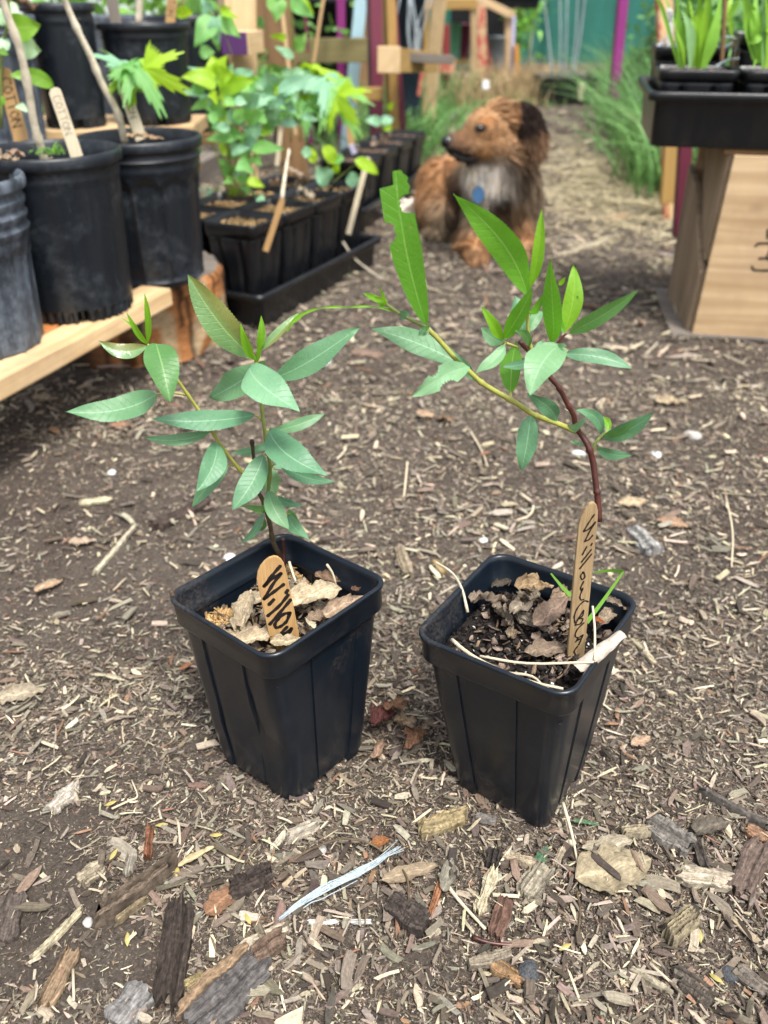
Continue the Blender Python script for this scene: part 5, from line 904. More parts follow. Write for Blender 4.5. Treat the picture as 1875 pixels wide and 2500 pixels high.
plant('hanging_shoot', 'tall shoot with drooping green leaves in front of the brown post', 'herb', gy(690, 300, 1.9), [([(760, 700, 1.9), (720, 400, 1.88), (700, 100, 1.85), (690, -60, 1.85)], .0022, .0018)],
 [(612, -20, 606, 142, 112, 'mintt', 1.82), (705, -15, 848, 112, 80, 'mintt', 1.82, dict(side=.05)), (760, -10, 850, 90, 46, 'lime', 1.84), (670, 240, 560, 225, 40, 'lime', 1.85), (715, 370, 595, 295, 50, 'mintg', 1.85), (730, 320, 800, 200, 70, 'mintt', 1.95), (690, 450, 610, 420, 30, 'mintt', 1.9), (640, -20, 520, -40, 60, 'mintt', 1.8)], K3)
ms = empty('currant_seedling', gy(785, 345, 1.82), 'lobed leaf seedling with lime edges between the mint clump and the maroon post', 'seedling'); m = M(); tube(m, [gy(785, 345, 1.82), gy(800, 300, 1.81), gy(817, 250, 1.80), gy(812, 200, 1.80)], .0013, .001, 6, 4); m.build('stem', MT['stem'], ms)
for a in ((790, 190, 1.80, .085, -.5, 'mintg', .5, .5, .3), (800, 185, 1.81, .08, .8, 'lime', .0, .4, .6), (770, 180, 1.83, .08, 2.6, 'lime', .2, .3, .6), (805, 215, 1.79, .09, -.9, 'mintt', .5, .5, .5), (775, 245, 1.82, .07, -2.2, 'mintg', .6, .4, .2), (745, 250, 1.80, .06, -1.6, 'mintt', .6, .4, .2), (820, 230, 1.78, .08, -1.2, 'lime', .4, .3, .9), (780, 222, 1.84, .05, 3.0, 'lime', .2, .3, .8)): maple(ms, a[0], a[1], *a[2:])
plant('violet_plant', 'low plant with rounded blue green leaves at the far end of the near tray', 'herb', gy(800, 440, 1.66), [([(1200, 430, 1.66), (1180, 330, 1.66), (1220, 240, 1.66)], .001, .0008), ([(1200, 430, 1.66), (1100, 300, 1.66), (1060, 180, 1.66)], .001, .0008), ([(1230, 420, 1.66), (1340, 330, 1.66), (1420, 270, 1.64)], .001, .0008)],
 [(1060, 180, 980, 160, 90, 'mintg', 1.66, dict(teeth=0)), (1080, 260, 1060, 130, 80, 'lime', 1.66, dict(teeth=0)), (1160, 120, 1270, 270, 110, 'lime', 1.66, dict(teeth=0)), (1320, 240, 1240, 230, 80, 'mintt', 1.66, dict(teeth=0)), (1200, 430, 1100, 290, 150, 'mintg', 1.64, dict(teeth=0)), (1340, 400, 1460, 390, 110, 'mintg', 1.66, dict(teeth=0)), (1410, 240, 1605, 350, 100, 'lime', 1.64, dict(teeth=0)), (1230, 330, 1290, 270, 60, 'lime', 1.66, dict(teeth=0))], K8)
plant('small_seedling', 'small pale lobed seedling at the far end of the far tray', 'seedling', gy(930, 320, 2.3), [([(1270, 840, 2.35), (1265, 770, 2.35)], .0012, .001)], [(1265, 780, 1170, 760, 60, 'mintg', 2.35), (1270, 780, 1350, 750, 60, 'mintg', 2.33), (1280, 790, 1345, 820, 50, 'lime', 2.33), (1260, 780, 1230, 730, 50, 'mintg', 2.36), (1320, 690, 1350, 650, 40, 'lime', 2.36)], K3)
plant('clover_patch', 'small blue green clover leaves at the left edge of the near tray', 'weed', gy(500, 470, 1.6), [([(180, 540, 1.6), (180, 500, 1.6)], .001, .001)], [(180 + 40 * math.cos(k), 490 + 18 * math.sin(k * 2), 180 + 80 * math.cos(k), 490 + 30 * math.sin(k * 2), 34, 'mintg', 1.6, dict(teeth=0)) for k in range(8)] + [(620, 540, 690, 560, 60, 'mintg', 1.48), (590, 520, 600, 480, 50, 'mintg', 1.5)], K8)
for i, (x, y, Y, s, c_, lb) in enumerate([(668, 445, 1.62, .035, (.42, .30, .25), 'pale pink crumpled dead leaf in the middle of the near tray'), (720, 420, 1.72, .04, (.36, .28, .24), 'grey pink dead leaf beyond the mint clump'), (690, 400, 1.8, .045, (.20, .14, .11), 'dark brown dead leaf against the brown post foot'), (745, 470, 1.60, .04, (.34, .29, .24), 'long folded grey leaf in the second pot of the near tray'), (930, 345, 2.25, .06, (.30, .22, .18), 'brown dead leaf heap at the end of the far tray'), (740, 445, 1.66, .05, (.26, .2, .16), 'upright torn grey leaf left of the violet leaves'), (640, 430, 1.7, .04, (.34, .25, .2), 'crumpled leaf behind the stems of the mint clump')]):
    dead_leaf(gy(x, y, Y), s, s * .7, rng.random() * 6, .4, .5, c_, 40 + i, lb, 1.2, .18)
twig([gy(688, 485, 1.40), gy(694, 440, 1.42), gy(700, 400, 1.44), gy(706, 365, 1.46)], .0035, .0022, 'cane', 'dry brown seed stalk standing in the near tray', 'dry_stalk', 'stalk')
tag(boardobj('plant_tag', MT['magenta'], None, gy(760, 350, 1.80), gy(751, 318, 1.80), .012, .002, up=(0, -1, 0)), 'small magenta plastic tag beside the brown post foot', 'tag'); tag(boardobj('plant_tag', MT['lilac'], None, gy(866, 376, 1.9), gy(856, 352, 1.9), .011, .002, up=(0, -1, 0)), 'pale lilac plastic tag above the violet leaves', 'tag')
twig([gz(823, 570, .075), gz(838, 592, .07), gz(870, 635, .04), gz(934, 683, .01)], .0022, .0014, 'cane', 'thin bent greyish twig leaning on the lip of the near tray')

# ------------------------------------------------------------ wooden rack behind the trays
rack = empty('wooden_rack', V(-.1, 2.6, 0), 'homemade rack of maroon, olive and unpainted boards behind the trays', 'rack')
def vb(name, mt, x0, y0, x1, y1, Y, wpx, th=.04, par=rack, yaw=0.0, Y1=None, ground=False, up=None, **k):
    a = gy(x0, y0, Y); b_ = gy(x1, y1, Y if Y1 is None else Y1); w_ = wpx / ppm((a + b_) / 2)
    if ground: a = a + (a - b_) * (a[2] / (b_[2] - a[2]))
    u = up or (math.sin(yaw), -math.cos(yaw), 0); return boardobj(name, MT[mt], par, a, b_, w_, th, up=u, **k)
vb('post', 'palepine', 585, 260, 578, -60, 2.02, 78, .045, yaw=.45, ground=True); vb('post', 'brownwood', 715, 370, 668, -60, 2.25, 66, .04, ground=True); vb('post', 'maroon', 917, 205, 912, -80, 2.90, 30, .05, yaw=.25, ground=True)
vb('beam', 'olive', 690, 125, 897, 122, 2.86, 52, .04, up=(0, -1, 0)); vb('beam', 'ochre', 858, 232, 934, 228, 2.80, 28, .04, up=(0, -1, 0)); vb('post', 'ochre', 958, 260, 948, -80, 3.0, 24, .04, yaw=.3, ground=True)
vb('brace', 'blue', 858, 228, 888, -60, 3.02, 30, .02, ground=True); vb('brace', 'magenta', 834, 160, 832, -60, 3.1, 20, .03, ground=True); vb('brace', 'maroon', 985, 330, 955, -60, 3.1, 16, .03)
vb('beam', 'palepine', 1, 1, 2, 2, 3, 20) if False else boardobj('beam', MT['ochre'], rack, gy(948, 147, 2.56), gy(1050, 152, 3.3), .058, .060, up=(0, 0, 1)); boardobj('beam_end', MT['palepine'], rack, gy(948, 146, 2.54), gy(948, 146, 2.54) + (gy(1050, 152, 3.3) - gy(948, 147, 2.56)) * .02, .060, .064, up=(0, 0, 1)); boardobj('shelf_board', MT['greywood'], rack, gy(962, 138, 2.75), gy(1075, 145, 2.95), .10, .025)
pb = empty('purple_block', gy(570, 105, 1.9), 'purple painted end of a short pale beam fixed to the pale post', 'wood block'); boardobj('beam', MT['palepine'], pb, gy(575, 106, 1.885), gy(575, 106, 1.885) + V(.015, .10, 0), .057, .040, bevel=.001); boardobj('painted_end', MT['purple'], pb, gy(575, 106, 1.885) + V(0, -.0035, 0), gy(575, 106, 1.885) + V(0, -.0005, 0), .056, .039, bevel=.0005)
def loose(name, label, cat, mt, *a, **k): o = vb(name, mt, *a, par=None, **k); return tag(o, label, cat)
loose('bamboo_stake', 'peach coloured thin stake leaning beside the brown post', 'stake', 'palepine', 722, 330, 684, -20, 2.0, 9, .008, ground=False); loose('bamboo_stake', 'thin brown stake crossing the olive beam', 'stake', 'pine', 765, 155, 792, -20, 2.4, 8, .008); loose('bamboo_stake', 'reddish thin stake left of the thin brown stake', 'stake', 'maroon', 752, 130, 742, -10, 2.4, 7, .008)
loose('leaning_plank', 'long whitish plank with a red stained top leaning left of the far table', 'plank', 'palepine', 1042, 325, 1078, -60, 3.8, 33, .02, Y1=3.7); loose('red_splash', 'red painted upper end of the leaning whitish plank', 'plank', 'coral', 1066, 70, 1079, -62, 3.755, 26, .012, Y1=3.675)
loose('stake', 'dark red post standing behind the leaning whitish plank', 'post', 'darkred', 1090, 260, 1088, 60, 4.75, 17, .04); loose('block', 'worn coral painted board end left of the far table', 'board', 'coral', 1075, 162, 1110, 160, 4.7, 32, .03, up=(0, -1, 0)); loose('stake', 'small red stake in the grass left of the leaning plank', 'stake', 'coral', 1022, 235, 1030, 178, 3.4, 9, .01)
for i, (x, y, w_, h_, Y, mt, lb) in enumerate([(800, 45, 120, 85, 3.4, 'black', 'dark crate behind the magenta brace'), (1000, 60, 80, 150, 3.5, 'darkcloth', 'dark blue tub behind the grey shelf board'), (690, 30, 110, 120, 3.2, 'black', 'shaded black crate behind the brown post')]):
    p = gy(x, y, Y); k = 1 / ppm(p); m = M(); h = h_ * k / 2; w2 = w_ * k / 2
    T = lambda v, p=p: np.asarray(v, float) + V(p[0], p[1] + .12, 0); z0 = p[2] - h; rg = lambda s, z: [(math.copysign(abs(math.cos(a)) ** .5, math.cos(a)) * s, math.copysign(abs(math.sin(a)) ** .5, math.sin(a)) * s * .6, z) for a in np.linspace(0, 6.2832, 41)[:-1]]
    loft(m, [rg(w2 * .85, 0), rg(w2 * .88, .01), rg(w2, p[2] + h - .02), rg(w2 * 1.06, p[2] + h - .02), rg(w2 * 1.06, p[2] + h), rg(w2 * .95, p[2] + h), rg(w2 * .8, .05)], T, cap1=True); o = m.build('tub', MT[mt], None); tag(o, lb, 'tub')
brn = rng.random
for i in range(9):
    x = 965 + rng.random() * 70; canes_p = [gy(x, 150, 3.2), gy(x + rng.normal(0, 8), 80, 3.2), gy(x + rng.normal(0, 28), -10, 3.2)]; m = M(); tube(m, canes_p, .0035, .002, 5, 3)
    if i == 0: bs = empty('bare_shrub', gy(1000, 150, 3.2), 'bundle of bare grey stems in front of the dark blue tub', 'shrub')
    m.build('stem', MT['greytub'], bs)

# ------------------------------------------------------------ far table, tubs, wall
tb = empty('far_table', V(.8, 6.0, 0), 'far potting table of yellow lumber with coral painted legs', 'table')
vb('beam', 'palepine', 1160, -8, 1252, 38, 5.9, 17, .04, par=tb, Y1=5.6, up=(0, -1, 0)); vb('beam', 'ochre', 975, 10, 1165, 10, 5.2, 22, .04, par=tb, up=(0, -1, 0)); vb('tabletop', 'palepine', 1040, -14, 1250, 14, 6.2, 14, .5, par=tb, up=(0, -1, 0))
for a in (('leg', 'palepine', 1158, 190, 1157, 20, 6.0, 16), ('leg', 'coral', 1178, 205, 1174, 12, 5.7, 22), ('leg', 'palepine', 1240, 168, 1243, 40, 5.65, 17), ('leg', 'ochre', 1030, 120, 1032, 14, 5.2, 30), ('brace', 'lilac', 1249, 165, 1254, 40, 5.55, 8), ('brace', 'orange', 1262, 178, 1260, 110, 5.5, 9), ('brace', 'red', 1199, 170, 1180, 80, 5.8, 10)):
    vb(a[0], a[1], *a[2:7], a[7], .05, par=tb, ground=True)
vb('crossbar', 'ochre', 1110, 152, 1160, 148, 6.1, 10, .03, par=tb, up=(0, -1, 0))
def tubth(label, px, pyb, pyt, wpx, Y, mt, name='tub', tap=.82):
    b_ = gy(px, pyb, Y); t_ = gy(px, pyt, Y); r = wpx / 2 / ppm(b_); m = M(); n = 40; pr = [(r * tap, 0), (r * tap, .003), (r, t_[2] - b_[2]), (r * 1.07, t_[2] - b_[2]), (r * 1.07, t_[2] - b_[2] + r * .1), (r * .95, t_[2] - b_[2] + r * .1), (r * .8, (t_[2] - b_[2]) * .4)]
    vs = [b_ + V(a * math.cos(k * 2 * math.pi / n), a * math.sin(k * 2 * math.pi / n), z) for a, z in pr for k in range(n)]; m.add(vs, [[i * n + k, i * n + (k + 1) % n, (i + 1) * n + (k + 1) % n, (i + 1) * n + k] for i in range(len(pr) - 1) for k in range(n)] + [list(range(n))[::-1]]); o = m.build(name, MT[mt], None); return tag(o, label, 'tub' if name == 'tub' else name)
tubth('pale green bucket under the far table', 1110, 135, 58, 28, 6.3, 'greenbucket', 'bucket'); tubth('pale grey tub under the right end of the far table', 1212, 165, 92, 54, 6.4, 'greytub'); tubth('dark maroon pot under the far table', 1132, 150, 60, 30, 6.6, 'maroon', 'pot')
tag(boardobj('shade_sheet', MT['black'], None, gy(1100, 60, 7.0), gy(1240, 60, 7.0), .25, .02, up=(0, -1, 0)), 'matte black sheet added for the shade under the far table', 'backdrop')  # dark sheet put in to paint the shade beneath the table
tray(gy(1190, 12, 5.9) * V(1, 1, 0), V(1, .25, 0), .34, .3, gy(1190, 22, 5.9)[2], .07, 'black tray on the right end of the far table')
wl = empty('metal_fence', V(2.2, 7.8, 0), 'dark green corrugated metal fence behind the path', 'fence'); m = M(); x = np.arange(-2.5, 6.5, .02); y = 7.8 + .012 * np.clip(np.sin(x * 22) * 3, -1, 1); vs = [(a, b_, z) for z in (-.05, 2.2) for a, b_ in zip(x, y)]; n = len(x); m.add(vs, [[k, k + 1, n + k + 1, n + k] for k in range(n - 1)]); m.build('panel', MT['greenwall'], wl, smooth=True)
boardobj('top_rail', MT['greenwall'], wl, V(-2.5, 7.8, 2.22), V(6.5, 7.8, 2.22), .06, .04)
tr_ = small_pot(gz(1372, 250)[:2], V(1, -.05, 0), 0, .30, .26, .13, 'wide black tub of bare stems before the dark green fence', (.2, .15, .11), 'black tubs by the fence', False, 'planter_tub'); small_pot(gz(1318, 232)[:2] + V(0, .12), V(1, 0, 0), 0, .16, .14, .06, 'low black tray left of the wide black tub', (.2, .16, .1), 'black tubs by the fence', False, 'planter_tub')
bp = empty('bare_sapling', gz(1372, 240, .1), 'bundle of thin bare grey stems rising from the wide black tub', 'sapling')
for (x0, x1, x2) in ((1348, 1340, 1322), (1378, 1382, 1385), (1366, 1368, 1366), (1400, 1415, 1432), (1392, 1405, 1412)): 
    m = M(); tube(m, [gy(x0, 190, 4.9), gy(x1, 100, 4.9), gy(x2, -40, 4.9)], .006, .004, 6, 4); m.build('stem', MT['greytub'], bp)
tag(boardobj('white_marker', MT['stickpale'], None, gy(1421, 245, 4.7), gy(1418, 200, 4.7), .03, .004, up=(0, -1, 0)), 'pale marker stick beside the wide black tub', 'marker'); tag(boardobj('plant_tag', MT['white'], None, gy(1178, 207, 3.3), gy(1194, 207, 3.3), .03, .003, up=(0, -1, .3)), 'small white plastic tag in the dry grass above the dog', 'tag')
wp = empty('wooden_fence', V(-1.6, 4.6, 0), 'brown board fence behind the left plants', 'fence')
for i in range(16): boardobj('board', MT[('brownwood', 'ochre', 'greywood')[i % 3]], wp, V(-2.9 + .19 * i, 4.6 + rng.random() * .02, 0), V(-2.9 + .19 * i, 4.6 + rng.random() * .02, 1.5 + rng.random() * .05), .165, .02, up=(0, -1, 0))
m = M(); xs = np.linspace(-2.2, -.85, 40); m.add([(a, 3.9 + .03 * math.sin(a * 14), z) for z in (0, .3, .7, 1.1) for a in xs], [[r * 40 + k, r * 40 + k + 1, r * 40 + 41 + k, r * 40 + 40 + k] for r in range(3) for k in range(39)]); o = m.build('sky_gap_sheet', MT['whitesheet'], None); tag(o, 'pale sheet added for the bright sky gaps behind the upper left pots', 'sheet'); s = o.modifiers.new('t', 'SOLIDIFY'); s.thickness = .003  # added pale sheet giving the bright sky spots between the leaves

# foliage masses --------------------------------------------------
def leafmass(n, c, s, size, colr, flat=.4):
    P = rng.normal(size=(n, 3)) * np.array(s) + np.array(c); P = P[P[:, 2] > .01]; n = len(P); D = rng.normal(size=(n, 3)); D[:, 2] *= flat; col = np.array(colr) * rng.uniform(.5, 1.5, (n, 1)) * np.array([1, 1, 1]) + rng.uniform(0, .03, (n, 3)) * V(1, 1, 0)
    L = rng.uniform(.5, 1, n) * size; b_ = rng.normal(0, .15, (n, 3)); b_[:, 2] -= .25; return blades(P, D, L, L * .55, b_, col, seg=4, tip=.05)
def shrub(label, blobs, stems, name='shrub', cat='shrub'):
    root = empty(name, (blobs[0][1][0], blobs[0][1][1], 0), label, cat); batch('foliage', [leafmass(*b_) for b_ in blobs], MT['leafy'], root)
    for a, b_ in stems: m = M(); tube(m, [V(*a), (V(*a) + V(*b_)) / 2 + V(.02, 0, 0), V(*b_)], .006, .003, 5, 3); m.build('stem', MT['cane'], root)
shrub('sunlit green shrub behind the upper left pots', [(700, (-.85, 2.9, .38), (.25, .2, .14), .07, (.16, .36, .05)), (500, (-.55, 3.0, .40), (.2, .2, .12), .06, (.13, .30, .08))], [((-.8, 2.9, 0), (-.75, 2.9, .6)), ((-.6, 3, 0), (-.62, 3, .6))])
shrub('leafy green climber covering the left end of the dark green fence', [(800, (.98, 7.2, .46), (.06, .15, .16), .08, (.22, .48, .08)), (400, (.75, 7.3, .45), (.2, .1, .12), .09, (.14, .32, .06))], [((1.1, 7.3, 0), (1.12, 7.3, .9))])
shrub('leafy green bush among the weeds at the right side of the path', [(1500, (1.22, 3.7, .24), (.08, .3, .12), .08, (.13, .30, .09)), (1100, (.98, 2.85, .16), (.05, .16, .09), .055, (.14, .31, .10))], [((1.22, 3.7, 0), (1.22, 3.7, .4)), ((.98, 2.85, 0), (.98, 2.85, .25))])
shrub('dark green conifer like shrub behind the right tray', [(1300, (1.72, 5.2, .45), (.09, .2, .20), .10, (.06, .15, .08)), (900, (1.35, 3.9, .42), (.10, .15, .12), .07, (.07, .17, .06))], [((1.6, 5.2, 0), (1.6, 5.2, .8))])
def grassset(n, poly, h0, h1, colr, w_=.005, lean=.35, nar=1.0):
    x0, x1, y0, y1 = poly; x = rng.uniform(x0, x1, n); y = rng.uniform(y0, y1, n); P = np.stack([x, y, hgt(x, y)], 1); D = rng.normal(0, lean, (n, 3)); D[:, 2] = 1; b_ = rng.normal(0, .45, (n, 3)); b_[:, 2] = -rng.uniform(.1, .6, n)
    col = np.array(colr) * rng.uniform(.55, 1.5, (n, 1)); return blades(P, D, rng.uniform(h0, h1, n), rng.uniform(.6, 1.3, n) * w_, b_, col, seg=4, tip=.05)
def edgegrass(n, pts, spread, h0, h1, colr, w_, lean=.4):
    p = np.array(pts, float); k = rng.integers(0, len(p) - 1, n); t_ = rng.random((n, 1)); q = p[k] * (1 - t_) + p[k + 1] * t_ + rng.normal(0, spread, (n, 2)); P = np.stack([q[:, 0], q[:, 1], hgt(q[:, 0], q[:, 1])], 1); D = rng.normal(0, lean * .7, (n, 3)); D[:, 2] = 1; b_ = rng.normal(0, .32, (n, 3)); b_[:, 2] = -rng.uniform(.2, .6, n)
    return blades(P, D, rng.uniform(h0, h1, n), rng.uniform(.6, 1.3, n) * w_, b_, np.array(colr) * rng.uniform(.5, 1.5, (n, 1)) + rng.uniform(0, .02, (n, 1)) * V(1, .5, 0), seg=4, tip=.05)
R1 = [edgegrass(3600, [(.86, 2.45), (.96, 3.0), (1.10, 3.8), (1.38, 5.2)], .07, .16, .48, (.15, .32, .10), .010), edgegrass(2400, [(1.02, 2.9), (1.22, 3.8), (1.5, 5)], .09, .25, .50, (.11, .25, .10), .010), edgegrass(600, [(.86, 2.55), (1.0, 3.0)], .05, .08, .22, (.14, .30, .06), .006), edgegrass(350, [(.9, 2.6), (1.3, 4)], .12, .2, .45, (.40, .36, .2), .003)]
o = batch('tall_weeds', R1, MT['blade']); tag(o, 'tall narrow leaved green weeds along the right side of the path', 'weeds', kind='stuff')
R2 = [edgegrass(1500, [(-.02, 2.9), (.08, 3.4), (.2, 4.2)], .07, .05, .22, (.13, .30, .08), .007), edgegrass(900, [(-.12, 3.2), (.1, 4.2), (.3, 5)], .1, .1, .36, (.12, .26, .08), .008), edgegrass(900, [(.35, 4.2), (.7, 5.0), (1.1, 6.2)], .12, .04, .12, (.16, .32, .09), .008), edgegrass(500, [(1.1, 6.2), (2.4, 6.4)], .15, .04, .13, (.16, .34, .08), .010)]
o = batch('green_grass', R2, MT['blade']); tag(o, 'green grass growing along the left side of the path and before the fence', 'grass', kind='stuff')
R3 = [edgegrass(2600, [(.38, 4.6), (.7, 5.2), (.95, 5.6)], .13, .10, .32, (.42, .31, .17), .005), edgegrass(300, [(-.1, 2.7), (.0, 3.2)], .05, .05, .2, (.42, .34, .2), .004)]
o = batch('dry_grass', R3, MT['straw']); tag(o, 'dry tan grass standing behind the dog in front of the far table', 'grass', kind='stuff')

# ------------------------------------------------------------ right: crate, tray, seedlings
cr = empty('plywood_crate', gz(1680, 822), 'pale plywood box with splintered side boards carrying the black tray', 'crate'); cA = gz(1680, 822); fd = nrm(V(.985, -.16, 0)); bd = V(-fd[1], fd[0], 0) * 1.0; CH = .284; CL = .42; CD = .22
m = M(); SH = .036; q4 = [cA + fd * a + V(0, 0, z) for a, z in ((.004, .004), (CL, .004), (CL, CH), (.004 + SH * CH, CH))]; q4 = [p + V(0, 0, 0) for p in q4]; m.add([p - bd * .006 for p in q4] + [p + bd * .004 for p in q4], [[0, 1, 2, 3], [7, 6, 5, 4], [0, 4, 5, 1], [1, 5, 6, 2], [2, 6, 7, 3], [3, 7, 4, 0]], [(0, 0), (CL, 0), (CL, CH), (0, CH)] * 2); m.build('front_panel', MT['ply'], cr, smooth=False, bevel=.001)
boardobj('bottom_board', MT['greywood'], cr, cA + V(0, 0, .004) - fd * .03 + bd * .12, cA + V(0, 0, .004) + fd * (CL + .03) + bd * .12, CD + .04, .008)
def quadboard(name, pts, th, nrm_, mt, par):
    m = M(); P = [cA + bd * a + V(0, 0, z) + fd * (o_ + .036 * z) for a, z, o_ in pts]; n_ = nrm(nrm_); N = len(P); uv = [(z, a) for a, z, o_ in pts]; m.add(P + [p + n_ * th for p in P], [list(range(N)), list(range(N, 2 * N))[::-1]] + [[k, k + N, (k + 1) % N + N, (k + 1) % N] for k in range(N)], uv + uv); return m.build(name, MT[mt], par, smooth=False, bevel=.001)
quadboard('side_board', [(.008, .125, -.002), (.055, .165, -.006), (.13, .225, -.008), (.14, CH, -.010), (.008, CH, -.002)], .010, fd, 'crateside', cr); quadboard('side_board', [(.008, .005, -.004), (.20, .006, -.012), (.22, .235, -.020), (.135, .215, -.016), (.06, .150, -.010), (.008, .105, -.004)], .010, fd, 'crateside', cr); quadboard('side_board', [(.15, .23, -.002), (.21, .25, .002), (.21, CH, .002), (.15, CH, .002)], .010, fd, 'crateside', cr)
boardobj('back_panel', MT['ply'], cr, cA + V(0, 0, CH / 2) + bd * CD, cA + V(0, 0, CH / 2) + bd * CD + fd * CL, CH - .01, .010, up=(-bd[0], -bd[1], 0)); boardobj('top_board', MT['brownwood'], cr, cA + V(0, 0, CH + .004) + bd * (CD / 2 + .005), cA + V(0, 0, CH + .004) + bd * (CD / 2 + .005) + fd * CL, CD + .004, .008); boardobj('inner_post', MT['brownwood'], cr, cA + bd * .03 + fd * .03 + V(0, 0, .01), cA + bd * .03 + fd * .03 + V(0, 0, CH - .002), .03, .03, up=(0, 1, 0))
m = M(); kk = Cv(1750, 500, 6.912); fpn = V(-bd[0], -bd[1], 0); P_ = cA + fpn * .0066
for s_ in ([(655, 700), (700, 655), (860, 648), (930, 660), (900, 760), (840, 890)], [(720, 905), (850, 905), (940, 960), (930, 1080), (860, 1110)], [(860, 1110), (640, 1100), (595, 1040)], [(860, 420), (862, 560)], [(980, 560), (980, 1080)], [(980, 560), (1080, 640), (1000, 760)]): stroke(m, s_, kk, .0035, P_, fpn, .0003)
m.build('lettering', MT['ink'], cr, smooth=False)
ZT = CH + .009
TA = V(math.cos(R(-11)), math.sin(R(-11)), 0); TB = V(-TA[1], TA[0], 0); tq = tray(V(.398, 1.37, 0), TA, .52, .27, ZT, .076, 'wide black tray of grass seedlings on the plywood box', lip=.010, rb_=0)
s_pots = [(.452, 1.405, .112, .098, 'square pot of grass seedlings at the left front of the raised tray'), (.570, 1.405, .112, .098, 'square pot of grass seedlings second from the left in the raised tray'), (.688, 1.405, .112, .098, 'square pot at the right front of the raised tray'), (.452, 1.53, .112, .122, 'square pot with the white marker at the left back of the raised tray'), (.578, 1.535, .115, .140, 'square pot full of dry roots at the back of the raised tray'), (.70, 1.535, .112, .132, 'square pot at the right back of the raised tray')]
for x, y, w_, h_, lb in s_pots:
    q_ = V(.398, 1.37, 0) + TA * (x - .395) + TB * (y - 1.345); small_pot((q_[0], q_[1]), TA, ZT + .005, w_, w_ * .8, h_, lb, (.20, .15, .11), 'square pots in the raised right tray', False)
def seedlings(label, base, blist, mt_=(.20, .42, .05)):
    root = empty('grass_seedling', gy(*base), label, 'seedling', 'grass seedlings in the raised tray')
    for (x0, y0, x1, y1, x2, y2, wpx, Y, c_) in blist:
        P = smoothpath([gy(x0, y0, Y), gy(x1, y1, Y - .005), gy(x2, y2, Y + rng.uniform(-.04, .02))], 5); n_ = len(P); w_ = wpx / ppm(P[0]); r = []; uv = []
        for i, p in enumerate(P):
            u = i / (n_ - 1); ww = w_ * (.35 + .65 * min(1, u * 3)) * (1 - max(0, u - .5) * 1.9) * .5 + .0003; tt = P[min(i + 1, n_ - 1)] - P[max(0, i - 1)]; s = nrm(np.cross(tt, V(.2 * math.sin(x0), -1, .2))); r += [p - s * ww, p - V(0, -1, 0) * ww * .35, p + s * ww]; uv += [(u, 0), (u, .5), (u, 1)]
        m = M(); m.add(r, [[3 * i + k, 3 * i + k + 1, 3 * i + 4 + k, 3 * i + 3 + k] for i in range(n_ - 1) for k in (0, 1)], uv, c_); m.build('blade', MT['blade'], root)
g1, g2, g3 = (.22, .46, .05), (.30, .55, .04), (.24, .44, .18)
k5_ = lambda x, y: (1400 + x / 2.573, y / 2.573)
def bl(lst, Y): return [(*k5_(a, b_), *k5_(c_, d_), *k5_(e, f), w_, Y + rng.uniform(-.02, .02), col_) for a, b_, c_, d_, e, f, w_, col_ in lst]
seedlings('dense clump of bright green grass blades in the left front pot of the raised tray', (1690, 165, 1.40), bl([(670, 425, 665, 200, 650, -60, 17, g1), (735, 425, 735, 200, 680, 60, 22, g3), (770, 430, 770, 250, 730, 0, 15, g2), (800, 430, 800, 200, 790, -60, 26, g1), (815, 430, 880, 230, 930, -40, 30, g1), (780, 430, 790, 100, 800, -60, 18, g2), (660, 420, 560, 60, 500, -30, 9, g1), (690, 430, 700, 200, 730, -60, 16, g1), (820, 430, 850, 300, 915, 290, 9, g3), (750, 430, 755, 280, 770, 150, 12, g2), (835, 420, 850, 150, 860, -60, 20, g1), (700, 420, 690, 300, 640, 180, 9, g2), (790, 420, 820, 180, 840, -60, 16, g2)], 1.40))
seedlings('clump of broad grass blades in the second front pot of the raised tray', (1850, 165, 1.40), bl([(1140, 380, 1100, 120, 1060, -60, 30, g1), (1210, 410, 1180, 180, 1100, 0, 26, g1), (1190, 430, 1230, 200, 1260, -60, 24, g1), (1220, 430, 1240, 200, 1200, -60, 22, g2), (1155, 400, 1150, 370, 1130, 425, 8, g1), (1150, 270, 1190, 180, 1240, 200, 30, g2), (1100, 270, 1160, 240, 1230, 190, 16, g1), (1170, 400, 1140, 150, 1150, -60, 26, g1), (1200, 400, 1210, 100, 1180, -60, 20, g3)], 1.40))
seedlings('thin grass blades leaning from the back pots of the raised tray', (1720, 110, 1.53), bl([(900, 200, 1010, 60, 1060, -60, 12, g1), (980, 100, 1000, 30, 1040, -10, 14, g1), (700, 270, 620, 100, 560, -60, 8, g1), (1000, 250, 980, 60, 1000, -60, 12, g2)], 1.53))
def texted(): 
    root = m_stick('narrow white plastic plant marker with black lettering in the raised tray', *k5_(608, 290), *k5_(605, 48), 14.5, 1.50, 'white', 'S9Y', .0011, .02); return root
texted(); loose('bamboo_stake', 'thin brown bamboo stake standing between the pots of the raised tray', 'stake', 'brownwood', 1762, 150, 1775, -60, 1.47, 10, .006)
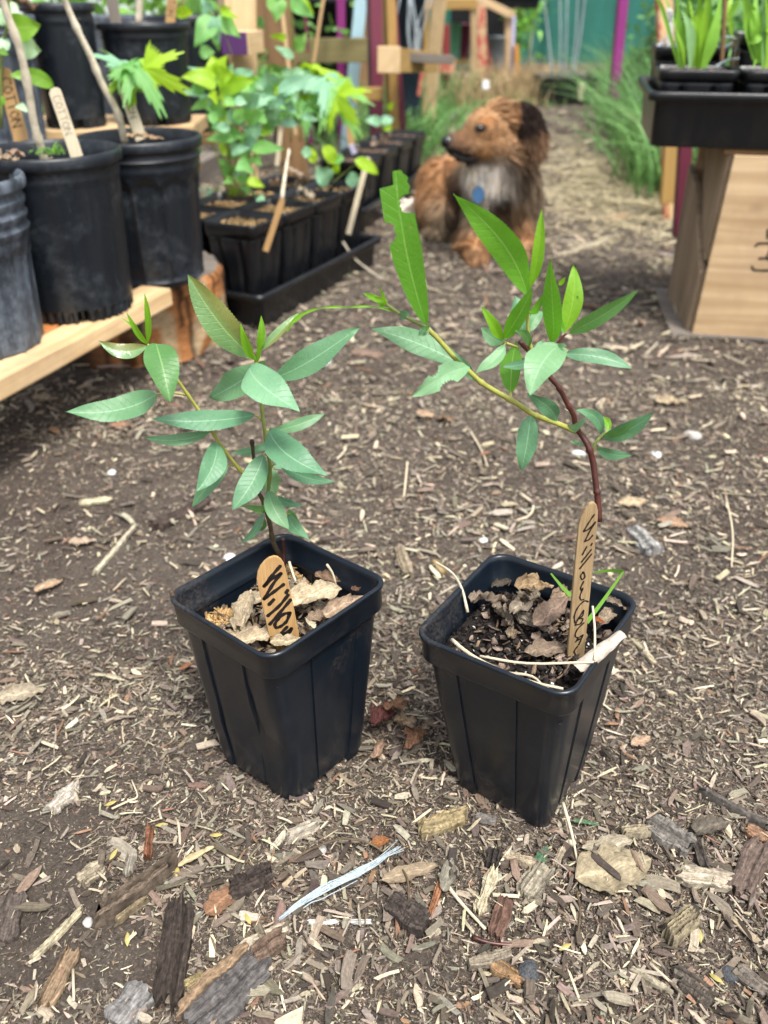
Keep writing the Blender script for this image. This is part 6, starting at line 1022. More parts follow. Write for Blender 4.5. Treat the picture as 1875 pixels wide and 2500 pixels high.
for i, pts in enumerate([[(890, 420), (960, 380), (1040, 365)], [(960, 350), (950, 300), (1000, 270)], [(1010, 330), (1060, 260), (1110, 320)], [(950, 230), (1010, 240), (1090, 290)], [(540, 300), (560, 250), (600, 230)], [(545, 420), (548, 320), (575, 250)]]): twig([gy(*k5_(x, y), (1.40 if i == 0 else 1.50) + .01 * j) for j, (x, y) in enumerate(pts)], .0014, .001, 'greytub', ['dry pale root trailing over the front pot rim of the raised tray', 'dry root loop left in the pot of dry roots', 'arched dry root in the pot of dry roots', 'long dry root across the pot of dry roots', 'dry root curl at the left back pot of the raised tray', 'dry grass stem bent down the left side of the raised tray'][i], 'dry_root', 'root', 'dry roots in the raised tray')
# boards behind the crate
loose('magenta_post', 'magenta post leaning beside the weeds before the dark green fence', 'post', 'magenta', 1497, 245, 1526, -60, 3.55, 22, .04); rr_ = empty('right_rack', V(.80, 2.3, 0), 'unpainted and red stained post behind the left end of the raised tray', 'post')
vb('post', 'pine', 1640, 470, 1618, -60, 2.25, 32, .04, par=rr_, ground=True); vb('stained_strip', 'coral', 1620, 420, 1605, -60, 2.225, 8, .02, par=rr_, ground=True)
loose('maroon_board', 'maroon board with a chipped edge standing behind the plywood box', 'board', 'maroon', 1657, 575, 1674, 340, 1.75, 30, .02); loose('ochre_board', 'short ochre board left of the maroon board', 'board', 'ochre', 1628, 495, 1640, 330, 2.1, 34, .02)

# ------------------------------------------------------------ dog
def dog():
    D = lambda px, py, Y: gy(px, py, Y)
    base = V(.2, 1.95, 0); root = empty('dog', base, 'tan and dark brown long haired dog lying on the path with a blue tag', 'dog')
    bm = bmesh.new()
    def ell(c, r, axis=None, seg=3, rotz=0, rotx=0, roty=0):
        Mx = Matrix.Translation(Vector([float(t) for t in c])) @ Matrix.Rotation(rotz, 4, 'Z') @ Matrix.Rotation(rotx, 4, 'X') @ Matrix.Rotation(roty, 4, 'Y') @ Matrix.Diagonal((*r, 1)); bmesh.ops.create_icosphere(bm, subdivisions=seg, radius=1, matrix=Mx)
    def limb(a, b, r0, r1, n=10):
        a = np.asarray(a); b = np.asarray(b)
        for i in range(n + 1): t_ = i / n; r = r0 + (r1 - r0) * t_; ell(a + (b - a) * t_, (r, r, r), seg=2)
    HY = 1.86
    head = D(1215, 318, HY); ell(head, (.055, .050, .049)); ell(D(1180, 318, HY - .01), (.040, .040, .038)); ell(D(1225, 350, HY), (.058, .055, .045)) # skull, brow, cheek
    ell(D(1200, 290, HY), (.045, .042, .024))
    limb(D(1175, 348, HY - .015), D(1112, 352, HY - .03), .034, .0235); ell(D(1101, 349, HY - .032), (.018, .018, .018)); limb(D(1185, 376, HY - .01), D(1122, 376, HY - .03), .021, .014)
    ell(D(1184, 302, HY - .036), (.013, .011, .009)); ell(D(1200, 352, HY - .03), (.026, .018, .022)) # brow ridge, cheek
    limb(D(1228, 362, HY + .01), D(1228, 430, HY + .05), .052, .066, 12) # neck
    ell(D(1225, 462, 1.94), (.070, .070, .074)); ell(D(1208, 500, 1.93), (.058, .055, .055)); ell(D(1262, 485, 1.95), (.040, .055, .066)) # chest
    limb(D(1190, 475, 2.02), D(1120, 478, 2.22), .080, .074, 12) # trunk going back left
    ell(D(1082, 466, 2.14), (.052, .085, .074)); ell(D(1068, 490, 2.10), (.036, .060, .050)); ell(D(1088, 510, 2.05), (.036, .075, .036))
    hp = D(1070, 535, 2.02); ell((hp[0], hp[1], .022), (.022, .05, .022)); 
    # forelegs
    limb(D(1262, 510, 1.93), D(1272, 600, 1.90), .034, .021); pw = D(1278, 625, 1.85); limb((pw[0], pw[1] + .035, .020), (pw[0], pw[1] - .008, .016), .021, .019, 5)
    limb(D(1180, 520, 1.91), D(1160, 590, 1.87), .034, .024); pw2 = D(1163, 632, 1.82); limb((pw2[0], pw2[1] + .045, .024), (pw2[0], pw2[1] - .008, .017), .025, .021, 5)
    for p_ in (pw, pw2):
        for k in (-1.5, -.5, .5, 1.5): ell((p_[0] + k * .009, p_[1] - .022 + abs(k) * .003, .011), (.0065, .012, .0095), seg=2)
    limb(D(1130, 585, 1.95), D(1150, 600, 1.86), .022, .020, 5)
    # tail / pale hind foot
    t0 = D(1070, 505, 2.16); t1 = D(975, 487, 2.22); limb((t0[0], t0[1], .03), (t1[0], t1[1], .026), .026, .018, 8)
    # dewlap
    limb(D(1165, 385, HY), D(1190, 410, HY + .03), .025, .045, 5)
    me = bpy.data.meshes.new('body'); bm.to_mesh(me); bm.free(); tmp = bpy.data.objects.new('tmp', me); COL.objects.link(tmp)
    r = tmp.modifiers.new('r', 'REMESH'); r.mode = 'VOXEL'; r.voxel_size = .0042; s = tmp.modifiers.new('s', 'SMOOTH'); s.iterations = 7; s.factor = .6
    dg = bpy.context.evaluated_depsgraph_get(); me2 = bpy.data.meshes.new_from_object(tmp.evaluated_get(dg)); bpy.data.objects.remove(tmp)
    nv = len(me2.vertices); v = np.zeros(nv * 3, np.float32); me2.vertices.foreach_get('co', v); v = v.reshape(-1, 3).astype(float); nrmls = np.zeros(nv * 3, np.float32); me2.vertices.foreach_get('normal', nrmls); nrmls = nrmls.reshape(-1, 3).astype(float)
    f = [list(p.vertices) for p in me2.polygons]
    # coat colours by place on the body
    TAN, OR, DK, GREY, WH, BLK = V(.42, .225, .10), V(.44, .225, .10), V(.065, .036, .022), V(.36, .275, .185), V(.92, .86, .77), V(.02, .016, .014)
    cen = lambda px, py, Y: D(px, py, Y)
    def sm(p, c, r): d_ = np.linalg.norm((p - np.asarray(c)) / np.asarray(r), axis=1); return np.clip(1.5 - d_, 0, 1)[:, None] ** .8
    def colour(p):
        c = np.tile(GREY, (len(p), 1))
        for (cc, ctr, rr) in ((TAN, cen(1200, 320, HY), (.075, .08, .060)), (DK, cen(1262, 400, 1.90), (.035, .06, .04)), (WH * 1.1, cen(1182, 428, 1.87), (.048, .08, .042)), (WH * .8, cen(1200, 540, 1.88), (.02, .05, .03)), (V(.50, .36, .2), cen(1240, 505, 1.88), (.03, .05, .03)), (V(.50, .40, .27), cen(1290, 430, 1.95), (.02, .06, .05)), (V(.20, .13, .08), cen(1225, 520, 1.88), (.04, .05, .04)), (DK * .8, cen(1225, 470, 1.86), (.022, .05, .018)), (DK, cen(1125, 480, 2.0), (.028, .09, .08)), (OR, cen(1070, 460, 2.12), (.052, .10, .085)), (OR * .8, cen(1275, 590, 1.9), (.035, .08, .065)), (OR * .9, cen(1165, 610, 1.85), (.045, .08, .05)), (V(.30, .19, .10), cen(1118, 598, 1.9), (.03, .05, .03)),
                            (BLK, cen(1128, 386, HY - .02), (.048, .06, .015)), (BLK, cen(1106, 368, HY - .03), (.022, .04, .024)), (V(.20, .10, .05), cen(1130, 335, HY - .03), (.02, .04, .018)), (DK, cen(1100, 335, HY - .03), (.010, .03, .010)), (WH, (t1[0] + .02, t1[1], .03), (.06, .06, .05)), (V(.44, .24, .10), cen(1182, 375, HY - .03), (.022, .04, .012)), (V(.42, .20, .08), cen(1186, 296, HY - .04), (.016, .04, .008)), (BLK, cen(1173, 313, HY - .045), (.011, .03, .006)), (GREY * .7, cen(1305, 480, 1.98), (.03, .08, .09))):
            k = sm(p, ctr, rr); c = c * (1 - k) + cc * k
        return c
    col = colour(v); o = raw('body', v - base, f, np.zeros((nv, 2)), col, MT['fur'], root, True, base)
    # fur
    tri = np.array([(q[0], q[i], q[i + 1]) for q in f for i in range(1, len(q) - 1)]); a, b, c = v[tri[:, 0]], v[tri[:, 1]], v[tri[:, 2]]; ar = np.linalg.norm(np.cross(b - a, c - a), axis=1); N = 60000
    k = rng.choice(len(tri), N, p=ar / ar.sum()); u1, u2 = rng.random((N, 1)), rng.random((N, 1)); fl = (u1 + u2 > 1); u1 = np.where(fl, 1 - u1, u1); u2 = np.where(fl, 1 - u2, u2); P = a[k] * (1 - u1 - u2) + b[k] * u1 + c[k] * u2
    nn = nrmls[tri[k, 0]]; flow = np.tile(V(.15, .25, -1.), (N, 1)); hd = np.clip((P[:, 2] - .185) / .02, 0, 1)[:, None]; flow = flow * (1 - hd) + V(1., .3, -.15) * hd; flow = flow - nn * np.sum(flow * nn, 1, keepdims=True); flow /= np.linalg.norm(flow, axis=1, keepdims=True) + 1e-6
    face = (np.linalg.norm((P - cen(1165, 340, HY)) / V(.075, .1, .06), axis=1) < 1); paw = P[:, 2] < .035; L = np.where(face, .006, .026) * np.where(paw, .45, 1) * rng.uniform(.6, 1.3, N); Dd = flow + nn * np.where(face, .25, .5)[:, None] + rng.normal(0, .18, (N, 3))
    keep = ~((np.linalg.norm(P - cen(1099, 349, HY - .032), axis=1) < .02)); bend = flow * .3 + V(0, 0, -.25)
    cl_ = .5 + .5 * np.sin(P[:, 0] * 210 + 3 * np.sin(P[:, 2] * 90)) * np.sin(P[:, 2] * 160 + 4 * np.sin(P[:, 0] * 120)); cf = colour(P) * (rng.uniform(.6, 1.3, N) * (.45 + 1.1 * cl_))[:, None]; q = blades(P[keep], Dd[keep], L[keep], np.where(face, .0012, .0026)[keep], bend[keep], cf[keep], seg=2, tip=.1); batch('fur', [q], MT['fur'], o)
    # nose, eye, mouth
    def sph(name, c, r, mt, rz=0): 
        bm = bmesh.new(); bmesh.ops.create_icosphere(bm, subdivisions=3, radius=1, matrix=Matrix.Translation(Vector([float(t) for t in c - base])) @ Matrix.Rotation(rz, 4, 'Z') @ Matrix.Diagonal((*r, 1))); me = bpy.data.meshes.new(name); bm.to_mesh(me); bm.free()
        for p in me.polygons: p.use_smooth = True
        me.materials.append(MT[mt]); ob_ = bpy.data.objects.new(name, me); COL.objects.link(ob_); ob_.parent = root; return ob_
    sph('nose', cen(1093, 347, HY - .036), (.0135, .013, .0135), 'nose'); sph('eye', cen(1172, 313, HY - .0465), (.0095, .006, .006), 'nose')
    m = M(); tube(m, [cen(1103, 376, HY - .047), cen(1122, 386, HY - .052), cen(1145, 391, HY - .05), cen(1166, 389, HY - .043)], .0032, .0026, 8, 4); m.build('mouth', MT['black'], root)
    # ears: near ear hanging flap with long hair, far ear bump
    def ear(name, pts, wd, Yo, n_=2600, dark=DK):
        m = M(); P = smoothpath([cen(x, y, Yo + dy) for x, y, dy in pts], 6); nE = len(P); vs = []; 
        for i, p in enumerate(P):
            u = i / (nE - 1); w_ = wd * (math.sin(math.pi * min(1, .18 + u * .78)) ** .7); tt = nrm(P[min(i + 1, nE - 1)] - P[max(0, i - 1)]); s = nrm(np.cross(tt, V(-.25, -1, .1)))
            for j in range(9): q = j / 4 - 1; vs.append(p + s * q * w_ + V(0, -1, 0) * (.012 * (1 - q * q)))
        fs = [[i * 9 + j, i * 9 + j + 1, (i + 1) * 9 + j + 1, (i + 1) * 9 + j] for i in range(nE - 1) for j in range(8)]; vs = np.array(vs); m.add(vs, fs, None, dark); e = m.build(name, MT['fur'], root); so = e.modifiers.new('t', 'SOLIDIFY'); so.thickness = .006
        k = rng.integers(0, len(fs), n_); fr = np.array(fs)[k]; uu = rng.random((n_, 1)); ww = rng.random((n_, 1)); Q = (vs[fr[:, 0]] * (1 - uu) + vs[fr[:, 1]] * uu) * (1 - ww) + (vs[fr[:, 3]] * (1 - uu) + vs[fr[:, 2]] * uu) * ww; t_ = (k // 8) / (nE - 1)
        cc = np.where((t_ > .62)[:, None], V(.20, .115, .065), dark) * rng.uniform(.5, 1.5, (n_, 1)); cc = np.where((t_ < .20)[:, None], V(.30, .15, .065) * rng.uniform(.6, 1.2, (n_, 1)), cc); Dd = np.tile(nrm(P[-1] - P[0]), (n_, 1)) + rng.normal(0, .25, (n_, 3)) + V(.1, -.15, -.2); 
        q = blades(Q + V(0, -.002, 0), Dd, (.010 + .018 * t_) * rng.uniform(.5, 1.3, n_), .0021, np.tile(V(0, 0, -.3), (n_, 1)), cc, seg=3, tip=.1); batch('fur', [q], MT['fur'], e)
    ear('ear', [(1250, 292, .0), (1272, 286, -.015), (1290, 303, -.02), (1299, 335, -.025), (1301, 362, -.02)], .031, HY - .02, 3600, V(.030, .017, .012)); ear('ear', [(1216, 266, .05), (1219, 256, .05), (1228, 258, .055), (1236, 270, .06)], .015, HY, 400, TAN)
    # loose hair hanging behind the near ear
    n_ = 1500; t_ = rng.random(n_); x = 1282 + rng.normal(0, 12, n_) + t_ * 22; y = 340 + t_ * 140; P = np.array([cen(a_, b_, HY + .03 + rng.random() * .03) for a_, b_ in zip(x, y)]); cc = np.where(rng.random((n_, 1)) < .45, V(.30, .24, .17), V(.10, .055, .03)) * rng.uniform(.6, 1.3, (n_, 1)); q = blades(P, np.tile(V(.1, -.05, -1), (n_, 1)) + rng.normal(0, .18, (n_, 3)), rng.uniform(.02, .05, n_), .0017, np.tile(V(.1, 0, -.1), (n_, 1)), cc, seg=3, tip=.1); batch('neck_ruff', [q], MT['fur'], root)
    # tag on the chest
    tc = cen(1168, 476, 1.835); m = M(); n = 28; ring_ = [tc + V(.0115 * math.cos(a), 0, .0155 * math.sin(a)) for a in np.linspace(0, 6.2832, n + 1)[:-1]]; m.add(ring_ + [p + V(0, .003, 0) for p in ring_], [list(range(n)), list(range(n, 2 * n))[::-1]] + [[k, (k + 1) % n, n + (k + 1) % n, n + k] for k in range(n)]); tg = m.build('collar_tag', MT['tagblue'], root, smooth=False, bevel=.001)
    m = M(); tube(m, [tc + V(-.002, .0, .017), tc + V(.001, .004, .026), tc + V(.004, .012, .034)], .0015, .0015, 6, 3); m.build('tag_ring', MT['greytub'], root)
dog()

# ------------------------------------------------------------ single pieces lying on the path
def gp(px, py, lift=.004): p = gz(px, py); p = V(p[0], p[1], float(hgt(p[0], p[1])) + lift); return p
def slab(label, x0, y0, x1, y1, wpx, colr, name='bark_chip', cat='bark chip', th=.003, lift=.003, seed=1, rag=.18, edge=None, m_='chip', taper=0.0, group=None):
    a, b = gp(x0, y0, lift), gp(x1, y1, lift); ax = nrm(b - a); s = nrm(np.cross(V(0, 0, 1), ax)); L = np.linalg.norm(b - a); w = wpx / ppm((a + b) / 2) * (1.0); r = np.random.default_rng(seed); n = 26; k = 10; ridge = r.normal(0, 1, 11); wob_ = r.normal(0, 1, 27); vs = []; colr = V(*colr) * .82; rk = r.uniform(.75, 1.2, 11); co = []; uv = []
    w *= 1 + .5 * abs(s[1])      # foreshortening of sideways width on the ground
    for top in (1, 0):
        for i in range(n + 1):
            u = i / n; e = 1 - taper * u; hw = w / 2 * e * (1 + rag * .5 * math.sin(u * 9 + seed) + rag * .16 * wob_[i]) * (.80 + .20 * min(1, 10 * u, 10 * (1 - u)))
            off = L * .02 * math.sin(u * 3 + seed); e0 = (r.random() - .5) * L * .04 if i in (0, n) else 0
            for j in range(k + 1):
                q = j / k * 2 - 1; z = (th * (.62 + .22 * (1 - q * q)) + th * .20 * ridge[j] + th * .03 * wob_[i] + r.normal(0, th * .07)) if top else -th * .4; jag = (L * .05 * ridge[j] if i in (0, n) else 0)
                vs.append(a + ax * (L * u + jag) + s * (q * hw + off) + V(0, 0, z)); c = np.array(colr) * rk[j] * (1 + r.normal(0, .08)); 
                if edge is not None and q > .45: c = np.array(edge)
                co.append(c); uv.append((u * L * 60, q * w * 60 * .5))
    N = (n + 1) * (k + 1); f = []
    for t_ in (0, 1):
        for i in range(n):
            for j in range(k): q = [t_ * N + i * (k + 1) + j, t_ * N + i * (k + 1) + j + 1, t_ * N + (i + 1) * (k + 1) + j + 1, t_ * N + (i + 1) * (k + 1) + j]; f.append(q if t_ else q[::-1])
    bd_ = [j for j in range(k + 1)] + [i * (k + 1) + k for i in range(1, n + 1)] + [n * (k + 1) + j for j in range(k - 1, -1, -1)] + [i * (k + 1) for i in range(n - 1, 0, -1)]
    for q in range(len(bd_)): x, y = bd_[q], bd_[(q + 1) % len(bd_)]; f.append([x, y, N + y, N + x])
    m = M(); m.add(vs, f, uv, np.array(co)); o = m.build(name, MT['bchip' if m_ == 'chip' else m_], None, smooth=True, sharp=32); return tag(o, label, cat, group)
f6 = lambda x, y: (x * .5666, 1900 + y * .5666); f7 = lambda x, y: (940 + x * .5636, 1900 + y * .5636)
def S6(lb, x0, y0, x1, y1, w, c, **k): return slab(lb, *f6(x0, y0), *f6(x1, y1), w * .5666, c, **k)
def S7(lb, x0, y0, x1, y1, w, c, **k): return slab(lb, *f7(x0, y0), *f7(x1, y1), w * .5636, c, **k)
GB = 'larger bark and wood chips in the foreground'; W_ = dict(name='wood_chip', cat='wood chip', group=GB)
S6('long flat dark brown slab of bark pointing at the left pot', 735, 990, 775, 560, 120, (.055, .042, .035), th=.005, seed=2, rag=.08, group=GB); S6('straight grey brown stick left of the long dark bark slab', 445, 625, 735, 415, 46, (.15, .115, .085), name='stick', cat='stick', th=.008, seed=3, group=GB)
S6('broad grey board chip with an orange brown split edge at the bottom of the photo', 820, 1080, 1120, 800, 165, (.12, .11, .105), th=.006, seed=4, edge=(.21, .145, .09), group=GB); S6('split brown stick end beyond the broad grey board chip', 1090, 800, 1225, 705, 60, (.16, .11, .08), th=.007, seed=5, name='stick', cat='stick'); S6('smooth grey chip cut off by the bottom edge of the photo', 500, 1090, 630, 925, 120, (.21, .20, .19), seed=6, **W_)
S6('dark brown chip cut off by the left edge of the photo', 30, 730, 70, 525, 105, (.10, .080, .068), seed=7, group=GB); S6('dark knobbly bark piece right of the reddish brown leaf', 1005, 515, 1170, 425, 62, (.055, .042, .036), th=.008, seed=8, group=GB); S6('flaky cream coloured bark flake above the fine soil at left', 225, 145, 325, 35, 66, (.46, .41, .34), seed=9, rag=.4, name='bark_flake', cat='bark')
S6('pale thin splinter running up from the left dark chip', 150, 795, 360, 590, 26, (.42, .37, .25), seed=10, **W_); S6('tan bark strip with a dark tail near the lower left', 195, 1000, 325, 770, 66, (.27, .19, .12), seed=11, group=GB); S6('pale ragged splinter left of the broad grey board chip', 1035, 755, 1230, 665, 40, (.44, .38, .29), seed=12, **W_)
S6('short brown splinter with a pointed tip under the straight stick', 510, 640, 630, 550, 24, (.24, .19, .12), seed=13, **W_); S6('thick pale stick between the two pots in the foreground', 1248, 285, 1368, 225, 28, (.46, .41, .33), seed=14, th=.005, name='stick', cat='stick'); S6('thin white splinter left of the thick pale stick', 1172, 330, 1230, 256, 14, (.66, .61, .48), seed=15, **W_)
S6('white paper like strip left end lying by the bluish strand', 1330, 632, 1450, 633, 16, (.56, .56, .52), seed=16, name='paper_strip', cat='strip', th=.001); S6('white paper like strip right end lying by the bluish strand', 1508, 632, 1600, 638, 16, (.56, .56, .52), seed=17, name='paper_strip', cat='strip', th=.001); S6('rust brown pointed bark sliver in the left foreground', 640, 370, 655, 235, 32, (.26, .12, .07), seed=18, group=GB)
S6('small ochre chip with a dark rim below the broad grey chip', 805, 925, 880, 880, 34, (.36, .29, .15), seed=19, th=.005, **W_); S6('grey splintered chip near the bottom left corner', 560, 440, 575, 340, 40, (.30, .27, .22), seed=20, **W_); S6('tan squarish chip in the left foreground litter', 355, 470, 440, 400, 60, (.33, .28, .20), seed=21, **W_)
S7('weathered yellowish piece of round wood in front of the right pot', 158, 262, 340, 190, 46, (.34, .27, .15), seed=22, th=.009, name='stick', cat='stick', group=GB); S7('big grey angular wood chip right of the right pot', 1145, 215, 1318, 320, 82, (.19, .175, .155), seed=23, th=.006, **W_); S7('grey tan ribbed chip beside the green leaf scrap', 595, 545, 690, 415, 78, (.30, .265, .20), seed=24, th=.004, **W_)
S7('pale flat chip with a pointed end in the right foreground', 1275, 425, 1490, 450, 60, (.44, .38, .29), seed=25, th=.004, **W_); S7('large brown bark plate near the right edge of the photo', 1545, 510, 1630, 295, 95, (.15, .11, .09), seed=26, th=.005, group=GB); S7('dark rough bark piece left of the pale straw', 20, 560, 175, 670, 85, (.075, .06, .052), seed=27, th=.007, group=GB)
S7('reddish brown bark chip in the middle of the foreground', 470, 715, 520, 560, 62, (.13, .075, .055), seed=28, group=GB); S7('flat grey stick above the black pebble', 360, 830, 540, 788, 34, (.26, .22, .165), seed=29, th=.005, name='stick', cat='stick'); S7('brown chip touching the black pebble', 460, 828, 585, 900, 46, (.27, .17, .09), seed=30, **W_); S7('short tan piece of branch in the lower right', 1220, 700, 1335, 612, 56, (.28, .235, .155), seed=31, th=.010, name='stick', cat='stick')
S7('upper of the parallel dark sticks in the lower right corner', 1250, 835, 1395, 925, 42, (.17, .145, .12), seed=32, th=.006, name='stick', cat='stick'); S7('lower of the parallel dark sticks in the lower right corner', 1275, 895, 1405, 975, 40, (.13, .11, .09), seed=33, th=.006, name='stick', cat='stick'); S7('slim pale splinter left of the parallel dark sticks', 1062, 838, 1225, 920, 18, (.46, .41, .30), seed=34, **W_)
S7('long dark grey stick along the right edge of the photo', 1370, 85, 1659, 215, 22, (.14, .125, .11), seed=35, th=.006, name='stick', cat='stick'); S7('grey sloping chip at the right edge above the long stick', 1525, 815, 1659, 930, 50, (.17, .145, .12), seed=36, **W_); S7('small round grey chip under the right pot', 390, 190, 475, 210, 24, (.22, .2, .18), seed=37, **W_); S7('dark oblong chip right of the big grey chip', 1330, 275, 1380, 390, 42, (.085, .072, .062), seed=38, group=GB)
S7('frayed bundle of pale fibres in the middle foreground', 405, 620, 465, 430, 40, (.48, .42, .29), seed=39, rag=.5, **W_); S7('orange brown curled strip of bark', 195, 630, 235, 480, 24, (.36, .17, .09), seed=40, group=GB); S7('knotty tan chip next to the right pot foot', 1030, 255, 1150, 245, 34, (.34, .29, .2), seed=41, th=.005, **W_); S7('chunky brown chip at the far right edge', 1565, 230, 1659, 270, 44, (.27, .16, .10), seed=42, group=GB)
S7('dark bark lump left of the green leaf scrap', 470, 350, 455, 415, 50, (.06, .05, .045), seed=43, th=.006, group=GB); S7('slender stick under the green leaf scrap', 505, 370, 640, 405, 26, (.40, .33, .23), seed=44, th=.004, **W_); S7('upright grey chip between the fibres and the ribbed chip', 735, 410, 765, 330, 26, (.36, .3, .22), seed=45, **W_)
# mid ground pieces
slab('weathered grey stone slab right of the right marker', 1545, 1305, 1590, 1365, 42, (.36, .35, .33), 'stone', 'stone', th=.008, seed=50, m_='chip'); slab('pale oval chip on the dark soil behind the left pot', 200, 1243, 272, 1232, 16, (.50, .44, .30), seed=51, **W_); slab('long pale splinter lying on the soil left of the left pot', 238, 1400, 328, 1292, 11, (.50, .45, .33), seed=52, **W_); slab('brown curled chip behind the right pot', 975, 1340, 1000, 1402, 26, (.33, .27, .19), seed=53, th=.006, **W_)
slab('pale stick lying across the path in front of the dog', 1352, 632, 1495, 590, 8, (.48, .42, .30), 'stick', 'stick', th=.006, seed=54); slab('flat reddish bark chip on the path right of the dog', 1480, 540, 1528, 534, 14, (.28, .12, .07), seed=55, th=.006); slab('flat brown bark chip on the path beyond the left willow', 862, 862, 930, 872, 22, (.24, .17, .13), seed=56, th=.004); slab('dark bark piece in the soil shadow left of the path', 380, 1300, 500, 1240, 26, (.07, .052, .043), seed=57, th=.006)
slab('pale elongated chip near the right edge in the middle distance', 1540, 1580, 1600, 1640, 10, (.5, .44, .3), seed=58, **W_); slab('tan chip leaning behind the right pot corner', 1060, 1370, 1085, 1400, 16, (.42, .32, .16), seed=59, **W_); slab('slate grey chip just outside the right corner of the right pot', 1565, 1340, 1600, 1365, 40, (.33, .32, .31), seed=60, th=.005, **W_)
def leafon(lb, px, py, L, W, yaw, c, seed, curl=.8, cr=.08, tilt=.1, lift=.006, g=None): return dead_leaf(gp(px, py, lift), L, W, yaw, tilt, .1, c, seed, lb, curl, cr, group=g)
leafon('large crumpled tan maple leaf in front of the right pot', *f7(985, 420), .058, .050, .3, (.31, .26, .195), 60, .35, .055); leafon('torn grey part of the crumpled leaf behind the tan maple leaf', *f7(960, 320), .036, .022, .2, (.34, .30, .25), 61, .6, .1); leafon('reddish brown triangular dead leaf in the left foreground', *f6(960, 550), .026, .024, .9, (.24, .135, .09), 62, .4, .07)
leafon('curled cream leaf left of the reddish brown leaf', *f6(855, 370), .028, .010, .7, (.50, .41, .27), 63, 2.2, .04); leafon('long grey tan dead leaf left of the fibre bundle', *f7(110, 445), .040, .017, .35, (.28, .22, .17), 64, .8, .05); leafon('grey folded dead leaf crossing the long tan leaf', *f7(270, 460), .026, .016, 1.3, (.22, .205, .185), 65, 1.2, .08); leafon('dark grey crumpled leaf right of the big grey chip', *f7(1400, 235), .032, .022, .3, (.11, .095, .085), 66, 1.0, .1)
leafon('dark purple red curled leaf between the two pots', 935, 1785, .040, .032, 1.2, (.10, .036, .036), 67, 1.5, .17, .5, .013); leafon('pale shrivelled tail of the purple red leaf', 925, 1850, .030, .015, 1.3, (.30, .20, .16), 68, 2.0, .12, .3); leafon('brown shrivelled leaf touching the left side of the right pot', 1008, 1845, .044, .026, 1.4, (.16, .085, .055), 69, 1.8, .16, .4, .012); leafon('dark dry leaf scrap against the foot of the right pot', 1160, 1925, .026, .010, 1.9, (.10, .05, .035), 70, 1.4, .14, .9, .012)
leafon('grey tan dead leaf at the left edge of the photo', 50, 1690, .038, .030, .4, (.34, .29, .24), 71, .6, .12); leafon('pale curled leaf left of the left pot', 265, 1655, .030, .009, -.1, (.42, .38, .31), 72, 2.0, .06); leafon('reddish flat dead leaf on the dark soil at left', 300, 1057, .030, .024, .2, (.28, .16, .12), 73, .3, .06); leafon('left one of two tan leaves behind the willows', 1040, 1022, .032, .026, .4, (.36, .26, .20), 74, .7, .12, .3); leafon('right one of two tan leaves behind the willows', 1085, 1032, .034, .026, 2.2, (.28, .19, .14), 75, .7, .12, .3)
leafon('orange brown small leaf left of the left pot', 457, 1632, .015, .010, .9, (.30, .15, .09), 76, 1.2, .1); leafon('pinkish leaf scrap on the litter right of the right pot', 1560, 1830, .020, .015, .5, (.40, .28, .22), 77, .5, .1); leafon('tan leaf on the mulch at the left edge', 120, 1435, .030, .018, .9, (.38, .27, .2), 78, .6, .1); leafon('pale leaf on the soil behind the left pot', 205, 1335, .026, .020, .3, (.40, .31, .26), 79, .6, .12); leafon('wide tan leaf at the right edge behind the right pot', 1545, 1230, .040, .028, .3, (.44, .35, .26), 80, .5, .1)
leafon('brown leaf at the right edge beside the pale leaf', 1640, 1290, .036, .024, -.3, (.36, .24, .18), 81, .5, .1); leafon('grey leaf on the far left mulch by the log slice', 120, 985, .04, .03, .2, (.36, .3, .24), 82, .6, .12); leafon('tan leaf among the litter right of the path', 1640, 990, .05, .03, .2, (.36, .29, .22), 83, .6, .12); leafon('rust leaf fragment near the twig in the foreground', *f6(1640, 310), .014, .012, .4, (.26, .11, .05), 84, .5, .1)
dead_leaf(gp(*f7(675, 365), .004), .020, .012, 1.0, .05, .1, (.07, .14, .09), 85, 'torn scrap of green leaf in front of the right pot', .4, .06); dead_leaf(gp(*f7(865, 215), .004), .018, .006, -.1, .05, .1, (.09, .17, .10), 86, 'narrow green leaf scrap by the foot of the right pot', .8, .06)
def rock(lb, px, py, r, mt, sq=.7, name='pebble', seed=0):
    bm = bmesh.new(); bmesh.ops.create_icosphere(bm, subdivisions=4, radius=1)
    for v in bm.verts: n = 1 + .16 * mnoise.noise(v.co * 1.3 + Vector((seed, 0, 0))) + .05 * mnoise.noise(v.co * 5 + Vector((seed, 0, 0))); v.co *= n; v.co.x *= r[0]; v.co.y *= r[1]; v.co.z *= r[0] * sq
    me = bpy.data.meshes.new(name); bm.to_mesh(me); bm.free()
    for p in me.polygons: p.use_smooth = True
    me.materials.append(MT[mt]); o = bpy.data.objects.new(name, me); COL.objects.link(o); o.location = [float(t) for t in gp(px, py, r[0] * sq * .45)]; o.rotation_euler[2] = seed; return tag(o, lb, 'stone')
rock('round black speckled pebble in the lower middle of the photo', *f7(617, 862), (.0075, .0060), 'darkstone', .8, seed=1); rock('pale grey pebble near the broad grey chip', *f6(383, 635), (.0035, .003), 'stone', seed=2); rock('small white pebble left of the long dark bark slab', *f6(860, 597), (.0026, .0025), 'stone', seed=3); rock('white flat pebble behind the left edge of the right pot', 1181, 1313, (.0052, .0042), 'white', .3, seed=4); rock('blue grey lump in the right foreground', *f7(1495, 835), (.0055, .005), 'darkstone', .6, seed=5)
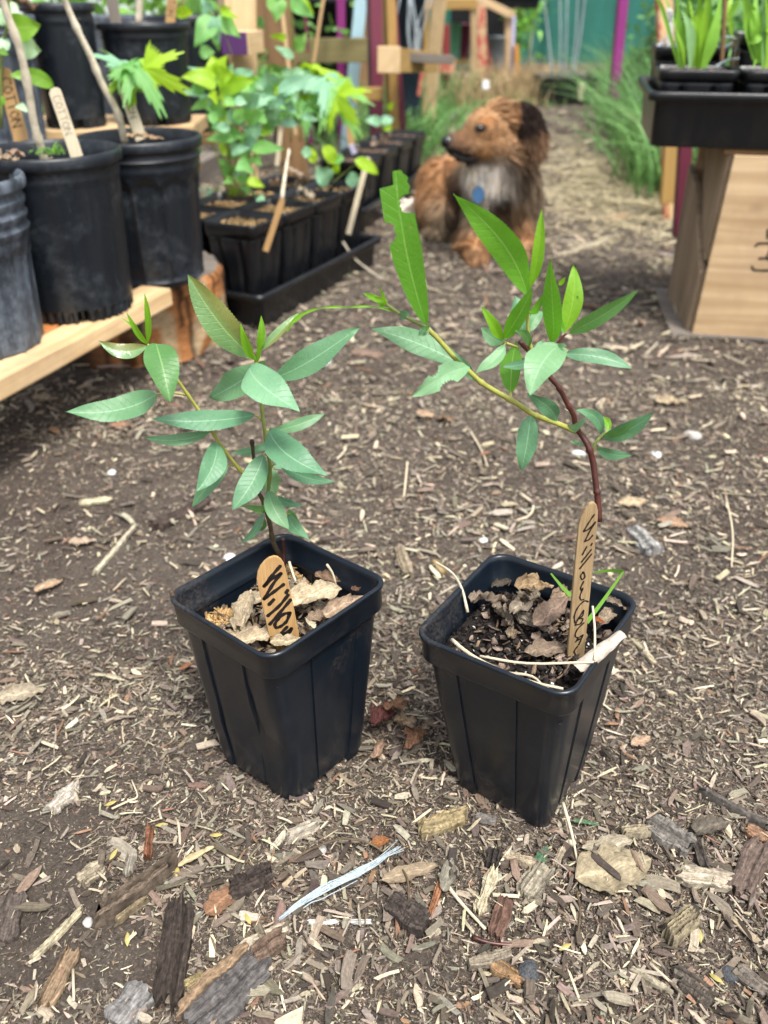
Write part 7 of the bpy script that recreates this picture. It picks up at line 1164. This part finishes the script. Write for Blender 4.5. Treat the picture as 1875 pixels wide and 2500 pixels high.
rock('white pebble on the path beside the red willow stem', 1412, 1105, (.009, .006), 'white', .4, seed=6); rock('white stone chip on the path between the willows', 792, 886, (.014, .009), 'stone', .4, seed=7); rock('pale stone chip on the right side of the path', 1603, 1112, (.008, .006), 'white', .4, seed=8); rock('white pebble at the far side of the left pot', 560, 1362, (.006, .007), 'white', .5, seed=9); rock('tiny white chip near the right edge', 1475, 1660, (.004, .004), 'white', .5, seed=10); rock('white crumb behind the soft litter at left', 275, 1165, (.006, .005), 'white', .5, seed=11)
rock('grey pebble on the far path right of the sapling', 1690, 1065, (.012, .008), 'stone', .5, seed=12); rock('white flaky lump in the right foreground', *f7(1310, 575), (.008, .005), 'stone', .35, seed=13); rock('pale grey pebble by the purple leaf', *f6(1385, 320), (.004, .0035), 'stone', .5, seed=14)
leafon('brown curled leaf in the gap between the pots', 968, 1765, .030, .018, .7, (.20, .11, .075), 90, 1.8, .16, .4, .012); leafon('pale tan crumpled leaf beneath the purple red leaf', 985, 1800, .026, .018, 2.2, (.32, .23, .17), 91, 1.4, .16, .3, .010)
# bluish fibrous strand
sr = empty('plastic_strand', gp(*f6(1200, 630)), 'long frayed bluish white plastic strand lying diagonally before the pots', 'strand')
pa, pb_ = gp(*f6(1200, 632), .003), gp(*f7(75, 345), .007); axd = nrm(pb_ - pa); sd_ = nrm(np.cross(V(0, 0, 1), axd)); LL = np.linalg.norm(pb_ - pa); m = M()
for k in range(46):
    o_ = rng.normal(0, .0011); u0 = max(0, rng.uniform(-.1, .55)); u1 = min(1.0, rng.uniform(.55, 1.04)); pts = []
    for t_ in np.linspace(u0, u1, 7): wd = .3 + 1.1 * math.sin(math.pi * min(1, t_ * 1.0)) + (2.4 * max(0, t_ - .85) / .15 * (k % 3 == 0)); pts.append(pa + axd * LL * t_ + sd_ * (o_ * wd + .0014 * math.sin(t_ * 7) + rng.normal(0, .0003)) + V(0, 0, .001 + .002 * rng.random() + .0025 * math.sin(t_ * 3.1)))
    tube(m, pts, .00045, .00028, 4, 3)
m.build('fibres', MT['plastrip'], sr)
def ground_twig(lb, pts, r0, r1, mt='cane', lift=.004, name='twig', cat='twig', z=None): return twig([gp(x, y, (z[i] if z else lift)) for i, (x, y) in enumerate(pts)], r0, r1, mt, lb, name, cat)
ground_twig('thin grey arched twig above the bluish strand', [f6(1240, 385), f6(1340, 345), f6(1470, 320), f6(1580, 328), f6(1650, 352), f7(35, 390), f7(95, 480), f7(100, 600), f7(85, 720)], .0009, .0006, 'brownstem', z=[.003, .008, .012, .010, .006, .006, .008, .006, .003]); ground_twig('red brown twig curving across the middle foreground', [f7(380, 722), f7(440, 742), f7(530, 752), f7(620, 735), f7(710, 708)], .0014, .0006, 'redstem')
ground_twig('stiff pale straw in front of the right pot', [f7(232, 450), f7(320, 570), f7(432, 690)], .0013, .0010, 'stickpale', name='straw_stalk', cat='straw'); ground_twig('forked pale straws leaning on the big leaf', [f7(760, 170), f7(800, 290), f7(835, 430)], .0014, .0006, 'stickpale', z=[.014, .010, .004], name='straw_stalk', cat='straw'); ground_twig('short pale straw lying under the ribbed chip', [f7(462, 545), f7(575, 552)], .0013, .0012, 'stickpale', name='straw_stalk', cat='straw'); ground_twig('upright pale splinter left of the ribbed chip', [f7(575, 548), f7(580, 490)], .0009, .0007, 'stickpale', name='straw_stalk', cat='straw')
ground_twig('branching pale rootlet above the long dark bark slab', [f6(485, 145), f6(560, 110), f6(595, 90), f6(570, 20)], .0008, .0005, 'stickpale'); ground_twig('dark thin twig lying vertically in the right foreground', [f7(825, 520), f7(840, 600), f7(828, 720)], .0009, .0006, 'brownstem'); ground_twig('yellow white splinter beside the parallel dark sticks', [f7(1145, 810), f7(1265, 915)], .0012, .0007, 'stickpale', name='straw_stalk', cat='straw'); ground_twig('slim pale straw at the left edge by the dark chip', [f6(90, 515), f6(160, 597)], .0008, .0007, 'stickpale', name='straw_stalk', cat='straw')
ground_twig('white straw lying in the lower left', [f6(322, 845), f6(325, 980)], .0009, .0007, 'stickpale', name='straw_stalk', cat='straw'); ground_twig('arched pale rootlet on the soil behind the right willow', [(1270, 1210), (1300, 1235), (1290, 1262), (1240, 1275)], .0018, .0010, 'stickpale'); ground_twig('thin stalk standing on the path between the willows', [(985, 1215), (990, 1190), (994, 1168)], .0014, .0010, 'stickpale', z=[0, .012, .024]); ground_twig('long straw bent on the path below the branch', [(1146, 1055), (1175, 1110), (1190, 1145)], .0014, .0010, 'stickpale', name='straw_stalk', cat='straw')
ground_twig('pale twig leaning at the right edge beyond the right pot', [(1760, 1260), (1780, 1330), (1782, 1400)], .0010, .0008, 'stickpale', z=[.02, .012, .003]); ground_twig('pale rootlet loop by the right pot rim', [(1455, 1000), (1475, 985), (1462, 1010)], .001, .001, 'stickpale')
for i, (x, y, a) in enumerate([(*f6(700, 222), .1), (*f6(495, 352), 1.2), (*f6(768, 430), 1.7), (*f6(555, 715), 1.8), (*f6(935, 270), 0), (*f7(1365, 680), 1.4), (*f7(1435, 865), -.8), (*f7(775, 755), .4), (*f6(1070, 620), 2.1), (*f6(480, 120), .4)]):
    c = gp(x, y, .004); d_ = V(math.cos(a), math.sin(a), .1) * .0045; m = M(); tube(m, [c - d_, c - d_ * .4, c + d_ * .3, c + d_], .0004, .0003, 6, 3); 
    P = c; bm_v = [c - d_]; m = M(); s = nrm(np.cross(d_, V(0, 0, 1)))
    pr = []
    for u in np.linspace(0, 1, 9): w_ = .0016 * math.sin(math.pi * u) + .00005; q = c - d_ + d_ * 2 * u; pr += [q - s * w_, q + V(0, 0, w_ * .8), q + s * w_]
    m.add(pr, [[3 * k + j, 3 * k + j + 1, 3 * k + 4 + j, 3 * k + 3 + j] for k in range(8) for j in (0, 1)], None, (.42, .35, .12)); o = m.build('seed_husk', MT['straw'], None)
    tag(o, ['yellow seed husk on the litter below the left pot', 'yellow seed husk by the grey splintered chip', 'greenish yellow husk at the top of the long dark slab', 'yellow husk right of the tan bark strip', 'tiny bright yellow husk beside the cream leaf', 'pale husk above the parallel dark sticks', 'long pale yellow husk near the blue grey lump', 'yellow husk left of the slim pale splinter', 'yellow husk under the reddish brown leaf', 'yellow husk near the branching rootlet'][i], 'seed husk', 'yellow husks in the foreground litter')
